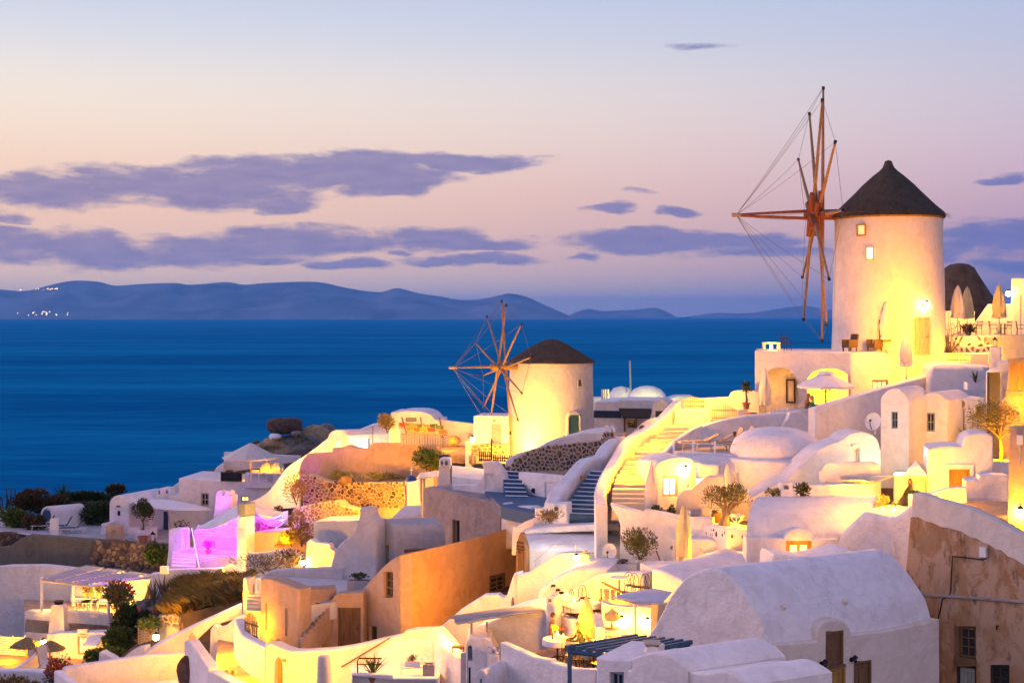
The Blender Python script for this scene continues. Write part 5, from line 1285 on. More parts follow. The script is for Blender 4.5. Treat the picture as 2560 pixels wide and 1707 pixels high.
for i in range(16):
    a,b=Pt('I',580,1228,60.3).lerp(Pt('I',820,1246,59.2),i/15),Pt('I',760,1205,62).lerp(Pt('I',965,1205,61),i/15)
    MB().tube([a+Vector((0,0,-random.uniform(0,.08))),b],.04,5).build('cane','plaster_grey',aw2)
light(Pt('I',720,1305,59.4),70,WARM,.15);light(Pt('I',975,1165,62.0)+Vector((0,-.3,0)),45,(1.0,.8,.5),.1)
bb=thing('bell_niche','small white bell niche standing on the vault house ridge','bell niche')
block('niche',bb,W(1950,58.4,1984,58.4),T('I',[(96,1400),(97,1262),(104,1256),(186,1256),(193,1262),(194,1400)]),.5,'plaster',.04,[(T('I',[(120,1308),(122,1285),(140,1270),(158,1285),(160,1308)]),.3)])
shrub('bush','dark leafy bush right of the white bell niche',Pt('I',255,1362,58.6),(.6,.4,.5),300,.16,'leaf_olive',sd=31,group='roof bushes')
shrub('bush','dry low bush left of the white bell niche',Pt('I',40,1362,58.6),(.55,.3,.28),160,.14,'leaf_yellow',sd=32,group='roof bushes')

# twin tall arched houses
tw=thing('twin_arched_houses','tall white house with two round-topped fronts and a grey-green door','house')
pA=W(2200,65.0,2272,64.4)
block('front',tw,pA,T('I',[(868,1300),(870,610)])+cr(T('I',[(880,588),(905,558),(940,534),(975,525),(1020,534),(1055,565),(1078,602),(1090,628)]),3)+T('I',[(1090,1300)]),Vector((1.7,2.6,0)),'plaster',.07,[(rectpx(*TR('I',953,707,1003,838)),.2)])
window(tw,pA,TR('I',953,707,1003,838),2,2,'bluegrey','glass_dark',-.14,.06)
pB=W(2300,66.6,2370,66.2)
block('front',tw,pB,T('I',[(1178,1200),(1180,608)])+cr(T('I',[(1195,585),(1225,564),(1262,556),(1310,565),(1350,590),(1375,612),(1390,622)]),3)+T('I',[(1390,1200)]),Vector((1.9,2.4,0)),'plaster',.07,[(rectpx(*TR('I',1226,716,1290,862)),.2)])
window(tw,pB,TR('I',1226,716,1290,862),2,2,'grey_green','glass_dark',-.14,.06)
pC=W(2368,67.6,2468,67.8)
block('wing',tw,pC,T('I',[(1380,1200),(1382,612),(1540,605),(1690,602),(1690,1200)]),3.0,'plaster',.06,[(rectpx(*TR('I',1425,682,1520,966)),.2),(rectpx(*TR('I',1612,666,1650,748)),.15)])
door(tw,pC,TR('I',1425,682,1520,966),'green_paint',-.12,3)
window(tw,pC,TR('I',1612,666,1650,748),1,2,'wood_brown','glass_dark',-.1,.04)
MB().tube([pC.pt(*T('I',(1487,648))[0]),pC.pt(*T('I',(1487,648))[0])+pC.n*.08],.2,16).build('round_plaque','stone_brown',tw)
spiky('agave','green agave by the grey-green door',Pt('I',1545,950,66.0),1.0,18,'leaf_olive',3,spread=.8)
# long sloping wall with dish
sw=thing('sloping_wall','long white wall sloping down from the mill with a satellite dish','wall')
pW_=W(2040,68.4,2330,74.0)
block('wall',sw,pW_,T('I',[(368,1150),(370,682),(500,642),(700,582),(870,530),(1050,480),(1240,428)])+cr(T('I',[(1246,380),(1262,345),(1292,322),(1400,326),(1560,336),(1720,350)]),2)+T('I',[(1720,900),(900,1150)]),.5,'plaster',.08)
block('mound',sw,W(2310,72.6,2475,72.0),cr(T('I',[(1225,640),(1240,440),(1262,360),(1300,335),(1420,338),(1560,345),(1715,358)]),2)+T('I',[(1715,640)]),2.2,'plaster',.25)
def sat_dish(c,face,r,label):
    t=thing('satellite_dish',label,'satellite dish','satellite dishes');f=Vector(face).normalized();q=f.to_track_quat('Z','Y').to_matrix().to_4x4();R=Matrix.Translation(Vector(c)) @ q
    MB(R).lathe([(.02,-.1*r*2),(r*.5,-.13*r),(r*.8,-.06*r),(r,0),(r*.98,.02),(r*.78,-.03*r),(r*.48,-.1*r),(.02,-.16*r)],(0,0,0),28,sx=.92).build('reflector','dish',t,True,angle=60)
    MB(R).tube([(0,-r*.9,0),(0,-r*.6,r*.7),(0,-r*.2,r*.85)],.02,5).build('feed_arm','iron',t);MB(R).tube([(0,-r*.2,r*.85),(0,-.1*r,r*.7)],.05,8).build('feed_horn','iron',t)
    MB(R).tube([(0,0,-.12),(0,-.3,-.4),(0,-r*1.25,-.4)],.035,6).build('mount','steel',t);return t
sat_dish(Pt('I',812,782,65.5),(-.55,-.75,.35),.42,'grey satellite dish on the sloping wall, lit from behind')
light(Pt('I',835,745,66.2),35,WARM,.1)
# lower right: lit courtyard block, pointed dome, tree
cb=thing('courtyard_house','small cream house with a yellow double door under the tall tree','house')
pD=W(2318,60.5,2480,60.0)
block('wall',cb,pD,T('I',[(1235,1460),(1237,1000),(1262,985),(1385,968),(1500,975)])+cr(T('I',[(1512,930),(1550,890),(1610,872),(1690,872),(1740,900)]),2)+T('I',[(1745,1460)]),2.2,'plaster',.08,[(rectpx(*TR('I',1402,1152,1560,1420)),.25)])
block('door_surround',cb,pD.off(.08),T('I',[(1368,1460),(1370,1112),(1592,1114),(1592,1460),(1566,1460),(1566,1148),(1398,1146),(1398,1460)]),.2,'plaster',.02)
door(cb,pD,TR('I',1402,1152,1560,1420),'wood_ochre',-.15,4)
block('step_block',cb,W(2408,58.8,2530,58.4),T('I',[(1520,1560),(1522,1245),(1545,1235),(1628,1232),(1632,1205),(1660,1192),(1860,1208),(1860,1560)]),1.2,'plaster',.07)
pdm=thing('pointed_kiosk','little lamp-lit kiosk with a pyramid roof and ochre door','kiosk')
pE=W(2235,61.0,2318,60.6)
block('wall',pdm,pE,T('I',[(968,1460),(970,1205),(1050,1196),(1232,1190),(1232,1460)]),1.6,'plaster',.05,[(rectpx(*TR('I',1112,1232,1226,1450)),.15)])
door(pdm,pE,TR('I',1112,1232,1226,1450),'wood_ochre',-.1,3)
ap=Pt('I',1140,1082,61.6);bz=zat(T('I',(0,1194))[0][1],60.8);q=[Pt('I',1045,1194,60.5),Pt('I',1230,1188,60.3),Pt('I',1262,1180,62.2),Pt('I',1075,1185,62.4)]
for v in q: v.z=bz
mk('roof',q+[ap],[(0,1,4),(1,2,4),(2,3,4),(3,0,4),(3,2,1,0)],'plaster',pdm,False)
rg=MB().tube([pE.pt(*T('I',(1097+10*cos(a),1250+24*sin(a)))[0])+pE.n*.04 for a in [2*pi*k/12 for k in range(13)]],.03,5);rg.build('ring_ornament','stone_dark',pdm)
shrub('bush','round green bush below the ochre kiosk door',Pt('I',1125,1385,58.8),(.75,.5,.32),300,.1,'leaf_green',sd=51,group='roof bushes')
light(Pt('I',1180,1310,59.6),45,WARM,.12);light(Pt('I',1330,1290,59.0),60,WARM,.15);light(Pt('I',1800,1010,61.5),130,WARM,.15);light(Pt('I',1150,1130,60.4),18,WARM,.1)
yl=thing('lit_low_wall','low wall glowing yellow behind the weathered parapet','wall')
block('wall',yl,W(2290,56.8,2420,57.0),T('I',[(1110,1560),(1112,1350),(1250,1345),(1400,1300),(1540,1290),(1545,1560)]),.4,'plaster',.05)
light(Pt('I',1400,1370,56.2),70,WARM,.15);light(Pt('I',1900,1520,53.0),75,WARM,.1)
rp=thing('stone_court','paved court with a low stone kerb behind the old house','courtyard')
floor3('floor',rp,[P(2380,HY,53),P(2620,HY,50.5),P(2640,HY,57),P(2400,HY,58)],'floor_tan',zat(T('H',(0,230))[0][1],55),1.0)
pst=W(2406,57.6,2530,57.2);block('kerb_wall',rp,pst,T('H',[(1500,260),(1510,205),(1640,188),(1850,190),(1860,300)]),.4,'mortar_warm',.05)
stones(rp,pst,T('H',[(1505,258),(1512,208),(1640,192),(1850,194),(1855,290)]),.2,['stone_tan','stone_ochre','stone_brown'],sd=14)
lp=thing('lamp_pillar','tan pillar with a white fuse box and glaring lamp at the right edge','pillar')
pP=W(2520,51.5,2575,51.2);block('pillar',lp,pP,T('H',[(1845,420),(1868,-410),(2100,-420),(2100,420)]),.6,'plaster_sand',.05)
MB().pbox(pP,*pP.rect(*TR('I',1925,888,1972,962)),0,.15).build('fuse_box','white_paint',lp,False)
MB().tube([pP.pt(*q)+pP.n*.06 for q in T('I',[(1948,962),(1952,1000),(1945,1120)])],.05,6).build('conduit','plaster_grey',lp)
wall_lamp(pP.pt(*T('H',(1955,240))[0]),pP.n,'glaring lamp on the tan pillar at the right edge',130,s=1.5,off=.6)
tp=Pt('I',1800,1100,61.8);planter(tp+Vector((0,0,-1.2)),'tall white planter at the foot of the slender tree',.9,.9,1.3)
tt_=thing('slender_tree','slender tree with a feathery lamp-lit yellow-green crown','tree')
MB().tube([tp,tp+Vector((.04,0,.5)),tp+Vector((-.03,0,1.0)),tp+Vector((-.1,0,1.5))],[.09,.075,.06,.035],7).build('trunk','bark',tt_)
m=MB()
for i in range(10): a=2*pi*i/10;e=Vector((cos(a)*.8 - .2,sin(a)*.7,.4+.35*(i%3)));s0=tp+Vector((-.02,0,1.05));m.tube([s0,s0+e*.55+Vector((0,0,.15)),s0+e],[.035,.022,.008],4)
m.build('limbs','bark',tt_)
V,Fc=leaves(tp+Vector((-.3,0,1.95)),(1.2,1.0,.95),3000,.095,61,.3,.3,.4,17);mk('crown',V,Fc,'leaf_yellow',tt_,False)
light(Pt('F',1700,450,63.6),22,(1.0,.62,.08),.15)

# ================================================================ MILL TERRACE (upper right)
ph=thing('mill_terrace_house','white terrace building with two arches under the tall windmill','house')
pm1=W(1886,76.0,2127,75.0)
ar1=arch(*[T('L',(1388,0))[0][0],T('L',(0,520))[0][1],T('L',(1688,0))[0][0],T('L',(0,366))[0][1]])
ar2=arch(*[T('K',(303,0))[0][0],T('K',(0,1210))[0][1],T('K',(640,0))[0][0],T('K',(0,1116))[0][1]])
block('wall',ph,pm1,T('L',[(1352,860),(1352,240),(1368,236)])+T('K',[(497,990),(642,990),(642,1620)]),5.0,'plaster',.06,
      [(ar1+T('L',[(1690,740),(1386,740)]),1.5),(ar2[:-1]+[(ar2[-1][0] - .6,ar2[-1][1])]+T('K',[(636,1480),(303,1480)]),1.6)])
q=pm1.off(-1.45);window(ph,q,TR('L',1592,456,1666,640),1,1,'wood_dark','plaster_warm',.03,.12,name='window')
MB().pbox(q,*q.rect(*TR('K',585,1265,630,1420)),-.02,.06).build('lit_door','wood_ochre',ph,False)
pm2=W(2127,75.0,2262,77.6)
block('wing',ph,pm2,T('K',[(641,1560),(641,990),(800,994),(1042,1000),(1060,1100),(1060,1560)]),4.0,'plaster',.05,[(rectpx(*TR('K',806,1204,930,1310)),.2)])
window(ph,pm2,TR('K',806,1204,930,1310),3,1,'wood_brown','lit',-.1,.1)
block('ramp_wall',ph,W(2256,76.6,2335,78.5),T('K',[(1050,1560),(1052,1004),(1190,1004),(1230,1025),(1282,1058),(1262,1120),(1245,1180),(1240,1560)]),.4,'plaster',.06)
light(pm1.pt(*T('K',(440,1300))[0])+Vector((0,.7,.4)),150,WARM,.2);light(pm1.pt(*T('L',(1500,600))[0])+Vector((0,.5,.4)),12,WARM,.2)
light(P(2285,915,75.6),90,WARM,.2)
zm=zat(880,75.0)
floor3('terrace_floor',ph,[P(1890,HY,76.2),P(2127,HY,75.3),P(2262,HY,77.9),P(2370,HY,80),P(2370,HY,84),P(1890,HY,84)],'floor_grey',zm - .02,.3)
def on_m(px,d): p=P(px,HY,d);return Vector((p.x,p.y,zm))
wall_lamp(facade_on(c1,3.1,2310,D1).pt(*T('K',(1205,625))[0]),facade_on(c1,3.1,2310,D1).n,'glaring star-like lamp above the tall windmill door',0,s=1.6)
light(P(2300,790,74.6),110,(1.0,.36,.0),.2);light(P(2200,850,75.6),45,(1.0,.40,.0),.15);light(P(2290,760,73.0),330,(1.0,.35,.0),.4)  # the widest of these is an added fill, spreading gold up the whole tower
wicker_chair(on_m(2128,76.4)+Vector((0,.3,0)),2.0,'brown wicker armchair at the left edge of the mill terrace');wicker_chair(on_m(2190,76.8)+Vector((0,.3,0)),2.1,'brown wicker armchair beside the mill umbrella')
def u_at(tile,x,yt,yb,d,lb,mat='canvas',r=.2,ft=.75):
    a,b=Pt(tile,x,yt,d),Pt(tile,x,yb,d);umbrella_closed(b,lb,a.z - b.z,mat,r,foot=ft)
u_at('K',915,612,1003,76.9,'closed tan umbrella against the tall windmill wall','canvas',.3,.75)
u_at('K',1068,842,1215,74.2,'closed tan umbrella right of the terrace wing window','canvas',.3,.75)
u_at('L',1432,388,735,74.2,'closed cream umbrella in front of the dark arch','canvas',.28,.5)
# open umbrella
ou=thing('open_umbrella','open white square umbrella in front of the glowing arch','umbrella');pb=Pt('K',447,1400,73.4);zt_=zat(T('K',(0,1140))[0][1],73.4);ze=zat(T('K',(0,1250))[0][1],73.4);rw=222/3.092*73.4/FPX
MB().tube([pb,Vector((pb.x,pb.y,zt_))],.045,8).build('pole','wood_dark',ou)
MB().lathe([(rw,ze - .12),(rw*1.005,ze),(rw*.22,zt_ - .12),(rw*.2,zt_ - .14),(.02,zt_ - .14)],(pb.x,pb.y,0),8,a0=pi/8).build('canopy','canvas_white',ou,False)
MB().lathe([(rw*.3,zt_ - .14),(rw*.28,zt_ - .02),(.05,zt_+.06)],(pb.x,pb.y,0),8,a0=pi/8).build('vent_cap','canvas_white',ou,False)
for k in range(8): a=pi/8+pi*k/4;MB().tube([(pb.x,pb.y,ze - .35),(pb.x+cos(a)*rw*.6,pb.y+sin(a)*rw*.6,ze+(zt_ - .12 - ze)*.4 - .05)],.016,4).build('strut','wood_brown',ou)
# seated guests under it
person_seated(Pt('L',1815,775,72.6)+Vector((0,0,-.15)),radians(70),'seated guest in a teal jacket under the open umbrella','cloth_teal','hair_blond',.1,.25)
person_seated(Pt('L',1745,740,73.2)+Vector((0,0,-.25)),radians(-80),'seated guest with fair hair left of the teal jacket','cloth_rust','hair_blond',.1,.2)
gf=thing('low_parapet','low white parapet with a short picket rail before the dark arch','wall')
block('wall',gf,W(1925,72.2,2040,72.0),T('L',[(1465,860),(1470,700),(1600,700),(1610,682),(1775,690),(1780,860)]),.3,'plaster_warm',.05)
picket_gate('short white picket fence on the low parapet',W(1942,72.1,1970,72.1),TR('L',1525,680,1600,725),7,'white_paint',None,'picket_fence','fence')
# things on the roof edge
def metal_chair(p,rz,label,group='black garden chairs',mat='iron'):
    t=thing('garden_chair',label,'chair',group);R=Matrix.Translation(Vector(p)) @ Matrix.Rotation(rz,4,'Z')
    MB(R).box((0,0,.44),(.46,.44,.03)).build('seat',mat,t,False)
    for a in (-1,1):
        for b in (-1,1): MB(R).tube([(a*.2,b*.19,.44),(a*.22,b*.22,0)],.016,5).build('leg',mat,t)
        MB(R).tube([(a*.22,.2,.44),(a*.23,.27,.88)],.016,5).build('back_post',mat,t);MB(R).tube([(a*.23,.24,.64),(a*.24,-.2,.64),(a*.22,-.2,.44)],.014,5).build('armrest',mat,t)
    for k in range(4): MB(R).box((0,.225+.012*k,.56+.085*k),(.44,.018,.045)).build('back_slat',mat,t,False)
metal_chair(on_m(1964,77.0),.4,'black slatted chair on the terrace roof edge beside the light box')
lb_=thing('light_box','glowing lantern box on the terrace roof edge','lantern');p=on_m(1928,77.0)
for a in (-1,1): MB().box((p.x+a*.4,p.y,p.z+.2),(.12,.35,.4)).build('post','plaster_warm',lb_,False)
MB().box((p.x,p.y,p.z+.44),(.95,.4,.09)).build('top','plaster_warm',lb_,False);MB().box((p.x,p.y,p.z+.2),(.14,.12,.26)).build('lamp','lit_white',lb_,False)
light(p+Vector((0,-.35,.25)),14,WARM,.1)
# right of the mill: terrace with garden chairs and umbrellas
gt=thing('garden_terrace','white terrace wall set with dark round stones right of the windmill','terrace')
pgw=W(2366,79.2,2500,78.2)
block('wall',gt,pgw,T('K',[(1382,1120),(1385,868),(1560,862),(1790,856),(1790,1120)]),.4,'plaster',.05)
stones(gt,pgw,T('K',[(1388,1000),(1390,880),(1560,872),(1725,872),(1725,1000)]),.30,['stone_dark','stone_grey','stone_brown'],.07,.03,21,1.0,keep=.85)
block('grey_wall',gt,W(2497,77.0,2600,76.0),T('K',[(1786,1200),(1787,858),(2200,850),(2200,1200)]),.5,'plaster_grey',.05)
zg=zat(T('K',(0,856))[0][1],79.5) - .1
floor3('floor',gt,[P(2366,HY,79.4),P(2620,HY,77.0),P(2640,HY,88),P(2366,HY,90)],'floor_grey',zg,.4)
for (x,d,rz,lb) in ((1515,81.0,1.2,'black garden chair nearest the pair of cream umbrellas'),(1610,82.0,-1.2,'black garden chair left of the low dining table'),(1745,81.0,1.4,'black garden chair just left of the lone cream umbrella'),(1840,81.5,-1.3,'black garden chair right of the lone cream umbrella'),(1955,80.5,1.3,'black garden chair at the right edge of the terrace')):
    metal_chair(pol('K',x,800,d,zg),rz,lb)
dtb=thing('dining_table','long low table between the black garden chairs','table');p=pol('K',1680,800,81.3,zg)
MB().box((p.x,p.y,p.z+.72),(2.3,.8,.05)).build('tabletop','white_paint',dtb,False)
for a in (-1,1):
    for b in (-1,1): MB().box((p.x+a*1.0,p.y+b*.32,p.z+.35),(.06,.06,.7)).build('leg','iron',dtb,False)
u_at('K',1467,482,852,80.4,'left one of the pair of closed cream umbrellas right of the windmill','canvas',.34,.9);u_at('K',1540,495,852,82.4,'right one of the pair of closed cream umbrellas, above the dark plant','canvas_yellow',.34,.9);u_at('K',1787,472,852,79.8,'lone closed cream umbrella near the right edge','canvas_yellow',.34,.9)
shrub('bush','dark spiky plant between the cream umbrellas',pol('K',1552,800,83.0,zg),(.6,.5,.55),260,.3,'leaf_dark',sd=71,group='roof bushes',asp=.15,up=.9)
tc=thing('mill_stump','brown earth-coloured conical mill roof behind the tall windmill','windmill');k=96/FPX/3.092;cz=Pt('K',1500,665,96.0)
MB().lathe([(330*k,-260*k),(325*k,5*k),(285*k,50*k),(215*k,150*k),(150*k,255*k),(110*k,325*k),(70*k,352*k),(15*k,362*k)],(cz.x - 20*k,cz.y,cz.z),36,wob=lambda kk,i: RJ[(i*48+kk)%len(RJ)]).build('roof','soil',tc,True,angle=70)
MB().lathe([(300*k,-400*k),(300*k,0)],(cz.x - 20*k,cz.y,cz.z),36).build('tower','plaster',tc)
wt2=thing('ridge_house','white house with a stepped gable at the upper right edge','house')
block('gable_wall',wt2,W(2420,88,2535,87),T('K',[(1580,900),(1590,770),(1640,700),(1700,616),(1890,616),(1890,900)]),2.5,'plaster',.06)
pr2=W(2526,86,2600,85.4);block('tower_wall',wt2,pr2,T('K',[(1880,900),(1880,422),(1890,416),(2200,416),(2200,900)]),4,'plaster',.06)
MB().pbox(pr2,*pr2.rect(*TR('K',1895,540,1950,855)),0,.05).build('door','plaster_warm',wt2,False)
block('low_wall',wt2,W(2360,87,2440,87),T('K',[(1355,900),(1357,672),(1500,668),(1600,675),(1600,900)]),1.0,'plaster',.05)
wall_lamp(pr2.pt(*T('K',(1872,537))[0])+Vector((-.05,0,0)),(-.6,-.8,0),'glaring lamp at the corner of the ridge house',70,s=1.5,off=.5)
light(Pt('K',1590,690,85.5),90,WARM,.15);light(Pt('K',1650,900,77.0),14,WARM,.15)
# yellow fence yard below the stone-set wall
fy=thing('fence_yard','small walled yard glowing yellow below the stone-set wall','wall')
block('wall',fy,W(2335,76.4,2475,75.6),T('K',[(1282,1200),(1284,1012),(1320,1008),(1330,1060),(1560,1062),(1560,1005),(1700,1005),(1710,1200)]),.35,'plaster_warm',.05)
block('back_wall',fy,W(2335,78.0,2475,77.6),T('K',[(1282,1200),(1284,1000),(1710,990),(1710,1200)]),.35,'plaster',.05)
picket_gate('pale pointed picket gate in the glowing yellow yard',W(2366,76.6,2425,76.3),TR('K',1378,965,1556,1075),9,'wood_pale',tri_top)
light(Pt('K',1460,1030,77.2),70,WARM,.12);light(Pt('K',1640,1030,77.0),50,WARM,.12)
lpil=thing('lantern_pillar','white pillar topped by a small black lantern near the yard','pillar');pk=W(2472,74.6,2505,74.4)
block('pillar',lpil,pk,T('K',[(1712,1200),(1715,952),(1802,950),(1802,1200)]),.6,'plaster',.05)
lantern(Pt('K',1758,952,74.8)+Vector((0,.1,0)),'small black lantern on the white pillar',0,.9,glow='canvas_white')
bs=thing('bare_shrub','bare twiggy shrub beside the stone-set wall','shrub');m=MB();rb=random.Random(17);b0=Pt('K',1400,1010,78.6)
for i in range(16):
    e=Vector((rb.uniform(-1.0,1.0),rb.uniform(-.3,.3),rb.uniform(.6,2.4)));m.tube([b0,b0+e*.5+Vector((rb.uniform(-.15,.15),0,0)),b0+e],[.03,.02,.006],4)
m.build('stem','bark',bs);V,Fc=leaves(b0+Vector((0,0,1.3)),(1.0,.3,1.2),70,.12,5);mk('leaf_cluster',V,Fc,'leaf_brown',bs,False)
pp=Pt('I',1605,545,70.6);planter(pp+Vector((0,0,.05)),'white box planter with an agave on the white mound',1.0,.6,.36)
spiky('agave','dark green agave in the white box planter on the mound',pp+Vector((0,0,.35)),.75,26,'leaf_dark',9,spread=1.1)
# right edge: shuttered old facade lit yellow
sf=thing('shuttered_house','old stone-trimmed house with yellow shutters at the right edge','house')
pF=W(2462,66.0,2522,65.6);block('wall',sf,pF,T('I',[(1680,1100),(1684,400),(1700,385),(1775,370),(1778,320),(1865,320),(1868,1100)]),2.4,'plaster',.06,[(rectpx(*TR('I',1795,402,1860,640)),.25)])
wallbox(sf,'doorway',pF.off(-.2),TR('I',1795,402,1860,640),.02,'plaster_warm')
pF2=W(2518,64.6,2580,64.0);block('stone_wall',sf,pF2,T('I',[(1780,1100),(1790,640),(1840,580),(1862,300),(2150,295),(2150,1100)]),2,'plaster_sand',.06,[(rectpx(*TR('I',1870,330,2000,545)),.15)])
for (x0,x1) in ((1870,1932),(1936,1998)): MB().pbox(pF2,*pF2.rect(*TR('I',x0,332,x1,543)),-.1,.03).build('shutter','wood_ochre',sf,False)
for (x0,y0,x1,y1) in ((1860,300,2010,328),(1840,548,2010,580)): MB().pbox(pF2,*pF2.rect(*TR('I',x0,y0,x1,y1)),-.02,.08).build('trim_stone','stone_tan',sf,False)
light(Pt('I',1960,640,63.2),80,WARM,.15);light(Pt('I',1750,880,62.8),60,WARM,.15)

# ================================================================ CENTRE: around the small windmill
an=thing('mill_annex','small white flat-roofed annex left of the small windmill','building')
pN=W(1184,91.0,1272,90.6)
block('wall',an,pN,T('M',[(412,1340),(414,990),(425,985),(682,988),(682,1340)]),2.6,'plaster',.05,[(rectpx(*TR('M',550,1048,630,1196)),.2)])
door(an,pN,TR('M',550,1048,630,1196),'bluegrey',-.12,3,'wood_pale')
block('stone_base',an,W(1178,89.6,1272,89.4),T('M',[(402,1360),(405,1210),(560,1205),(685,1210),(685,1360)]),.8,'mortar_warm',.05)
stones(an,W(1178,89.6,1272,89.4),T('M',[(405,1290),(407,1214),(560,1210),(683,1214),(683,1290)]),.22,['stone_tan','stone_ochre','stone_brown'],sd=33)
MB().tube([pN.pt(*T('M',(578,1026))[0])+pN.n*.05+pN.u*(k*.12) for k in (-1,0,1)],.05,6).build('wall_sign','stone_tan',an)
wall_lamp(Pt('M',420,1165,90.4),(-.4,-.9,0),'glowing lamp at the corner of the mill annex',60,s=1.5,off=.4)
light(Pt('M',780,1230,88.7),150,(1.0,.5,.06),.1);light(Pt('M',770,1150,87.2),170,(1.0,.48,.06),.2);light(P(1330,1090,85.5),330,(1.0,.48,.06),.2);light(Pt('M',560,1230,88.4),40,WARM,.1)
fpost=thing('lamp_post','thin dark iron post before the small windmill','post');MB().tube([Pt('M',553,1330,86.5),Pt('M',553,1160,86.5)],.05,6).build('post','iron',fpost)
m=MB()
for k in range(3): m.tube([Pt('M',535+4*k,1185+14*k,86.5),Pt('M',572 - 4*k,1185+14*k,86.5)],.02,4)
m.build('arms','iron',fpost)
for (q,n_,lb) in (((455,1262,548,1345),6,'navy picket fence left of the thin iron post'),((560,1290,735,1345),10,'navy picket fence right of the thin iron post')):
    R=TR('M',*q);picket_gate(lb,W(R[0],85.5,R[2],85.2),R,n_,'navy',None,'picket_fence','fence')
# lit arched shop with fruit stand
sh=thing('fruit_shop','lamp-lit white shop with a rounded roof above the fruit crates','shop')
pS_=W(970,96.0,1092,95.6)
block('wall',sh,pS_,cr(T('N',[(1275,660),(1280,370),(1330,342),(1400,331),(1520,334),(1590,358),(1630,400),(1660,402)]),3)+T('N',[(1660,660)]),3.5,'plaster',.08,[(rectpx(*TR('N',1405,382,1488,412)),.15)])
window(sh,pS_,TR('N',1405,382,1488,412),1,1,'wood_brown','bluegrey',-.08,.05)
block('yard_wall',sh,W(1090,97.5,1186,96.5),T('N',[(1630,700),(1632,402),(1700,402),(1800,415),(1935,432),(1935,700)]),.5,'plaster',.06)
cs=((1385,430,'fruit_red'),(1430,432,'fruit_green'),(1475,436,'fruit_orange'),(1520,440,'leaf_green'),(1565,446,'fruit_orange'),(1445,466,'fruit_orange'),(1500,470,'fruit_red'),(1550,476,'fruit_orange'),(1600,470,'fruit_red'),(1620,440,'leaf_green'),(1665,452,'fruit_green'),(1690,486,'fruit_orange'))
nm=('at the top left corner','second in the top row','in the middle of the top row','fourth in the top row','fifth in the top row','at the lower left','second in the lower row','third in the lower row','fourth in the lower row','near the top right','by the right trestle leg','at the lower right corner')
for i,(x,y,mt) in enumerate(cs):
    c=Pt('N',x,y+18,93.6 - (y - 430)*.014);col_={'fruit_red': 'red','fruit_green': 'green','fruit_orange': 'orange','leaf_green': 'leafy green'}[mt]
    t=thing('fruit_crate','crate of %s produce %s of the fruit stand'%(col_,nm[i]),'crate','produce crates on the stand');R=Matrix.Translation(c) @ Matrix.Rotation(.2,4,'Z') @ Matrix.Rotation(.6,4,'X')
    m=MB(R)
    for a in (-1,1): m.box((a*.28,0,.06),(.03,.42,.15));m.box((0,a*.2,.06),(.56,.03,.15))
    m.box((0,0,-.01),(.56,.42,.02));m.build('box','wood_pale',t,False)
    m=MB(R);rf=random.Random(i)
    for a in range(4):
        for b in range(3): m.ball((-.2+a*.13,-.13+b*.13,.1+rf.uniform(0,.03)),.07,6,4)
    m.build('produce',mt,t)['kind']='stuff'
stn=thing('stand_frame','slanted wooden trestle carrying the fruit crates','stand')
for x0,x1 in ((1375,1415),(1520,1540),(1665,1690)): MB().tube([Pt('N',x0,382,94.2),Pt('N',x1,520,92.6)],.05,6).build('leg','wood_brown',stn)
for y,d in ((430,94.0),(510,92.8)): MB().tube([Pt('N',1380,y,d),Pt('N',1700,y+22,d)],.04,6).build('rail','wood_brown',stn)
lf=thing('lattice_fence','pale lattice fence in front of the fruit stand','fence');pl_=W(1003,92.0,1103,91.6)
u0,u1,v0,v1=pl_.rect(*TR('N',1368,512,1675,596))
MB().pbox(pl_,u0,u1,v0,v1,-.1,-.05).build('back_board','plaster_warm',lf,False)
for i in range(16):
    a=u0+(u1 - u0)*i/15;MB().pbox(pl_,a - .025,a+.025,v0,v1,-.045,-.01).build('slat','wood_pale',lf,False)
for f in (0,1): y=v0+(v1 - v0)*f;MB().pbox(pl_,u0,u1,y - .04,y+.04,-.008,.03).build('rail','wood_pale',lf,False)
light(Pt('N',1500,400,92.0),110,WARM,.15);light(Pt('N',1800,480,94.6),60,WARM,.15);light(Pt('N',1720,560,93),50,WARM,.15)
for i,(x,y,sx,lb) in enumerate(((1780,560,.42,'large tan boulder beside the fruit shop path'),(1905,525,.2,'small boulder beside the annex lamp'),(1830,720,.3,'pale boulder below the fruit shop path'))):
    b=thing('boulder',lb,'boulder','boulders on the lit path');MB().ball(Pt('N',x,y,94),(sx,sx*.7,sx*.8),12,9,.14,i+3).build('rock','stone_tan',b)
gp=thing('garden_path','golden lamp-lit earth path below the fruit shop','path')
floor3('floor',gp,[P(1085,HY,91),P(1190,HY,89.5),P(1195,HY,97),P(1085,HY,97)],'floor_tan',zat(T('N',(0,640))[0][1],93),.5);gp['kind']='structure'
gate=thing('gate_pillar','narrow white gate pillar by the golden path','pillar');block('pillar',gate,W(1163,89.8,1182,89.7),T('N',[(1862,800),(1865,575),(1915,572),(1918,800)]),.5,'plaster',.04)
shrub('shrub','yellow-green shrub at the corner of the fruit shop',Pt('N',1265,500,95.2),(1.15,.9,1.2),1100,.15,'leaf_yellow',sd=81,group='garden shrubs')
shrub('shrub','large green shrub behind the tall chimney',Pt('N',1580,830,90.8),(1.7,1.1,1.75),2000,.17,'leaf_green',sd=82,group='garden shrubs')
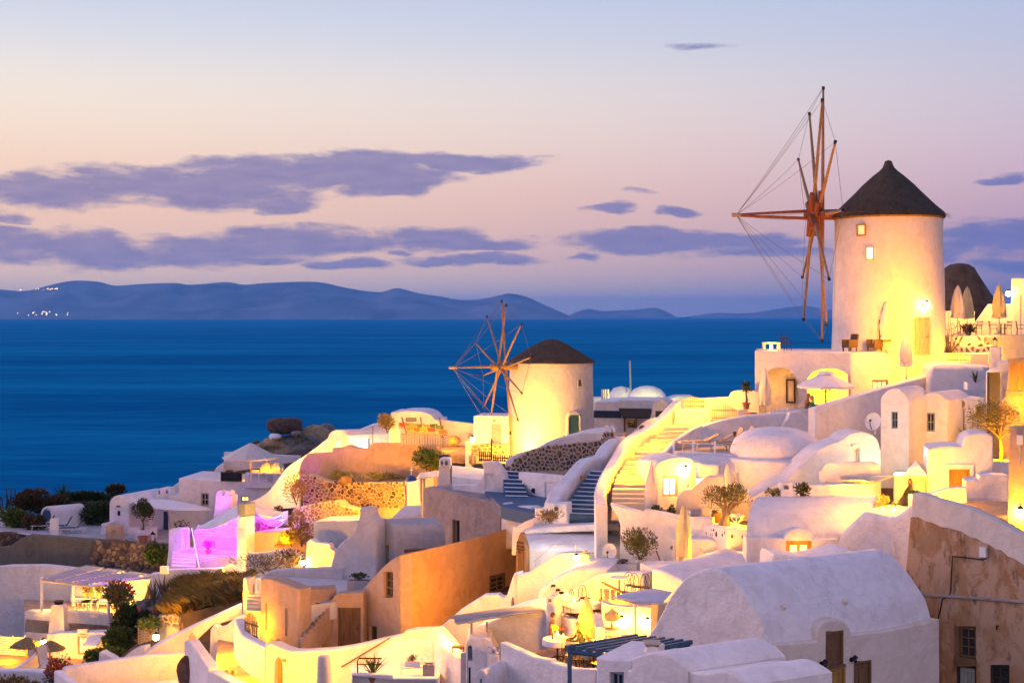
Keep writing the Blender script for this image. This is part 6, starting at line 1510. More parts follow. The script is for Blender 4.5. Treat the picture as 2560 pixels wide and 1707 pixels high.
# vaulted house behind the beige wall
vh2=thing('seaside_house','white vaulted house with bright lit doorway behind the beige wall','house')
pv2=W(815,97.5,870,97.0)
block('vault',vh2,pv2,cr(T('N',[(785,700),(795,560),(812,505),(850,478),(890,476),(925,490),(945,512),(958,540),(960,700)]),3),Vector((3.0,.9,0)),'plaster',.08,[(rectpx(*TR('N',858,560,910,625)),.15)])
wallbox(vh2,'window',pv2.off(-.1),TR('N',860,562,908,623),.03,'lit')
pv3=W(869,96.6,986,97.6);block('side_wall',vh2,pv3,T('N',[(956,700),(957,518),(1140,508),(1318,506),(1318,700)]),.5,'plaster',.05,[(rectpx(*TR('N',1036,542,1130,660)),.25)])
wallbox(vh2,'lit_doorway',pv3.off(-.2),TR('N',1038,544,1110,660),.03,'lit_cyan');wallbox(vh2,'door',pv3.off(-.12),TR('N',1108,544,1130,660),.05,'bluegrey')
block('roof_slope',vh2,W(860,99.5,970,99.5),T('N',[(940,520),(1140,440),(1200,430),(1270,470),(1310,520)]),1.5,'plaster',.08)
MB().tube([Pt('N',1150,450,95.5),Pt('N',1150,640,95.5)],.035,6).build('mast','wood_brown',vh2)
light(Pt('N',880,640,95.6),45,WARM,.12);light(Pt('N',1080,640,95.2),26,(.75,.95,.8),.12);light(Pt('N',1240,540,95.4),40,WARM,.12)
bw=thing('beige_wall','long smooth beige wall with a wavy top below the seaside house','wall')
pbw=W(747,95.5,1090,91.5)
block('wall',bw,pbw,cr(T('N',[(578,960),(580,800),(592,735),(620,690),(650,660)]),3)+T('N',[(760,656),(835,650),(838,618),(900,616),(930,606),(960,594),(985,606),(1010,614),(1060,622),(1110,622),(1128,598),(1146,582),(1320,580),(1640,592),(1660,700),(1660,960)]),.6,'plaster_sand',.06)
lwl=thing('curved_wall','curving white wall glowing yellow that sweeps down from the seaside house','wall')
pcv=W(625,98.5,825,98.0)
block('wall',lwl,pcv,cr(T('B',[(690,786),(760,760),(830,712),(900,625),(980,522),(1080,452),(1180,385),(1300,290),(1335,280)]),3)+T('B',[(1335,420),(1150,442),(1100,490),(1080,560),(1080,830),(690,860)]),.5,'plaster',.07)
light(Pt('B',1035,610,96.8),150,WARM,.12);light(Pt('B',1150,430,96.8),60,WARM,.12);light(Pt('B',850,780,96.5),25,WARM,.12)
# stone retaining walls lit yellow
rw1=thing('upper_stone_wall','tall yellow-lit stone retaining wall below the beige wall','stone wall')
ps1=W(755,93.8,1013,89.6)
so=T('N',[(604,1200),(612,826),(650,820),(700,842),(780,868),(850,882),(1000,886),(1402,882),(1405,1200)])
block('mortar',rw1,ps1,so,.8,'mortar_warm',.06)
stones(rw1,ps1,T('N',[(612,1060),(618,832),(650,826),(780,874),(850,888),(1398,888),(1398,1080)]),.235,['stone_tan','stone_brown','stone_ochre','stone_grey','stone_dark'],.022,.07,41,1.3)
rw2=thing('lower_stone_wall','low curved yellow-lit stone wall in front of the tall retaining wall','stone wall')
ps2=W(728,90.0,900,87.5)
so2=cr(T('N',[(526,1300),(528,1110),(560,1078),(700,1046),(880,1022)]),2)+T('N',[(915,1060),(1045,1100),(1048,1300)])
block('mortar',rw2,ps2,so2,.8,'mortar_warm',.08)
stones(rw2,ps2,T('N',[(532,1180),(534,1112),(560,1084),(700,1052),(878,1028),(912,1066),(1042,1106),(1044,1180)]),.22,['stone_tan','stone_ochre','stone_brown'],.025,.05,42,1.3)
light(Pt('N',950,1120,85.6),130,WARM,.15);light(Pt('N',1200,1040,86.8),200,WARM,.15);light(Pt('N',720,980,87.0),110,WARM,.15);light(Pt('N',1330,1000,87.2),150,WARM,.15);light(Pt('N',900,800,90.0),90,WARM,.15)
for i,(x,y,d,r_,mt,lb) in enumerate(((560,1060,91.5,(1.7,1.2,2.1),'leaf_dry','tall dry bush at the left end of the stone walls'),(600,1380,86.0,(1.5,1.0,2.1),'leaf_dry','dry yellow bush hanging below the stone walls'),(520,1380,86.5,(.9,.7,1.0),'leaf_yellow','lamp-lit yellow bush beside the small stairs'),(1180,880,91.5,(3.6,.8,.55),'leaf_olive','low green hedge along the beige wall foot'),(900,880,92.5,(1.4,.7,.6),'leaf_olive','small grassy bush left of the brown boulder'))):
    shrub('dry_bush',lb,Pt('N',x,y,d),r_,1500 if i<2 else 800,.2,mt,sd=90+i,group='bushes on the stone walls',asp=.22,up=.6)
b=thing('boulder','round brown boulder on the stone wall top','boulder');MB().ball(Pt('N',940,870,92.2),(.5,.4,.33),12,9,.1,2).build('rock','stone_brown',b)
# rocky point with the big boulder
rk=thing('rocky_knoll','pale rocky knoll above the sea under the great boulder','rock');rr2=random.Random(6)
for i,(x,y,d,sx,sz) in enumerate(((430,545,113,1.6,.9),(560,540,113,1.7,1.1),(700,470,114,1.6,1.2),(790,455,115,1.1,1.0),(330,595,113,1.7,.8),(220,620,112.5,1.4,.5),(140,640,112,1.0,.35),(640,560,112,1.9,1.4),(480,610,112,2.1,.9),(300,640,112,1.9,.5))):
    MB().ball(Pt('N',x,y,d) - Vector((0,0,sz*.75)),(sx,1.5,sz),16,12,.09,i+11).build('rock','stone_grey' if i%2 else 'stone_tan',rk)
bd=thing('boulder','great dark rounded boulder on the rocky knoll by the sea','boulder')
m=MB();c=Pt('N',472,444,113.0);k=113/FPX/3.092;seg,rg_=26,16;V=[];
m.ball((0,0,0),1.0,seg,rg_)
V=[Vector(v) for v in m.V];W2=[]
for v in V:
    s=1/(abs(v.x)**3.2+abs(v.y)**3.2+abs(v.z)**3.2)**(1/3.2);nz=1+.07*mnoise.fractal(v*1.6,1,2,4);W2.append(c+Vector((v.x*136*k,v.y*100*k,v.z*62*k))*s*nz)
mk('rock',W2,m.F,'stone_dark',bd,True,angle=80)
for i,(x,y,sx) in enumerate(((395,528,.42),(560,505,.38),(250,570,.22))):
    t=thing('boulder',('white-painted stone under the great boulder','grey stone right under the great boulder','small dark stone left of the great boulder')[i],'boulder');MB().ball(Pt('N',x,y,111.5),(sx*1.2,.8,sx*.55),10,7,.16,i).build('rock',('plaster','stone_grey','stone_dark')[i],t)
shrub('dry_bush','olive scrub on the slope right of the great boulder',Pt('N',640,650,111.2),(2.0,.9,1.2),1500,.14,'leaf_olive',sd=99,group='bushes on the stone walls',asp=.2,up=.8)
shrub('dry_bush','brown scrub at the foot of the rocky knoll',Pt('N',380,660,111.2),(2.2,.8,.6),900,.13,'leaf_grey',sd=98,group='bushes on the stone walls',asp=.2,up=.8)

# blue-domed chapel bell, awnings, chimney
cp=thing('chapel_belfry','little white belfry with a blue dome and white cross','belfry')
pcb=W(1013,87.0,1052,86.4);block('tower',cp,pcb,T('N',[(1400,1250),(1403,888),(1425,876),(1480,872),(1500,845),(1515,850),(1524,880),(1526,1250)]),1.4,'plaster',.05)
MB().pbox(pcb,*pcb.rect(*TR('N',1398,905,1408,1100)),0,.06).build('blue_edge','dome_blue',cp,False)
c=Pt('N',1447,874,87.3);k=87.3/FPX/3.092;MB().lathe([(44*k,0),(42*k,18*k),(30*k,36*k),(12*k,46*k),(2*k,48*k)],c,18).build('dome','dome_blue',cp,True,angle=80)
MB().box(c+Vector((0,0,78*k)),(7*k,5*k,62*k)).box(c+Vector((0,0,88*k)),(24*k,4.6*k,7*k)).build('cross','white_paint',cp,False)
fc=thing('fringed_awning','pale blue fringed awning below the blue-domed belfry','awning');a4=[Pt('N',1305,1150,82.5),Pt('N',1520,1130,82.0),Pt('N',1528,1058,84.5),Pt('N',1395,1062,85)]
V=a4+[p - Vector((0,0,.05)) for p in a4];mk('cloth',V,[(0,1,2,3),(7,6,5,4),(0,4,5,1),(1,5,6,2),(2,6,7,3),(3,7,4,0)],'canvas_blue',fc,False)
for i in range(14): p=a4[0].lerp(a4[1],(i+.5)/14);MB().box((p.x,p.y,p.z - .1),(.2,.02,.18)).build('valance_flap','canvas_white',fc,False)
sa=thing('slat_awning','white slatted awning left of the tall chimney','awning');pA_=[Pt('N',1495,852,86.0),Pt('N',1648,838,85.6),Pt('N',1655,796,87.4),Pt('N',1520,812,87.8)]
for i in range(11): a,b=pA_[0].lerp(pA_[1],i/10),pA_[3].lerp(pA_[2],i/10);MB().tube([a,b],.06,4).build('slat','white_paint',sa,False)
for x in (1522,1548): MB().tube([Pt('N',x,850,86.0),Pt('N',x,1030,86.0)],.06,6).build('post','wood_pale',sa)
chm=thing('chimney','tall tapering white chimney with an arched cap above the concrete wall','chimney')
c=Pt('N',1705,925,84.0);k=84/FPX/3.092
MB().lathe([(80*k,-80*k),(72*k,0),(62*k,130*k),(60*k,170*k)],c,4,a0=pi/4).build('shaft','plaster',chm,False)
pcap=W(1094,83.1,1130,83.1);block('arched_cap',chm,pcap,T('N',[(1664,758),(1664,715),(1675,700),(1690,694),(1740,694),(1752,705),(1756,758)]),1.0,'plaster',.05,[(T('N',[(1676,750),(1676,722),(1685,710),(1694,722),(1694,750)]),.5),(T('N',[(1706,750),(1706,722),(1718,708),(1730,722),(1730,750)]),.5)])
MB().ball(c+Vector((0,0,240*k)),(48*k,40*k,18*k),10,6,.2,3).build('cap_stone','stone_dark',chm)
fr=thing('flat_roof_house','flat lavender roof with a small glowing yellow skylight pit','house')
floor3('roof',fr,[Pt('D',400,650,80.0),Pt('D',640,600,78.5),P(1210,HY,84),P(1130,HY,86)],'plaster',zat(T('D',(0,560))[0][1],82),.8)
block('pit_wall',fr,W(1130,83.0,1195,82.4),T('D',[(405,640),(408,585),(560,552),(585,560),(580,600),(420,640)]),.3,'plaster',.04);light(Pt('D',500,590,81.6),45,WARM,.1)

# concrete house, terrace with blue floor and blue stairs
ch_=thing('concrete_house','bare grey-brown concrete house wall with a narrow dark doorway','house')
pcc=W(1056,80.0,1252,74.6)
block('wall',ch_,pcc,T('D',[(172,1250),(176,700),(190,676),(232,668),(400,706),(620,762),(778,800),(780,1250)]),3.0,'concrete',.08,[(rectpx(*TR('D',418,928,460,1110)),.3)])
wallbox(ch_,'doorway',pcc.off(-.25),TR('D',418,928,460,1110),.03,'wood_dark')
MB().pbox(pcc,*pcc.rect(*TR('D',408,920,420,1110)),-.02,.06).build('door_frame','wood_brown',ch_,False)
bt_=thing('blue_terrace','sunken white terrace with a blue floor below the stone-faced wall','terrace')
zb_=zat(T('D',(0,800))[0][1],72.5)
floor3('floor',bt_,[Pt('D',780,820,71.5),Pt('D',1060,880,68.5),Pt('D',1300,870,67.0),Pt('D',1260,770,75.5),Pt('D',900,750,77.0),Pt('D',640,750,78.5)],'pool_blue',zb_,.6)
block('back_wall',bt_,W(1130,78.6,1272,77.0),cr(T('D',[(392,860),(405,672),(420,655),(560,652),(600,640),(630,600),(648,560)]),2)+T('D',[(634,495),(642,474),(735,474),(790,545),(836,640),(840,860)]),.5,'plaster',.07,[(rectpx(*TR('D',655,566,720,690)),.1)])
pw3=W(1130,78.6,1272,77.0);u0,u1,v0,v1=pw3.rect(*TR('D',655,566,720,690));m=MB()
for i in range(9): a=u0+(u1 - u0)*i/9;m.tube([pw3.xyz(a,v1,-.04),pw3.xyz(min(u1,a+.55),v0,-.04)],.018,4)
m.build('lattice','white_paint',bt_)
block('niche_wall',bt_,W(1296,77.0,1436,73.0),T('D',[(910,900),(914,556),(1100,572),(1348,598),(1300,655),(1254,720),(1254,900)]),.5,'plaster',.06,[(rectpx(*TR('D',1118,632,1205,752)),.06)])
MB().tube([W(1296,77.0,1436,73.0).pt(*T('D',(1032,697))[0])+Vector((0,-.1*k_,0)) for k_ in (0,1)],.13,12).build('round_vent','iron',bt_)
block('front_parapet',bt_,W(1251,72.6,1334,70.4),T('D',[(776,1150),(780,800),(800,792),(828,820),(1000,818),(1022,824),(1030,900),(1030,1150)]),.6,'plaster',.09)
for x,y in ((966,878),(1008,858)): MB().tube([W(1251,72.6,1334,70.4).pt(*T('D',(x,y))[0])+Vector((0,-.06*q_,0)) for q_ in (0,1)],.09,10).build('round_vent','stone_dark',bt_)
ss=thing('small_blue_stairs','short flight of blue steps with white edges on the blue terrace','stairs')
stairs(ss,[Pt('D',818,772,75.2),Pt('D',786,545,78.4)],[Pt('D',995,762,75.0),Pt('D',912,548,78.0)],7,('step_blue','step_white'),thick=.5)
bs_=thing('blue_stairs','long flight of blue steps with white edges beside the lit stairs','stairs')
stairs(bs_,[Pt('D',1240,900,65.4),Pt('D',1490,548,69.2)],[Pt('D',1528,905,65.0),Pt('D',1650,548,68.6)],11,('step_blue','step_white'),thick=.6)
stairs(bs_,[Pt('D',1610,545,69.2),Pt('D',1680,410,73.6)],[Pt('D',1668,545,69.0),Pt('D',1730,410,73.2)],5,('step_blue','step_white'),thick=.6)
pth=[Pt('D',*q) for q in ((1225,800,65.6),(1262,712,66.4),(1320,640,67.2),(1390,556,68.4),(1470,466,69.8),(1540,442,70.6),(1600,424,71.8),(1650,345,74.0),(1745,272,77.0))]
path_wall('parapet',bs_,[Vector(p) for p in cr([tuple(p) for p in pth],3)],.7,(2.6,),'plaster',.14,side=1)
block('end_pier',bs_,W(1382,65.2,1412,65.0),T('D',[(1182,1000),(1185,812),(1200,798),(1290,795),(1292,1000)]),.8,'plaster',.08)
MB().tube([Pt('D',1207,840,65.2),Pt('D',1207,840,65.0)],.1,10).build('round_lamp','stone_dark',bs_);MB().tube([Pt('D',1408,600,67.6),Pt('D',1408,600,67.3)],.12,10).build('round_lamp','stone_brown',bs_)
sfw=thing('stone_faced_wall','curved wall of dark stones in thick pale mortar above the blue terrace','stone wall')
psf=W(1272,80.0,1560,76.6)
oo=cr(T('D',[(846,545),(852,510),(880,460),(930,420),(1010,385),(1150,348),(1300,332),(1480,312),(1570,300)]),2)+T('D',[(1620,262),(1730,262),(1660,345),(1580,425),(1480,500),(1380,560),(1090,620),(846,620)])
block('mortar',sfw,psf,oo,.7,'mortar',.08)
stones(sfw,psf,T('D',[(856,540),(884,468),(935,428),(1150,358),(1480,322),(1572,308),(1625,272),(1700,278),(1560,420),(1470,470),(1370,536),(1090,545)]),.215,['stone_dark','stone_dark','stone_brown'],.034,.04,51,1.15)
block('roof',sfw,W(1262,81.5,1520,79.5),cr(T('D',[(810,470),(900,412),(1050,372),(1130,322),(1300,268),(1430,245),(1570,245)]),2)+T('D',[(1570,480),(810,520)]),3.5,'plaster',.12)
lch=thing('stone_chimney','little stone chimney with two white loops on the stone-faced wall','chimney');plc=W(1505,76.2,1535,76.0)
block('body',lch,plc,T('D',[(1566,330),(1568,252),(1580,244),(1650,244),(1655,330)]),.5,'mortar',.04);stones(lch,plc,T('D',[(1570,320),(1572,256),(1650,250),(1652,320)]),.17,['stone_dark'],.03,.03,5,1)
for x in (1598,1640): MB().tube([plc.pt(*T('D',(x+16*cos(a),246 - 44*sin(a)))[0]) for a in [pi*q_/8 for q_ in range(9)]],.07,6).build('loop','plaster',lch)

# buildings right of the small mill, far dome
bh=thing('brown_roof_house','white house with a dark brown awning roof behind the small windmill','house')
pbh=W(1486,98,1640,97)
block('wall',bh,pbh,T('L',[(108,900),(110,632),(300,628),(300,618),(560,618),(620,640),(620,900)]),4,'plaster',.05,[(rectpx(*TR('L',370,772,426,832)),.15)])
window(bh,pbh,TR('L',370,772,426,832),1,1,'wood_brown','glass_dark',-.1,.06)
MB().pbox(pbh,*pbh.rect(*TR('L',108,700,318,755)),.0,.05).build('blue_band','navy',bh,False)
u0,u1,v0,v1=pbh.rect(*TR('L',300,682,560,738));MB().hexa([pbh.xyz(u0,v1,.02),pbh.xyz(u1,v1,.02),pbh.xyz(u1,v1 - .08,.0),pbh.xyz(u0,v1 - .08,0),pbh.xyz(u0+.5,v0,1.5),pbh.xyz(u1,v0,1.5),pbh.xyz(u1,v0 - .08,1.4),pbh.xyz(u0+.5,v0 - .08,1.4)]).build('awning_roof','wood_dark',bh,False)
for x in (340,430): MB().pbox(pbh,*pbh.rect(*TR('L',x,740,x+10,860)),0,.1).build('door_post','wood_red',bh,False)
pgk=W(1628,93,1690,92.6);gk=thing('gabled_kiosk','small white kiosk with a pointed gable behind the lit stair parapet','kiosk')
block('wall',gk,pgk,T('L',[(552,900),(554,652),(622,604),(688,640),(690,900)]),2.4,'plaster',.04,[(rectpx(*TR('L',582,702,652,748)),.2)])
wallbox(gk,'window',pgk.off(-.15),TR('L',582,702,652,748),.02,'glass_dark')
cdm=thing('distant_church','far white church with a lit shell dome and thin mast','church');k=128/FPX/3.092
c=Pt('L',520,612,128);MB().lathe([(150*k,-60*k),(150*k,0),(140*k,40*k),(105*k,78*k),(55*k,100*k),(5*k,106*k)],c,28,sx=1.0).build('dome','plaster',cdm,True,angle=80)
c=Pt('L',320,612,129);MB().lathe([(105*k,-60*k),(104*k,0),(90*k,50*k),(60*k,88*k),(5*k,102*k)],c,24).build('dome','plaster',cdm,True,angle=80)
MB().tube([Pt('L',392,560,127),Pt('L',385,315,127)],.09,6).build('mast','steel',cdm)
block('base',cdm,W(1480,126,1760,126),T('L',[(100,720),(110,606),(700,606),(760,590),(880,590),(880,720)]),3,'plaster',.06)
for x in (178,192,212): MB().tube([Pt('L',x,612,124.5),Pt('L',x,535,124.5)],.18,6).build('chimney_pipe','plaster_warm',cdm)
light(Pt('L',520,575,122.0),240,(1.0,.9,.35),.2)
bal=thing('slotted_parapet','white parapet with glowing slots at the top of the blue stairs','parapet');pbl=W(1565,79.0,1660,77.4)
block('wall',bal,pbl,cr(T('L',[(385,960),(390,890),(430,840),(480,795),(530,765),(590,752),(650,760)]),2)+T('L',[(650,960)]),.35,'plaster',.06)
for x in (545,568,590,612): MB().pbox(pbl,*pbl.rect(*TR('L',x,760,x+12,815)),0,.04).build('baluster','plaster_warm',bal,False)
MB().tube([pbl.pt(*T('L',(480,833))[0])+Vector((0,-.08*q_,0)) for q_ in (0,1)],.16,12).build('round_vent','stone_dark',bal)
light(Pt('L',590,775,77.0),25,WARM,.1)

# orange-lit house
oh=thing('orange_house','big house with a long wall lit deep orange and small wooden windows','house')
po=W(998,64.5,1290,73.0)
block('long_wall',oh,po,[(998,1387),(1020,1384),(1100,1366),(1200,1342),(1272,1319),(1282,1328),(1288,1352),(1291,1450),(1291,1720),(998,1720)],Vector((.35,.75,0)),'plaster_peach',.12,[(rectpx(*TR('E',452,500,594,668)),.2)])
window(oh,po,TR('E',452,500,594,668),2,3,'wood_brown','glass_dark',-.05,.14)
po2=W(906,67.5,998,64.5)
block('end_wall',oh,po2,cr(T('C',[(1180,1230),(1185,690),(1200,656),(1255,640),(1330,562),(1450,432),(1550,350),(1612,322)]),3)+T('C',[(1612,1400),(1180,1400)]),.7,'plaster_sand',.1,[(rectpx(*TR('C',1466,472,1552,714)),.35),(rectpx(*TR('C',1336,972,1404,1112)),.3)])
window(oh,po2,TR('C',1466,472,1552,714),2,3,'wood_brown','glass_dark',-.2,.08);window(oh,po2,TR('C',1336,972,1404,1112),1,1,'wood_brown','glass_dark',-.2,.06)
pdw=W(758,67.0,908,66.4)
block('door_wall',oh,pdw,T('C',[(735,1400),(730,1042),(745,1010),(1018,690),(1045,668),(1282,664),(1282,1400)]),.6,'plaster_sand',.07,[(rectpx(*TR('C',1044,802,1256,1168)),.25)])
door(oh,pdw,TR('C',1044,802,1256,1168),'wood_brown',-.12,4)
ph2=thing('corner_house_tan','tan house corner with two white-shuttered windows and a deep outside stair','house')
pt1=W(650,68.6,748,65.2);pt2=W(748,65.2,842,67.6)
block('left_wall',ph2,pt1,T('C',[(322,1400),(338,548),(362,526),(420,530),(560,580),(692,634),(692,1400)]),Vector((.5,.6,0)),'plaster_sand',.09,[(rectpx(*TR('C',380,765,498,1005)),.08),(rectpx(*TR('C',560,808,632,1062)),.08)])
for q in ((382,767,496,1003),(562,810,630,1060)):
    d_=door(ph2,pt1,TR('C',*q),'white_paint',-.06,2,handle=False);d_.name='shuttered_window'
block('right_wall',ph2,pt2,T('C',[(690,1400),(690,634),(860,630),(1020,620),(1034,626),(1034,900),(720,1130),(720,1400)]),Vector((-.2,.9,0)),'plaster_sand',.07)
MB().tube([pt2.pt(*T('C',(848,766))[0])+pt2.n*q_ for q_ in (0,.15)],.05,8).build('drain_spout','stone_dark',ph2)
MB().ball(Pt('C',500,1128,64.8),.17,8,6).build('floor_lamp','stone_brown',ph2)
os_=thing('outside_stair','narrow sunken stair beside the tan house corner','stairs');stairs(os_,[Pt('C',700,1100,65.0),Pt('C',1030,690,67.6)],[Pt('C',735,1110,64.7),Pt('C',1040,700,67.0)],12,('plaster_sand',),thick=1.2)
bt2=thing('shaded_terrace','shaded roof terrace with a rounded grey parapet above the tan house','terrace')
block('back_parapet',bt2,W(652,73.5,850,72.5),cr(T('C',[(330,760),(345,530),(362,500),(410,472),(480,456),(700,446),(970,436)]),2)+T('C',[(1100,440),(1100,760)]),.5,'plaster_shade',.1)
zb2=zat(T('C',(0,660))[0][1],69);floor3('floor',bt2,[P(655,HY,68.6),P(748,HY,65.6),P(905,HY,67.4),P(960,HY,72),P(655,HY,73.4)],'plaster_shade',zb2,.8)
sw2=thing('swooping_wall','smooth grey-white wall swooping up to a square chimney','wall')
psw=W(815,73.0,945,71.6)
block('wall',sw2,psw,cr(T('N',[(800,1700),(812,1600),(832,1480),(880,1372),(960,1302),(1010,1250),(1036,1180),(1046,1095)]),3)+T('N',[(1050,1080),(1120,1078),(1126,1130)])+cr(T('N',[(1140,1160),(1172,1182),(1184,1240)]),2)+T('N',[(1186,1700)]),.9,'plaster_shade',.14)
planter(pol('C',1240,600,69.5,zb2),'dark planter against the swooping wall',1.1,.5,.5,'plaster_grey');shrub('bush','dark low bush in the planter by the swooping wall',pol('C',1240,560,69.5,zb2+.5),(.75,.4,.3),240,.12,'leaf_dark',sd=120,group='roof bushes')
gv=thing('grey_vault_house','shaded grey-blue barrel vault house with a dark blue door','house')
pgv=W(938,73.4,992,71.4)
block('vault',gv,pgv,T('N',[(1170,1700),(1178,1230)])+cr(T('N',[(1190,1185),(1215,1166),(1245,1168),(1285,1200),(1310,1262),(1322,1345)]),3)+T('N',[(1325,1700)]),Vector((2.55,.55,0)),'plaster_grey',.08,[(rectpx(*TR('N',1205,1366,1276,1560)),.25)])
door(gv,pgv,TR('N',1205,1366,1276,1560),'blue_paint',-.16,2,'wood_brown')
for q in ((1415,1212),(1567,1206)):
    p_,n_=hit(gv.children[0],*T('N',q)[0])
    if p_: MB().tube([p_,p_+n_*.12],[.11,.09],8).build('drain_spout','stone_dark',gv)
MB().box(Pt('N',1520,1390,72.6)+Vector((0,-.5,0)),(2.2,.9,.18)).build('awning_beam','wood_brown',gv,False)
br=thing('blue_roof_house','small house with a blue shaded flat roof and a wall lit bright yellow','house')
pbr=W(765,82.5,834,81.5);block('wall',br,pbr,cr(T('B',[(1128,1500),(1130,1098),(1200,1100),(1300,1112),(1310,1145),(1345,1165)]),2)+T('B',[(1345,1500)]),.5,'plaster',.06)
block('roof',br,W(782,84.5,900,83.5),T('B',[(1182,1250),(1186,938),(1530,932),(1540,1250)]),2.5,'canvas_blue',.06)  # blue of the shade put into the roof colour
light(Pt('B',1225,1200,80.0),130,WARM,.15)
light(P(1100,1480,56.5),300,(1.0,.34,.0),.3);light(Pt('C',2250,760,64.0),130,(1.0,.38,.0),.15);light(Pt('C',900,900,60),22,(1.0,.45,.12),.4)

# pale vault house with carved door, handrail, dish, big bush
pvh=thing('pale_vault_house','pale vault house with a carved brown doorway and thin steel handrail','house')
ppv=W(1312,66.0,1500,64.6)
block('upper_wall',pvh,W(1300,66.6,1520,65.0),cr(T('D',[(860,1200),(866,990),(900,975),(960,940),(1030,915),(1100,905)]),2)+T('D',[(1300,902),(1700,905),(1704,1200)]),.7,'plaster',.09)
zr1,zr0=zat(T('D',(0,1015))[0][1],65.4),zat(T('D',(0,1162))[0][1],63.6)
pr=[Vector((0,63.6+1.6*(1 - cos(pi/2*i/8)),zr0+(zr1 - zr0)*sin(pi/2*i/8))) for i in range(9)]+[Vector((0,66,zr1)),Vector((0,66,zr0 - 2)),Vector((0,63.9,zr0 - 2)),Vector((0,63.9,zr0 - .05))]
x0=P(1312,HY,64).x;prism('vault',pvh,[p+Vector((x0,0,0)) for p in pr],Vector((P(1555,HY,64).x - x0,-.6,0)),'plaster')
block('roof_bead',pvh,W(1310,64.9,1555,64.2),cr(T('D',[(935,1020),(1000,1000),(1200,975),(1400,962),(1600,955),(1690,960)]),2)+T('D',[(1695,1010),(1300,1020),(940,1040)]),.8,'plaster',.08)
pcd=W(1287,63.2,1315,62.6)
cdr=thing('carved_doorway','carved brown wooden doorway with a pointed top at the end of the orange wall','doorway')
block('frame',cdr,pcd,cr(T('E',[(695,495),(697,240),(712,180),(738,112),(765,180),(785,250)]),2)+T('E',[(788,495)]),.25,'wood_brown',.03,[(rectpx(*TR('E',712,275,772,490)),.1)])
for i in range(4): R=TR('E',716+i*14,300,724+i*14,470);MB().pbox(pcd,*pcd.rect(*R),-.06,.02).build('bar','wood_brown',cdr,False)
for y in (200,235,262,478): R=TR('E',712,y,772,y+10);MB().pbox(pcd,*pcd.rect(*R),-.02,.05).build('carving','wood_dark',cdr,False)
wv=thing('wavy_wall','white wall with a wavy descending top below the pale vault','wall')
pwv=W(1289,61.2,1455,60.4)
block('wall',wv,pwv,T('E',[(698,900),(700,505)])+cr(T('E',[(720,498),(790,490),(870,442),(960,382),(1060,318),(1150,302),(1300,297)]),2)+T('E',[(1304,440),(1560,440),(1560,900)]),.6,'plaster',.09)
block('arched_end',wv,W(1250,61.6,1292,61.2),cr(T('E',[(530,1000),(560,760),(610,690),(650,560),(678,488),(700,480)]),2)+T('E',[(703,1000)]),.7,'plaster',.08,[(T('E',[(652,810),(655,730),(668,695),(682,730),(690,810)]),.3)])
hr=thing('steel_handrail','thin steel handrail along the wavy wall','handrail');pts=[pwv.pt(*q)+Vector((0,.3,0)) for q in T('E',[(865,390),(960,310),(1040,232),(1150,228),(1252,226)])]
MB().tube(pts,.025,6).build('rail','steel',hr)
for x,y,l in ((878,395,45),(1062,232,85),(1250,226,75)): a,b=T('E',(x,y),(x,y+l));MB().tube([pwv.pt(*a)+Vector((0,.3,0)),pwv.pt(*b)+Vector((0,.3,0))],.02,6).build('post','steel',hr)
lan=thing('lantern_block','small white block glowing beside a star-like lamp on the wavy wall','block');p=Pt('E',1332,432,59.6);k=59.6/FPX/3.675
MB().box((p.x,p.y,p.z+60*k),(64*k,40*k,122*k)).build('block','plaster',lan,False);V,Fc=leaves(p+Vector((0,0,128*k)),(.3,.2,.12),60,.09,4);mk('grass_tuft',V,Fc,'leaf_dry',lan,False)
wall_lamp(Pt('E',1262,335,59.8),(-.3,-1,0),'star-like glowing lamp left of the white block',45,s=1.2,off=.3);light(p+Vector((-.3,-.5,.3)),22,WARM,.08)
light(Pt('D',1150,1180,62.0),20,(.86,.95,1.0),.3)
sat_dish(Pt('E',1556,290,60.4),(-.35,-.85,.25),.36,'large pale satellite dish left of the big potted bush')
pz=Pt('E',1858,450,59.6);planter(pz,'tapered white pot under the big potted bush',.5,.45,.42);planter(Pt('E',1680,475,59.2),'long white trough planter before the satellite dish',1.1,.4,.36)
shrub('potted_bush','big dark green bush in a white pot beside the satellite dish',pz+Vector((-.12,0,.38)),(1.42,1.0,1.3),2200,.13,'leaf_olive',sd=131,group='potted shrubs',up=.9,asp=.3)
shrub('pot_plant','brown and green flowers in the long white trough',Pt('E',1680,400,59.2),(.45,.2,.16),170,.08,'leaf_brown',sd=132,group='potted shrubs')
bs2=shrub('trailing_shrub','dry shrub trailing over the wall at the foot of the blue stairs',Pt('D',1160,950,64.0),(1.05,.6,.55),700,.16,'leaf_dry',sd=133,group='garden shrubs',asp=.2)
planter(Pt('D',1085,895,66.2)+Vector((0,0,-.1)),'small white box at the foot of the blue stairs',.5,.5,.5)

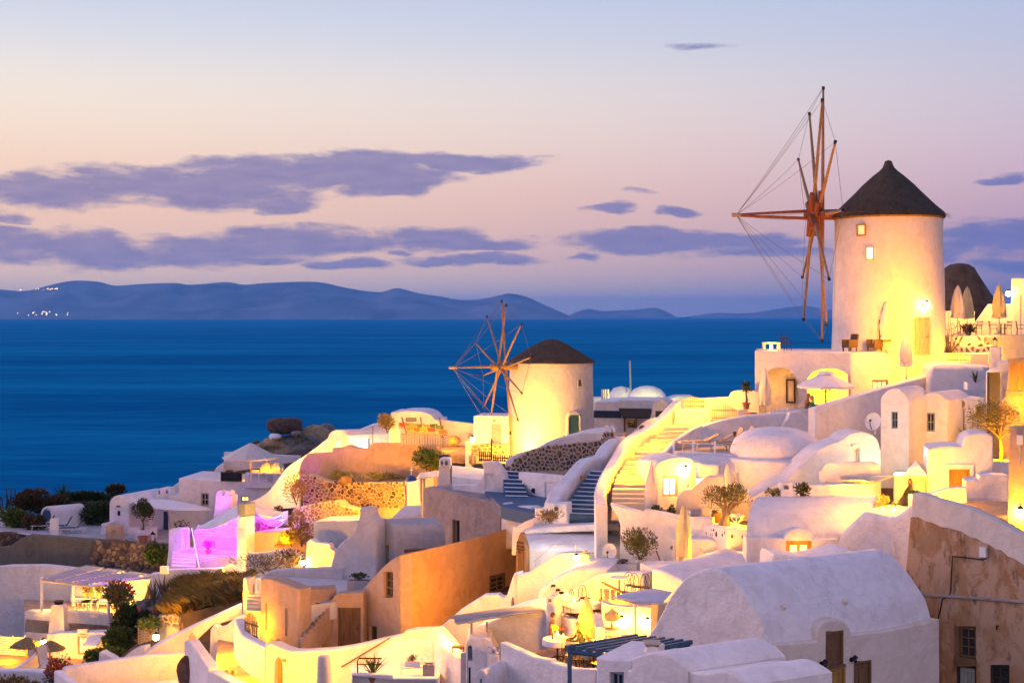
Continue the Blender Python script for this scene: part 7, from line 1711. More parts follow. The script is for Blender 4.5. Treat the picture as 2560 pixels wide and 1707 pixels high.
# ================================================================ FRONT CENTRE-LEFT: peach wall, niche terrace, glowing yard
fw1=thing('peach_wall','broad peach-lit wall with a sloping top and an arched door at the bottom','wall')
pk1=W(662,61.5,1010,58.6)
block('wall',fw1,pk1,cr(T('C',[(372,1900),(376,1200),(385,1150),(410,1132),(450,1142),(600,1204),(820,1198),(1000,1186),(1200,1150),(1450,1090),(1600,1058),(1660,1020)]),2)+T('C',[(1700,1008),(1940,1000),(1980,1040),(2100,1180),(2110,1900)]),.8,'plaster_warm',.12,[(T('C',[(462,1700),(462,1330),(475,1275),(500,1252),(525,1275),(538,1330),(538,1700)]),.35)])
wallbox(fw1,'door',pk1.off(-.3),TR('C',464,1270,537,1700),.05,'wood_ochre')
MB().pbox(pk1,*pk1.rect(*TR('C',542,1272,572,1294)),0,.1).build('spot_lamp','stone_tan',fw1,False)
MB().tube([pk1.pt(*q)+pk1.n*.08 for q in T('C',[(1090,1340),(1530,1078)])],.03,6).build('handrail','wood_brown',fw1)
for q in ((1130,1316),(1510,1090)): MB().tube([pk1.pt(*T('C',q)[0]),pk1.pt(*T('C',q)[0])+pk1.n*.08],.02,5).build('bracket','iron',fw1)
nt_=thing('niche_terrace','white half-round niche terrace shaded lavender with a little bench','terrace')
pn1=W(940,59.0,1085,58.0)
block('niche_back',nt_,pn1,cr(T('C',[(1395,1700),(1400,1260),(1450,1182),(1530,1122),(1620,1096),(1780,1090),(1925,1104)]),3)+T('C',[(1930,1700)]),.4,'plaster',.1)
block('right_wall',nt_,W(1082,58.2,1156,54.6),T('C',[(1915,1900),(1918,1108),(1940,1104),(2100,1220),(2190,1290),(2190,1900)]),.5,'plaster',.07)
zn=zat(T('C',(0,1440))[0][1],56.6);floor3('floor',nt_,[P(878,HY,55.6),P(1100,HY,55.0),P(1100,HY,58.6),P(940,HY,59.0),P(878,HY,58.5)],'plaster',zn,1.2)
block('front_wall',nt_,W(878,55.4,1098,54.6),T('C',[(1168,1900),(1170,1412),(1540,1418),(1556,1448),(1962,1450),(1965,1900)]),.35,'plaster',.06,[(rectpx(*TR('C',1974 - 30,1390+80,1994 - 34,1496+60)),.1)])
bn=thing('iron_bench','white iron bench with a flower box on it in the niche','bench');R=Matrix.Translation(pol('C',1735,1430,56.6,zn)) @ Matrix.Rotation(.25,4,'Z')
MB(R).box((0,0,.42),(.95,.4,.03)).build('seat','white_paint',bn,False)
for a in (-1,1):
    for b_ in (-1,1): MB(R).tube([(a*.45,b_*.18,.42),(a*.47,b_*.2,0)],.018,5).build('leg','white_paint',bn)
    MB(R).tube([(a*.47,.18,.42),(a*.47,.2,.75),(a*.47,-.18,.68),(a*.47,-.18,.42)],.016,5).build('armrest','white_paint',bn)
MB(R).tube([(-.47,.2,.72),(-.25,.2,.74),(0,.2,.92),(.25,.2,.74),(.47,.2,.72)],.018,5).build('backrest','white_paint',bn)
for i in range(7): MB(R).tube([(-.36+.12*i,.2,.43),(-.36+.12*i,.2,.72)],.009,4).build('back_bar','white_paint',bn)
planter((R @ Vector((0,-.02,.44))),'white flower box on the iron bench',.6,.26,.22,'white_paint');shrub('pot_plant','purplish heather in the flower box on the bench',R @ Vector((0,0,.62)),(.36,.18,.2),140,.09,'leaf_grey',sd=141,group='potted shrubs')
planter(pol('C',1880,1420,56.4,zn),'grey stone box at the end of the niche bench',.45,.42,.6,'concrete')
pp_=pol('C',1370,1410,55.7,zn+.15);spiky('palm_plant','spiky green palm on the front wall of the niche terrace',pp_+Vector((0,0,.15)),1.0,34,'leaf_green',5,spread=1.3);pot(pp_ - Vector((0,0,.15)),'low clay pot of the spiky palm',.22,.3)
ir=thing('iron_rail','small bent iron rail left of the spiky palm','handrail');MB().tube([Pt('C',*q,55.6) for q in ((1228,1400),(1226,1290),(1240,1266),(1450,1268))],.028,6).build('rail','iron',ir);MB().tube([Pt('C',1232,1322,55.6),Pt('C',1450,1322,55.6)],.02,6).build('lower_rail','iron',ir)
cpil=thing('round_chimney','round white chimney stub at the bottom edge','chimney');c=Pt('C',918,1700,56.0);k=56/FPX/3.675
MB().lathe([(75*k,-200*k),(70*k,200*k),(64*k,380*k),(58*k,440*k),(52*k,455*k),(10*k,458*k)],c,24).build('shaft','plaster_warm',cpil,True,angle=60)
wb=thing('wooden_table','small wooden side table on the white wall left of the porch','table');p=Pt('E',165,1212,55.0)
MB().box((p.x,p.y,p.z+.22),(.5,.4,.04)).build('tabletop','wood_brown',wb,False)
for a in (-1,1):
    for b_ in (-1,1): MB().box((p.x+a*.22,p.y+b_*.16,p.z+.1),(.03,.03,.22)).build('leg','wood_brown',wb,False)
pw9=thing('porch_pier','narrow white pier with a dark slit left of the porch','pier');block('pier',pw9,W(1148,53.6,1168,53.4),T('E',[(184,1900),(186,1222),(200,1214),(240,1214),(242,1900)]),.6,'plaster_grey',.04)
light(Pt('E',120,1100,57.2),120,(1.0,.46,.08),.2);light(Pt('C',1480,1170,57.6),30,WARM,.1);light(Pt('C',760,1330,57.0),70,(1.0,.5,.14),.3)
# infill under the orange wall
inf=thing('sloping_wall_white','white sloping wall under the orange house wall','wall');block('wall',inf,W(1005,62.4,1270,61.6),T('C',[(1640,1300),(1660,1020),(1940,1000)])+T('E',[(0,985),(180,830),(330,735),(405,688),(540,682),(560,700),(640,720),(700,860),(1000,900),(700,1300)]),.6,'plaster',.08)

# glowing yard with picket gate
gy=thing('glowing_yard','curved yard walls glowing bright yellow around a dark picket gate','wall')
py1=W(560,69.0,660,65.5)
block('back_wall',gy,W(540,71.0,640,70.0),cr(T('C',[(-140,1500),(-130,1000),(-60,985),(20,960),(90,900),(180,868),(330,850)]),2)+T('C',[(335,1500)]),.5,'plaster',.1)
pth=[Pt('C',*q) for q in ((95,905,67.5),(150,1040,65.6),(230,1090,64.2),(370,1160,62.4))]
path_wall('side_wall',gy,[Vector(p) for p in cr([tuple(p) for p in pth],4)],.5,(3.6,),'plaster',.14,side=1)
block('outer_wall',gy,W(455,63.5,530,61.0),T('A',[(1418,1900),(1422,1250),(1436,1236),(1460,1240),(1605,1440),(1612,1460),(1612,1900)]),.5,'plaster',.07)
block('front_wall',gy,W(520,61.0,620,58.6),T('A',[(1606,1900),(1610,1480),(1640,1478),(1800,1560),(1979,1640),(1979,1900)]),.5,'plaster',.08)
st_=MB().ball(W(455,63.5,530,61.0).pt(*T('A',(1450,1472))[0]),(.52,.2,.68),10,8,.08,4).build('round_stone','stone_dark',gy)
floor3('floor',gy,[P(545,HY,71),P(650,HY,69),P(640,HY,60),P(535,HY,61.5)],'floor_tan',zat(T('A',(0,1480))[0][1],64.5),.6)
picket_gate('dark wooden picket gate backlit by the glowing yard',W(610,66.2,646,65.2),TR('C',188,850,312,1115),7,'wood_dark',arc_top)
picket_gate('small pale picket gate in the far corner of the glowing yard',W(472,69.0,490,68.8),TR('A',1458,1170,1515,1270),6,'wood_pale',tri_top)
for (t_,x,y,d,pw_) in (('A',1750,1280,67.0,200),('A',1870,1480,62.5,240),('A',1560,1330,65.0,110),('C',250,1000,67.5,80),('C',400,1420,58.4,150),('C',180,1330,59.0,120)): light(Pt(t_,x,y,d),pw_,WARM,.15)
shrub('dry_bush','dry yellow plants on the glowing yard floor',Pt('A',1740,1540,61.8),(.9,.6,.3),300,.16,'leaf_yellow',sd=151,group='bushes on the stone walls',asp=.2)
sn=thing('stair_nook','narrow white stair nook with a lamp and potted tree beside the tan house','stairs')
block('side_wall',sn,W(606,71.5,616,71.4),T('C',[(170,1000),(174,535),(190,522),(205,535),(206,1000)]),.8,'plaster',.04)
block('back_wall',sn,W(608,72.6,656,72.4),T('C',[(180,900),(182,528),(340,528),(342,900)]),.4,'plaster',.04)
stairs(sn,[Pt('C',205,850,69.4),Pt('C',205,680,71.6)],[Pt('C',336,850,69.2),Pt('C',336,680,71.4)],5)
wall_lamp(Pt('C',222,640,72.2),(0,-1,0),'glowing lamp in the white stair nook',80,s=1.6,off=.4);shrub('potted_tree','round potted tree in the stair nook beside the lamp',Pt('C',258,660,72.0),(.45,.35,.4),260,.12,'leaf_olive',sd=152,trunk=.7,group='potted shrubs')

# big diagonal wall and foreground roof terrace
dw=thing('diagonal_wall','long smooth white wall running diagonally up to the stair nook','wall')
block('wall',dw,W(362,70.5,606,72.0),cr(T('A',[(1060,1700),(1110,1370),(1160,1310),(1300,1225),(1450,1150),(1640,1062),(1872,958)]),2)+T('A',[(1878,1060),(1640,1130),(1520,1240),(1430,1340),(1430,1700)]),.5,'plaster',.08)
rt=thing('roof_terrace','lavender-shaded white roof terrace with low parapets at the bottom edge','terrace')
zt2=zat(T('A',(0,1450))[0][1],66.5)
block('back_parapet',rt,W(160,66.4,462,68.4),T('A',[(478,1900),(486,1462),(510,1446),(800,1402),(1130,1352),(1428,1338),(1428,1900)]),.4,'plaster',.07)
pts=[P(157,HY,66.2),P(262,HY,60.4),P(330,HY,57.0)];path_wall('front_parapet',rt,[Vector((p.x,p.y,zt2)) for p in pts],.4,(3.5,),'plaster',.07,side=-1)
floor3('floor',rt,[P(160,HY,66.2),P(462,HY,67.4),P(525,HY,61.0),P(400,HY,55),P(330,HY,56.8)],'plaster',zt2 - .75,2.5)
block('scalloped_wall',rt,W(245,71.6,365,70.6),cr(T('A',[(755,1500),(765,1330),(800,1335),(850,1360),(905,1395),(940,1380),(1000,1330),(1060,1290),(1120,1278)]),2)+T('A',[(1125,1500)]),.5,'plaster',.06)

# pergola house, far left
lg=thing('pergola_house','white terrace house under a slatted pergola with potted plants','house')
plg=W(60,90.0,275,88.0)
block('parapet',lg,plg,T('A',[(182,1700),(185,1020),(215,1006),(400,1008),(560,1012),(840,1030),(846,1180),(850,1700)]),.5,'plaster',.07)
ztl=zat(T('A',(0,1010))[0][1],89.5) - .6
floor3('floor',lg,[plg.pt(62,1530),plg.pt(275,1530),P(390,HY,95),P(60,HY,96)],'floor_tan',ztl,.8)
block('back_wall',lg,W(184,95.0,378,93.5),T('A',[(560,1100),(566,770),(900,770),(1165,765),(1120,900),(1040,1100)]),.5,'plaster',.05)
MB().pbox(W(184,94.5,378,93.0),*W(184,94.5,378,93.0).rect(*TR('A',575,905,835,935)),0,.45).build('shelf','plaster',lg,False)
block('hill_wall',lg,W(-120,99.0,215,96.5),T('A',[(-400,1400),(-390,700),(5,665),(60,658),(330,655),(500,672),(640,690),(660,682),(900,712),(1160,735),(1160,1400)]),.6,'plaster',.08)
pe=thing('white_pergola','white wooden pergola with a cane roof glowing from below','pergola')
q4=[Pt('A',325,745,88.6),Pt('A',690,792,86.8),Pt('A',1165,765,91.5),Pt('A',650,700,95.0)]
zq_=sum(p.z for p in q4)/4
for p in q4: p.z=p.z*.4+zq_*.6
for a,b_ in ((0,1),(1,2),(2,3),(3,0)): MB().tube([q4[a],q4[b_]],.09,4).build('beam','white_paint',pe,False)
for i in range(13):
    a,b_=q4[0].lerp(q4[3],i/12),q4[1].lerp(q4[2],i/12)
    for j in range(3):
        f0,f1=j/3+.02,(j+1)/3 - .035
        c0,c1_=a.lerp(b_,f0),a.lerp(b_,f1);sd_=(q4[3] - q4[0]).normalized()*.20
        V=[c0 - sd_,c1_ - sd_,c1_+sd_,c0+sd_];V=[v+Vector((0,0,.1)) for v in V]+[v+Vector((0,0,.14)) for v in V]
        mk('cane_panel',V,[(3,2,1,0),(4,5,6,7),(0,1,5,4),(1,2,6,5),(2,3,7,6),(3,0,4,7)],'plaster_grey',pe,False)
for (x,y0,y1,d) in ((322,745,1005,88.6),(565,770,1010,94.0),(838,792,1035,87.4)): MB().tube([Pt('A',x,y0,d),Pt('A',x,y1+10,d)],.1,4).build('post','white_paint',pe,False)
MB().tube([Pt('A',326,800,88.6),Pt('A',368,752,88.6)],.06,4).build('brace','white_paint',pe,False)
for i,(x,mt,lb) in enumerate(((662,'leaf_dry','clay pot with a dry plant on the pergola shelf'),(705,'leaf_green','clay pot with a column cactus on the pergola shelf'),(765,'leaf_olive','clay pot with a leafy plant on the pergola shelf'))):
    p=Pt('A',x,912,93.2);pot(p,lb,.19,.42)
    if i==1:
        t=thing('cactus','green column cactus in the middle shelf pot','cactus');MB().lathe([(.08,.35),(.1,.45),(.1,.85),(.06,.96),(.01,1.0)],p,10,wob=lambda k_,i_: 1+.12*(k_%2)).build('stem','leaf_green',t)
    else: shrub('pot_plant',('feathery dry plant in the left shelf pot','','leafy plant in the right shelf pot')[i],p+Vector((0,0,.4)),(.45,.35,.4),220,.12,mt,sd=160+i,group='potted shrubs')
for i,(x,y) in enumerate(((640,985),(700,990),(790,1000))):
    t=thing('terrace_table',('white table at the left under the pergola','white table in the middle under the pergola','white table at the right under the pergola')[i],'table','tables under the white pergola');p=pol('A',x,y,91.5,ztl+.1)
    MB().box((p.x,p.y,p.z+.72),(1.0,.8,.06)).build('tabletop','white_paint',t,False)
    for a in (-1,1):
        for b_ in (-1,1): MB().box((p.x+a*.42,p.y+b_*.32,p.z+.35),(.05,.05,.7)).build('leg','white_paint',t,False)
for (x,y,d,pw_) in ((760,960,92.0,130),(930,860,91.5,110),(560,900,92.5,50),(330,960,89.4,25)): light(Pt('A',x,y,d),pw_,(1.0,.48,.06),.15)
tch=thing('tapered_chimney','tapered white chimney with a dark iron crown before the pergola','chimney');c=Pt('A',455,1260,86.6);k=86.6/FPX/3.092
MB().lathe([(115*k,-120*k),(100*k,0),(80*k,150*k),(66*k,290*k),(60*k,305*k)],c,4,a0=pi/4).build('shaft','plaster',tch,False)
MB().lathe([(34*k,305*k),(36*k,330*k)],c,10).build('crown','iron',tch)
lh=thing('lower_left_house','white house below the pergola with a lit window and lit glass door','house')
plh=W(150,85.6,290,84.4)
block('wall',lh,plh,T('A',[(355,1900),(360,1190),(500,1180),(840,1170),(870,1200),(800,1400),(700,1900)]),.8,'plaster',.06,[(rectpx(*TR('A',598,1150,676,1194)),.15),(rectpx(*TR('A',600,1206,676,1345)),.2)])
window(lh,plh,TR('A',598,1150,676,1194),4,1,'wood_pale','lit',-.08,.06);window(lh,plh,TR('A',600,1206,676,1345),2,1,'wood_pale','lit',-.1,.1,name='glass_door')
MB().hexa([Pt('A',630,1295,83.4),Pt('A',750,1290,83.0),Pt('A',800,1205,84.6),Pt('A',690,1205,85.0)]+[p+Vector((0,0,.07)) for p in (Pt('A',630,1295,83.4),Pt('A',750,1290,83.0),Pt('A',800,1205,84.6),Pt('A',690,1205,85.0))]).build('awning','canvas_white',lh,False)
light(Pt('A',660,1300,83.0),22,WARM,.15);light(Pt('A',560,1380,82.6),22,WARM,.15)
sl=thing('slat_fence','white horizontal slat fence lit yellow at the left edge','fence');psl=W(-60,86.5,62,86.0)
for i in range(11):
    R=TR('A',-200,1205+i*18,188,1218+i*18);MB().pbox(psl,*psl.rect(*R),0,.05).build('slat','white_paint',sl,False)
for x in (0,95,186): R=TR('A',x,1200,x+8,1410);MB().pbox(psl,*psl.rect(*R),-.08,-.003).build('post','white_paint',sl,False)
def straw_umbrella(p,r,h,label):
    t=thing('straw_umbrella',label,'umbrella','straw parasols');x,y,z=p
    MB().tube([(x,y,z),(x,y,z+h)],.06,7).build('pole','wood_brown',t)
    w_=[1+random.uniform(-.09,.09) for _ in range(24*6)]
    MB().lathe([(r*.98,h - .2),(r,h - .16),(r*.75,h),(r*.4,h+.18),(r*.12,h+.3),(.03,h+.33)],p,24,wob=lambda k_,i: w_[i*24+k_]).build('thatch','straw',t)
    m=MB()
    for i in range(90): a=random.uniform(0,2*pi);m.tube([(x+r*.95*cos(a),y+r*.95*sin(a),z+h - .15),(x+r*1.08*cos(a),y+r*1.08*sin(a),z+h - .15 - random.uniform(.08,.22))],[.015,.004],3,False)
    m.build('fringe','straw',t,False)['kind']='stuff'
for (x,y,r_,d,lb) in ((208,1255,.95,84.0,'large straw umbrella before the slat fence'),(385,1280,.85,82.6,'smaller straw umbrella beside the glowing lamp')):
    p=Pt('A',x,y+165,d);straw_umbrella(p,r_,165/3.092*d/FPX,lb)
wall_lamp(Pt('A',345,1240,84.6),(0,-1,0),'glowing lamp between the two straw umbrellas',90,s=1.6,off=.4);light(Pt('A',60,1390,84.4),80,WARM,.2);light(Pt('A',200,1330,83.5),50,WARM,.2);light(Pt('A',20,1290,85.0),35,WARM,.2)
dp=thing('pool_deck','lamp-lit deck under the straw umbrellas','deck');floor3('floor',dp,[P(-80,HY,80),P(150,HY,78),P(210,HY,85),P(-80,HY,87)],'floor_tan',zat(T('A',(0,1450))[0][1],83),1.0);dp['kind']='structure'
rw3=thing('ramp_wall','thin white ramp wall rising beside the deck chair','wall');rpt=[Pt('A',135,1455,79.5),Pt('A',325,1322,82.5)];path_wall('wall',rw3,rpt,.25,(2.5,),'plaster',.06)
dc=thing('deck_chair','folding canvas deck chair beside the ramp wall','deck chair');R=Matrix.Translation(Pt('A',345,1465,78.6)) @ Matrix.Rotation(.5,4,'Z')
MB(R).box((0,0,.35),(.55,.9,.03),0,('X',.35)).build('seat','canvas',dc,False);MB(R).box((0,.62,.8),(.55,.9,.03),0,('X',1.1)).build('backrest','canvas',dc,False)
for a in (-1,1): MB(R).tube([(a*.3,-.5,0),(a*.3,.8,1.2)],.03,5).build('side_rail','wood_pale',dc);MB(R).tube([(a*.3,.5,0),(a*.3,-.5,.4)],.03,5).build('leg','wood_pale',dc)
wlw=thing('low_wall','low rounded white wall at the bottom left corner','wall');block('wall',wlw,W(0,76.0,140,74.5),cr(T('A',[(-200,1900),(-190,1490),(30,1470),(200,1466),(330,1480),(400,1510),(412,1900)]),2),.6,'plaster',.12)
shrub('red_bush','tall red-leaved bush in front of the low wall',Pt('A',455,1660,73.0),(1.15,.8,1.9),420,.17,'leaf_red',sd=171,group='flowering bushes',up=.7)
shrub('red_bush','green undergrowth around the red-leaved bush',Pt('A',440,1640,73.8),(1.15,.8,1.7),1300,.15,'leaf_dark',sd=172,group='flowering bushes')
shrub('bush','yellow-green bush in the bottom left corner',Pt('A',90,1660,73.0),(2.4,1.0,.9),800,.2,'leaf_dry',sd=173,group='flowering bushes')
for i,(x,y,d,r_,mt,n_,lb) in enumerate(((800,1450,80.0,(1.9,1.2,1.0),'leaf_green',2000,'green bush on the slope below the pergola house'),(910,1330,83.0,(1.7,1.2,1.4),'leaf_green',2000,'green creeper on the slope right of the lit glass door'),(1010,1220,85.0,(1.8,1.2,2.0),'leaf_dark',1500,'dark green bush under the agave ledge'),(920,1060,87.0,(1.7,1.0,1.9),'leaf_olive',900,'leafy climber over the pergola end'),(910,930,88.4,(1.9,1.0,1.0),'leaf_red',500,'orange-red flowering climber at the pergola corner'))):
    shrub('slope_bush',lb,Pt('A',x,y,d),r_,n_,.26,mt,sd=180+i,group='bushes on the left slope')
# cactus ledge, dry grass slope
cl=thing('cactus_ledge','grey rocky ledge with agaves and clay pots','ledge')
for i,(x,y,sx,sz) in enumerate(((1140,1060,1.0,.5),(1250,1010,1.0,.8),(1120,985,.7,.5),(1180,1170,1.1,1.0),(1090,1110,.8,.8),(1190,1090,1.2,.7))): MB().ball(Pt('A',x,y,86.4),(sx,1.4,sz),14,10,.15,i).build('rock','stone_grey',cl)
for i,(x,y,h,lb) in enumerate(((1190,960,1.55,'tall grey agave on the rocky ledge'),(1265,930,1.8,'tallest dry agave on the rocky ledge'),(1150,1000,.9,'small agave beside the clay pots'))): spiky('agave',lb,Pt('A',x,y,85.4),h,22,'leaf_grey',190+i,spread=.75,group='agaves on the ledge')
for i,(x,y,lb) in enumerate(((1080,1000,'clay pot at the left of the rocky ledge'),(1190,1010,'clay pot in the middle of the rocky ledge'),(1215,1012,'clay pot at the right of the rocky ledge'))): pot(Pt('A',x,y+14,84.6),lb,.15,.28)
st2=thing('patchwork_wall','pale garden wall set with brown flat stones below the dry grass','stone wall');pp2=W(395,79.6,530,78.0)
ow=cr(T('A',[(1220,1380),(1226,1070),(1240,1044),(1330,1036),(1440,1040),(1560,1020)]),2)+T('A',[(1700,1000),(1720,1110),(1500,1160),(1380,1200),(1230,1380)])
block('mortar',st2,pp2,ow,.5,'mortar',.06);stones(st2,pp2,T('A',[(1232,1140),(1236,1052),(1330,1044),(1440,1048),(1680,1014),(1690,1090),(1420,1150),(1300,1130)]),.30,['stone_brown','stone_ochre','stone_grey'],.04,.05,61,1.2)
wall_lamp(Pt('A',1215,1200,78.6),(0,-1,0),'glowing lamp at the left end of the patchwork wall',75,s=1.8,off=.4);light(Pt('A',1330,985,78.0),14,WARM,.12)
pil=thing('round_pillar','tan rounded gate pillar glowing above the patchwork wall','pillar');c=Pt('A',1328,1010,80.4);MB().lathe([(.34,-.8),(.33,.35),(.28,.5),(.14,.58),(.02,.6)],c,18).build('pillar','plaster_sand',pil)
lat=thing('lattice_screen','white lattice screen overgrown by a small bush','screen');pls=W(345,80.5,400,80.0);u0,u1,v0,v1=pls.rect(*TR('A',1072,1100,1200,1268))
for i in range(8): a=u0+(u1 - u0)*i/7;MB().pbox(pls,a - .03,a+.03,v0,v1,0,.03).build('lattice_bar','wood_pale',lat,False)
for i in range(9): a=v0+(v1 - v0)*i/8;MB().pbox(pls,u0,u1,a - .03,a+.03,-.035,-.003).build('lattice_bar','wood_pale',lat,False)
MB().pbox(pls,u0,u1,v0,v1,-.3,-.2).build('backing_wall','plaster_warm',lat,False)
shrub('bush','small green bush on the lattice screen',Pt('A',1160,1190,79.4),(1.2,.7,.9),500,.17,'leaf_green',sd=199,group='bushes on the left slope')
def grass_patch(name,label,pts_px,n,h,mat,sd,cat='grass'):
    """dry grass: thin blades over a sloping patch between picture corners (px,py,d)"""
    rnd=random.Random(sd);c=[P(*q) for q in pts_px];V=[];Fc=[]
    for i in range(n):
        a,b_=rnd.random(),rnd.random();p=c[0].lerp(c[1],a).lerp(c[3].lerp(c[2],a),b_);p+=Vector((0,0,mnoise.noise(p*.8)*.35))
        L=h*rnd.uniform(.5,1.3);an=rnd.uniform(0,2*pi);e=Vector((cos(an)*.55,sin(an)*.55,1)).normalized()*L;s_=Vector((-sin(an),cos(an),0))*h*.05
        b0=len(V);V+=[p - s_,p+s_,p+e*.6+s_*.7+Vector((0,0,0)),p+e+Vector((cos(an),sin(an),-.6))*L*.2];Fc.append((b0,b0+1,b0+2,b0+3))
    return tag(mk(name,V,Fc,mat,None,False),label,cat,kind='stuff')
dsl=thing('grass_slope','earth slope under the dry grass','slope')
gq=[(405,1545,79.8),(606,1500,76.0),(606,1452,84.0),(455,1460,86.5)];c4=[P(*q) for q in gq]
mk('slope',c4+[p - Vector((0,0,4)) for p in c4],[(0,1,2,3),(0,4,5,1),(3,7,4,0),(1,5,6,2)],'soil',dsl,False);dsl['kind']='structure'
grass_patch('dry_grass','tangled dry golden grass on the slope above the diagonal wall',gq,9000,.75,'leaf_dry',5)
grass_patch('green_grass','greener grass tufts mixed into the golden grass slope',gq,2500,.8,'leaf_olive',6)
light(Pt('A',1600,900,79.5)+Vector((0,0,2)),60,(1.0,.55,.15),.3)

# purple-lit court
PUR=(.52,.0,1.0)
pc=thing('purple_court','small court with walls lit vivid purple and a shade sail','court')
ppc=W(488,93.0,600,92.0)
block('back_wall',pc,ppc,cr(T('O',[(1480,1500),(1500,1010),(1560,975),(1640,935),(1740,890),(1830,850)]),2)+T('O',[(1840,1500)]),.5,'plaster_violet',.07)
block('left_pier',pc,W(420,91.0,456,90.6),T('O',[(1270,1420),(1300,1150),(1302,1010),(1320,994),(1395,994),(1408,1010),(1408,1170),(1330,1200),(1330,1420)]),.9,'plaster_violet',.07)
stairs(pc,[Pt('O',1325,1300,88.6),Pt('O',1335,1165,91.2)],[Pt('O',1512,1300,88.2),Pt('O',1510,1165,90.8)],5,('plaster_violet',))
floor3('floor',pc,[P(430,HY,90.4),P(600,HY,89.0),P(600,HY,92.2),P(440,HY,93)],'plaster_violet',zat(T('O',(0,1170))[0][1],91),1.5)
MB().pbox(ppc,*ppc.rect(*TR('O',1560,1036,1830,1052)),0,.4).build('shelf','plaster_violet',pc,False)
picket_gate('purple-lit board gate at the top of the court steps',W(455,91.0,472,90.8),TR('O',1408,985,1452,1168),5,'white_paint',None)
hrl=thing('court_handrail','steel handrail glinting beside the purple court steps','handrail');MB().tube([Pt('O',1487,990,90.6),Pt('O',1500,1060,90.0),Pt('O',1548,1300,88.0)],.07,6).build('rail','steel',hrl);MB().tube([Pt('O',1548,1300,88.0),Pt('O',1548,1330,88.0)],.06,6).build('post','steel',hrl)
for i,q in enumerate(([(1500,1000,90.5),(1860,800,91.0),(1836,905,88.5),(1640,990,88.5)],[(1905,790,90.5),(2210,870,90.0),(2120,905,88.5),(2000,880,88.0)],[(1910,880,89.5),(2100,950,90.5),(2260,880,91),(2180,930,89)])):
    t=thing('shade_sail',('large purple-lit shade sail left of the yellow pillar','peaked purple-lit shade sail right of the yellow pillar','lowest purple-lit shade sail over the pink stone wall')[i],'shade sail','shade sails over the court')
    c4=[Pt('O',*v) for v in q];n_=8;V=[];Fc=[]
    for a in range(n_+1):
        for b_ in range(n_+1):
            f,g=a/n_,b_/n_;p=c4[0].lerp(c4[1],f).lerp(c4[3].lerp(c4[2],f),g);V.append(p - Vector((0,0,.5*sin(pi*f)*sin(pi*g))))
    for a in range(n_):
        for b_ in range(n_): o=a*(n_+1)+b_;Fc.append((o,o+1,o+n_+2,o+n_+1))
    sl_=mk('cloth',V,Fc,'canvas_white',t,True,angle=80);sl_.modifiers.new('thick','SOLIDIFY').thickness=.03
yp=thing('yellow_pillar','square yellow-lit pillar with a green cap beside the purple court','pillar');pyp=W(590,88.0,618,87.4)
block('pillar',yp,pyp,T('O',[(1828,1420),(1830,900),(1895,900),(1900,1420)]),.8,'plaster',.03);block('green_cap',yp,pyp.off(.03),T('O',[(1834,892),(1836,806),(1850,798),(1890,798),(1896,806),(1896,892)]),.86,'green_paint',.03)
for y in (985,1005,1050): MB().pbox(pyp,*pyp.rect(*TR('O',1824,y,1904,y+9)),-.1,.06).build('band','plaster',yp,False)
hc=thing('heart_chimney','flared white chimney with two arched vents, tinted purple','chimney');phc=W(530,94.0,580,93.6)
block('shaft',hc,phc,T('O',[(1645,950),(1665,780),(1664,735),(1790,735),(1792,770),(1780,830),(1745,895),(1735,950)]),.9,'plaster_violet',.06)
for x in (1692,1755): block('vent',hc,phc,arch(*[T('O',(x - 22,0))[0][0],T('O',(0,738))[0][1],T('O',(x+22,0))[0][0],T('O',(0,700))[0][1]]),.8,'plaster_violet',.03)
pr_=Pt('O',1610,1205,90.2);pot(pr_,'clay pot of the red flowering plant in the purple court',.2,.38);shrub('pot_plant','bright pink-red flowering plant in the purple court',pr_+Vector((0,0,.36)),(.75,.5,.6),420,.12,'leaf_pink',sd=203,group='potted shrubs')
wall2=thing('pink_stone_wall','little stone wall tinted pink under the shade sails','stone wall');pkw=W(625,91.0,690,90.6)
block('mortar',wall2,pkw,cr(T('B',[(690,1120),(700,980),(730,950),(790,895),(840,930),(880,980)]),2)+T('B',[(880,1120)]),.5,'mortar',.05);stones(wall2,pkw,T('B',[(698,1020),(735,956),(790,905),(836,940),(870,985),(830,1020)]),.32,['stone_tan','stone_brown'],.05,.05,71)
cub=thing('blue_lit_planter','white cube planter lit blue beside the stone wall','planter');block('box',cub,W(688,90.4,700,90.2),T('B',[(888,1000),(890,870),(945,862),(945,960)]),.6,'plaster',.03);shrub('pot_plant','dark plant behind the blue-lit cube planter',Pt('B',915,870,90.6),(.5,.4,.4),150,.16,'leaf_dark',sd=204,group='potted shrubs')
for (x,y,d,pw_,co) in ((1700,1120,89.6,150,PUR),(1560,1100,90.0,140,PUR),(1420,1180,88.8,30,(.42,.05,1.0)),(1880,960,91.2,70,PUR),(2050,1010,89.2,70,(.8,.03,.8)),(2200,920,89.0,50,(.15,.12,1.0)),(1700,860,91.8,10,(.6,.2,1.0))): light(Pt('O',x,y,d),pw_,co,.2)
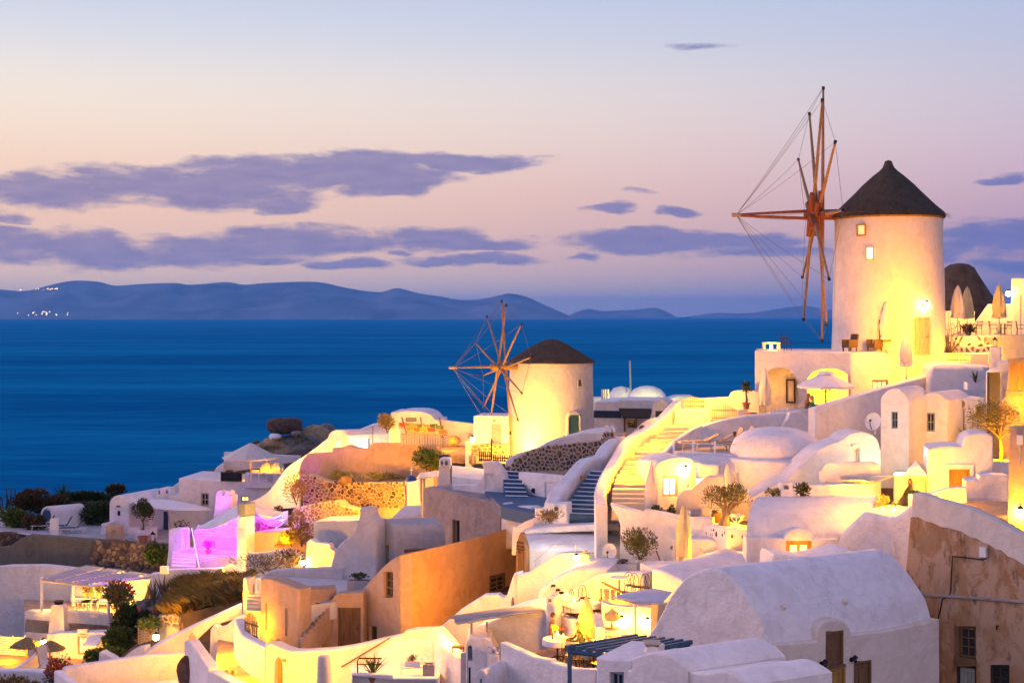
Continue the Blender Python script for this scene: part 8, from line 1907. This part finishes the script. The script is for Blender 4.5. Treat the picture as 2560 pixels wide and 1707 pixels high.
# tan roof house right of the pillar
tr_=thing('tan_roof_house','house with a sloping tan roof right of the yellow pillar','house');block('wall',tr_,W(614,88.6,700,86.8),T('B',[(660,1400),(664,1040),(700,1020),(920,1016),(900,1090),(870,1130),(950,1180),(990,1400)]),2.4,'plaster_sand',.08)
wl2=thing('white_garden_wall','uneven white garden wall behind the thorny scrub','wall');block('wall',wl2,W(612,84.5,745,83.4),cr(T('B',[(660,1450),(668,1200),(700,1185),(790,1180),(900,1160),(980,1155),(1040,1175),(1090,1200)]),2)+T('B',[(1095,1450)]),.5,'plaster',.07)
shrub('thorny_scrub','grey thorny scrub on the rocks before the white garden wall',Pt('B',830,1360,81.5),(3.4,1.2,1.2),1500,.2,'leaf_grey',sd=205,group='bushes on the left slope',asp=.16,up=.7)
shrub('thorny_scrub','dark rounded scrub left of the garden lamp',Pt('B',985,1300,82.0),(1.5,1.0,1.1),700,.2,'leaf_brown',sd=206,group='bushes on the left slope',asp=.2)
wall_lamp(Pt('B',1108,1245,82.6),(0,-1,0),'small glowing garden lamp beside the yellow-lit wall',50,s=1.6,off=.4);light(Pt('B',960,1080,86.0),55,WARM,.15);light(Pt('B',870,1120,85.6),60,WARM,.15);light(Pt('O',1800,1240,86.4),60,WARM,.15);light(Pt('B',630,920,86.2),60,WARM,.15)
fwl=thing('pale_front_wall','long pale wall with a small white picket gate below the purple court','wall');pfw=W(385,87.0,600,86.0)
block('wall',fwl,pfw,T('O',[(1160,1560),(1165,1340),(1270,1330),(1300,1310),(1680,1300),(1720,1296),(1722,1420),(1850,1420),(1850,1560)]),.5,'plaster',.07);picket_gate('small white picket gate in the pale front wall',W(556,86.6,598,86.4),TR('O',1722,1268,1842,1400),8,'white_paint',arc_top)
MB().pbox(pfw,*pfw.rect(*TR('O',1252,1280,1305,1335)),0,.3).build('lamp_niche','lit_dim',fwl,False)

# upper-left white houses
ul=thing('terraced_house','big white cubic house with blue windows and a roof lounge above the sea','house')
pul=W(445,104.0,690,103.0)
block('main_wall',ul,pul,T('O',[(1296,1300),(1300,745),(1380,745),(1382,604),(1440,606),(1700,626),(1900,630),(2080,640),(2140,650),(2140,1300)]),5.0,'plaster',.06,[(rectpx(*TR('O',1552,718,1614,818)),.2),(rectpx(*TR('O',1862,742,1924,784)),.15)])
window(ul,pul,TR('O',1552,718,1614,818),2,2,'grey_green','glass_dark',-.12,.14);window(ul,pul,TR('O',1862,742,1924,784),2,1,'wood_dark','lit',-.1,.06)
block('roof_parapet',ul,W(560,110,750,109),T('B',[(488,700),(492,402),(700,408),(900,424),(1080,432),(1080,700)]),.5,'plaster',.06)
block('stair_gable',ul,W(415,108,448,107.6),T('B',[(60,760),(66,690),(138,636),(140,760)]),1.0,'plaster',.05);block('stair_gable',ul,W(534,109,562,109),T('B',[(414,600),(418,550),(440,515),(490,480),(492,600)]),1.0,'plaster',.05)
pgl=W(552,103.4,605,103.0);u0,u1,v0,v1=pgl.rect(*TR('B',470,556,634,628));MB().pbox(pgl,u0,u1,v0,v1,-.02,.02).build('glass_panel','glass_dark',ul,False)
block('lounge_front',ul,W(612,103.0,700,102.6),T('B',[(655,680),(660,560),(910,570),(900,680)]),.3,'plaster',.04,[(rectpx(*TR('B',680,572,890,632)),.2)])
for x in (676,700,760,820,876): R=TR('B',x,560,x+8,632);p3_=W(612,102.6,700,102.2);MB().pbox(p3_,*p3_.rect(*R),0,.06).build('rail_post','white_paint',ul,False)
light(Pt('B',780,545,104.5),55,WARM,.15);light(Pt('B',860,600,104.2),40,WARM,.12)
for i,(x,y,r_,mt,lb) in enumerate(((700,540,1.6,'canvas','open tan umbrella tilted on the roof lounge'),)):
    t=thing('open_umbrella',lb,'umbrella');p=Pt('B',x,y,106.0);MB().tube([p - Vector((0,0,1)),p+Vector((0,0,1.9))],.05,6).build('pole','wood_pale',t);MB().lathe([(2.1,.85),(2.12,.95),(.1,2.0)],p,8).build('canopy',mt,t,False)
for i,(x,lb) in enumerate(((830,'closed tan umbrella on the roof lounge'),(905,'folded tan shade beside the roof lounge umbrella'))):
    a=Pt('B',x,480,106);b_=Pt('B',x,580,106);umbrella_closed(b_,lb,a.z - b_.z,'canvas',.5,foot=.1)
for i,(x,lb) in enumerate(((720,'pale sofa behind the roof lounge railing'),(520,'dark armchair behind the glass panel'))): wicker_chair(Pt('B',x,640,105),2.8,lb,'roof lounge seats','wood_pale' if i==0 else 'wicker')
sm_=thing('vent_chimney','small white double-arched roof vent above the arched cottage','chimney');pvm=W(388,105,428,104.8);block('vent',sm_,pvm,cr(T('O',[(1206,780),(1210,720),(1222,690),(1250,678),(1290,680),(1312,700),(1320,780)]),2),1.0,'plaster',.04,[(T('O',[(1220,725),(1222,700),(1230,692),(1238,700),(1240,725)]),.3),(T('O',[(1276,725),(1278,700),(1288,690),(1298,700),(1300,725)]),.3)])
ac=thing('arched_cottage','white cottage with a round gable and tiny window beside the sail-shaded porch','cottage');pac=W(272,103.0,324,102.6)
block('vault',ac,pac,T('O',[(842,1250),(845,800)])+cr(T('O',[(852,775),(880,745),(915,735),(950,748),(978,775),(998,800)]),3)+T('O',[(1000,1250)]),Vector((1.8,4.2,0)),'plaster',.06,[(rectpx(*TR('O',900,850,934,900)),.15)])
window(ac,pac,TR('O',900,850,934,900),1,1,'white_paint','glass_dark',-.1,.06);MB().pbox(pac,*pac.rect(*TR('O',906,814,930,824)),0,.1).build('wall_lamp','stone_dark',ac,False)
block('porch_wall',ac,W(320,105.5,540,103.6),T('O',[(995,1250),(998,790),(1300,790),(1700,840),(1700,1250)]),.6,'plaster',.05,[(rectpx(*TR('O',1262,860,1316,1065)),.25),(rectpx(*TR('O',1436,898,1472,990)),.2),(rectpx(*TR('O',1538,870,1630,990)),.25)])
ppw=W(320,105.5,540,103.6);door(ac,ppw,TR('O',1262,860,1316,1065),'blue_paint',-.15,2);door(ac,ppw,TR('O',1436,898,1472,990),'blue_paint',-.12,2);door(ac,ppw,TR('O',1538,870,1630,990),'blue_paint',-.15,3)
block('side_steps',ac,W(252,102.4,273,102.2),T('O',[(778,1150),(782,955),(845,945),(848,1150)]),.8,'plaster',.05)
ss_=thing('shade_sail','wide pale canvas sail shading the cottage porch','shade sail');c4=[Pt('O',1000,770,104.5),Pt('O',1640,842,101.5),Pt('O',1560,850,100.2),Pt('O',1080,815,100.6)];V=[];Fc=[];n_=10
for a in range(n_+1):
    for b_ in range(n_+1): f,g=a/n_,b_/n_;p=c4[0].lerp(c4[1],f).lerp(c4[3].lerp(c4[2],f),g);V.append(p+Vector((0,0,.35*sin(pi*f)*(1 - g) - .15*sin(pi*f)*g)))
for a in range(n_):
    for b_ in range(n_): o=a*(n_+1)+b_;Fc.append((o,o+1,o+n_+2,o+n_+1))
mk('cloth',V,Fc,'canvas_white',ss_,True,angle=80).modifiers.new('thick','SOLIDIFY').thickness=.03
MB().tube([Pt('O',1296,848,101),Pt('O',1322,1000,100.6)],.05,6).build('prop_pole','wood_pale',ss_)
zl2=zat(T('O',(0,1050))[0][1],101.5)
tl2=thing('sun_terrace','pinkish paved sun terrace with loungers and a white border wall','terrace');floor3('floor',tl2,[P(-60,HY,103.5),P(68,HY,102.0),P(245,HY,100.6),P(432,HY,98.0),P(560,HY,103.5),P(330,HY,106),P(80,HY,109),P(-60,HY,110)],'floor_grey',zl2,.6)
path_wall('border',tl2,[Pt('O',-60,1010,103),Pt('O',220,1036,102),Pt('O',750,1078,100.2),Pt('O',1300,1112,97.6)],.3,(.5,),'plaster',.06)
ow_=thing('olive_retaining_wall','smooth olive-grey rendered retaining wall below the sun terrace','wall');pow_=W(0,101.4,245,99.6);block('wall',ow_,pow_,T('O',[(-60,1420),(-50,1142),(15,1136),(70,1130),(140,1085),(222,1040),(400,1052),(752,1080),(760,1420)]),.6,'render_olive',.06)
bsw=thing('brown_stone_wall','rough brown dry-stone wall below the cottage terrace','stone wall');pbs=W(225,99.2,425,96.4);block('core',bsw,pbs,T('O',[(690,1420),(700,1250),(720,1150),(752,1082),(1300,1115),(1290,1250),(1280,1420)]),.6,'mortar_dark',.05)
stones(bsw,pbs,T('O',[(702,1310),(722,1160),(756,1090),(1296,1120),(1270,1330)]),.30,['stone_brown','stone_dark','stone_brown','stone_tan'],.012,.07,81,1.5)
dsw=thing('dark_stone_wall','low dark dry-stone wall at the left edge of the terrace','stone wall');pds=W(-10,102.6,72,102.0);block('core',dsw,pds,T('O',[(-60,1250),(-60,1018),(60,1022),(222,1040),(70,1132),(60,1250)]),.5,'mortar_dark',.05);stones(dsw,pds,T('O',[(-55,1128),(-55,1024),(60,1028),(210,1044),(72,1126)]),.30,['stone_dark','stone_brown'],.012,.06,82,1.5)
shrub('slope_bush','green bush at the right end of the brown stone wall',Pt('O',1225,1340,95.6),(1.6,1.0,2.0),1400,.26,'leaf_green',sd=211,group='bushes on the left slope')
ab=thing('arched_shed','little white arched shed with a blue door on the sun terrace','shed');pab=W(100,106.5,132,106);block('vault',ab,pab,T('O',[(312,1010),(314,870)])+cr(T('O',[(322,842),(345,824),(372,820),(395,835),(406,865)]),3)+T('O',[(408,1010)]),Vector((2.0,1.6,0)),'plaster',.05,[(T('O',[(324,1005),(326,875),(340,845),(362,835),(385,850),(394,880),(394,1005)]),.15)])
wallbox(ab,'door',pab.off(-.12),TR('O',326,850,393,1000),.04,'blue_paint')
for i,(x,d,lb) in enumerate(((345,104.5,'sun lounger with a dark cushion before the arched shed'),(480,104.0,'sun lounger with a dark cushion, middle of the three'),(565,103.0,'sun lounger with a dark cushion nearest the terrace edge'))): sun_lounger(pol('O',x,1000,d,zl2),.12,lb,'cushion','white_paint',1.05,'dark sun loungers on the left terrace')
pbx=pol('O',420,1040,101.9,zl2);planter(pbx,'narrow white box on the terrace edge before the loungers',.5,.5,1.2,'white_paint')
cab_=thing('cabinet','pale wooden cabinet on the cottage terrace edge','cabinet');p=pol('O',888,1070,100.2,zl2);MB().box((p.x,p.y,p.z+.45),(1.15,.5,.86)).build('body','wood_pale',cab_,False)
for a in (-1,1): MB().box((p.x+a*.28,p.y - .26,p.z+.44),(.52,.03,.74)).build('door','wood_pale',cab_,False);MB().ball((p.x+a*.08,p.y - .29,p.z+.6),.04,6,4).build('knob','iron',cab_)
MB().box((p.x,p.y,p.z+.91),(1.25,.56,.05)).build('top','wood_pale',cab_,False)
pt_=pol('O',1105,1060,100.4,zl2);planter(pt_,'square white planter of the dark cottage tree',.9,.8,.65);shrub('potted_tree','dark potted tree in front of the cottage porch',pt_+Vector((0,0,.6)),(1.35,1.1,1.7),1900,.16,'leaf_dark',sd=213,trunk=.5,group='potted shrubs')
for i,(x,lb) in enumerate(((1045,'white box planter left of the dark cottage tree'),(1160,'white box planter right of the dark cottage tree'))): planter(pol('O',x,1065,100.8,zl2),lb,.9,.6,.75)
pot(pol('O',1108,1085,99.2,zl2 - .1),'terracotta pot before the dark cottage tree',.4,.45)
for i,(x,lb) in enumerate(((1180,'small white lantern on the cottage terrace'),)): lantern(pol('O',x,1090,99.0,zl2),lb,0,1.2,glow='canvas_white')
shrub('pot_plant','bare thin plant by the middle blue door',pol('O',1400,1000,102.0,zl2),(.9,.6,1.0),90,.2,'leaf_brown',sd=214,group='potted shrubs')
# headland scrub
for i,(x,y,d,r_,mt,n_,lb) in enumerate(((240,900,112,(2.6,1.6,2.0),'leaf_brown',3000,'large brown dry bush on the headland'),(420,900,113,(2.4,1.4,1.6),'leaf_brown',2200,'dark brown scrub behind the arched shed'),(600,1000,108,(2.6,1.3,1.7),'leaf_dark',2600,'dark green scrub behind the sun loungers'),(700,800,116,(4.5,1.4,.8),'leaf_dark',2400,'green scrub along the headland crest'),(100,1010,106,(2.8,1.4,1.6),'leaf_green',1800,'green bush at the left end of the sun terrace'),(890,740,117,(1.4,1.0,.9),'leaf_brown',700,'small brown bush left of the cottage roof'),(255,1020,104.5,(1.3,.8,1.1),'leaf_brown',700,'brown tuft beside the arched shed'),(760,1000,107,(2.6,1.2,2.0),'leaf_dark',1600,'dark scrub left of the cottage steps'))):
    shrub('scrub_bush',lb,Pt('O',x,y,d),r_,n_,.3,mt,sd=220+i,group='scrub on the headland')
tw_=thing('headland_terrace_wall','dark dry-stone terrace wall across the headland','stone wall');ptw=W(150,115.5,272,114.5);block('core',tw_,ptw,T('O',[(440,1050),(460,790),(640,782),(842,790),(842,1050)]),.6,'mortar_dark',.06);stones(tw_,ptw,T('O',[(500,900),(505,795),(640,790),(838,796),(838,900)]),.34,['stone_dark','stone_brown'],.015,.1,91,1.4)
spiky('palm_tuft','dark palm tuft standing on the headland crest',Pt('O',480,760,117),1.6,24,'leaf_dark',12,spread=1.2,group='headland plants')
lws=thing('left_edge_wall','white sea-side wall at the far left edge','wall');block('wall',lws,W(-60,117,42,116),T('O',[(-200,1050),(-200,862),(122,856),(124,1050)]),.6,'plaster',.06)
drs=thing('driftwood_fence','ragged dark driftwood fence at the left edge','fence')
for i in range(14): a=Pt('O',-20+i*11,850,115.5);MB().tube([a,a+Vector((random.uniform(-.3,.3),0,random.uniform(.6,2.0)))],.06,5).build('stake','bark',drs)

finalize()
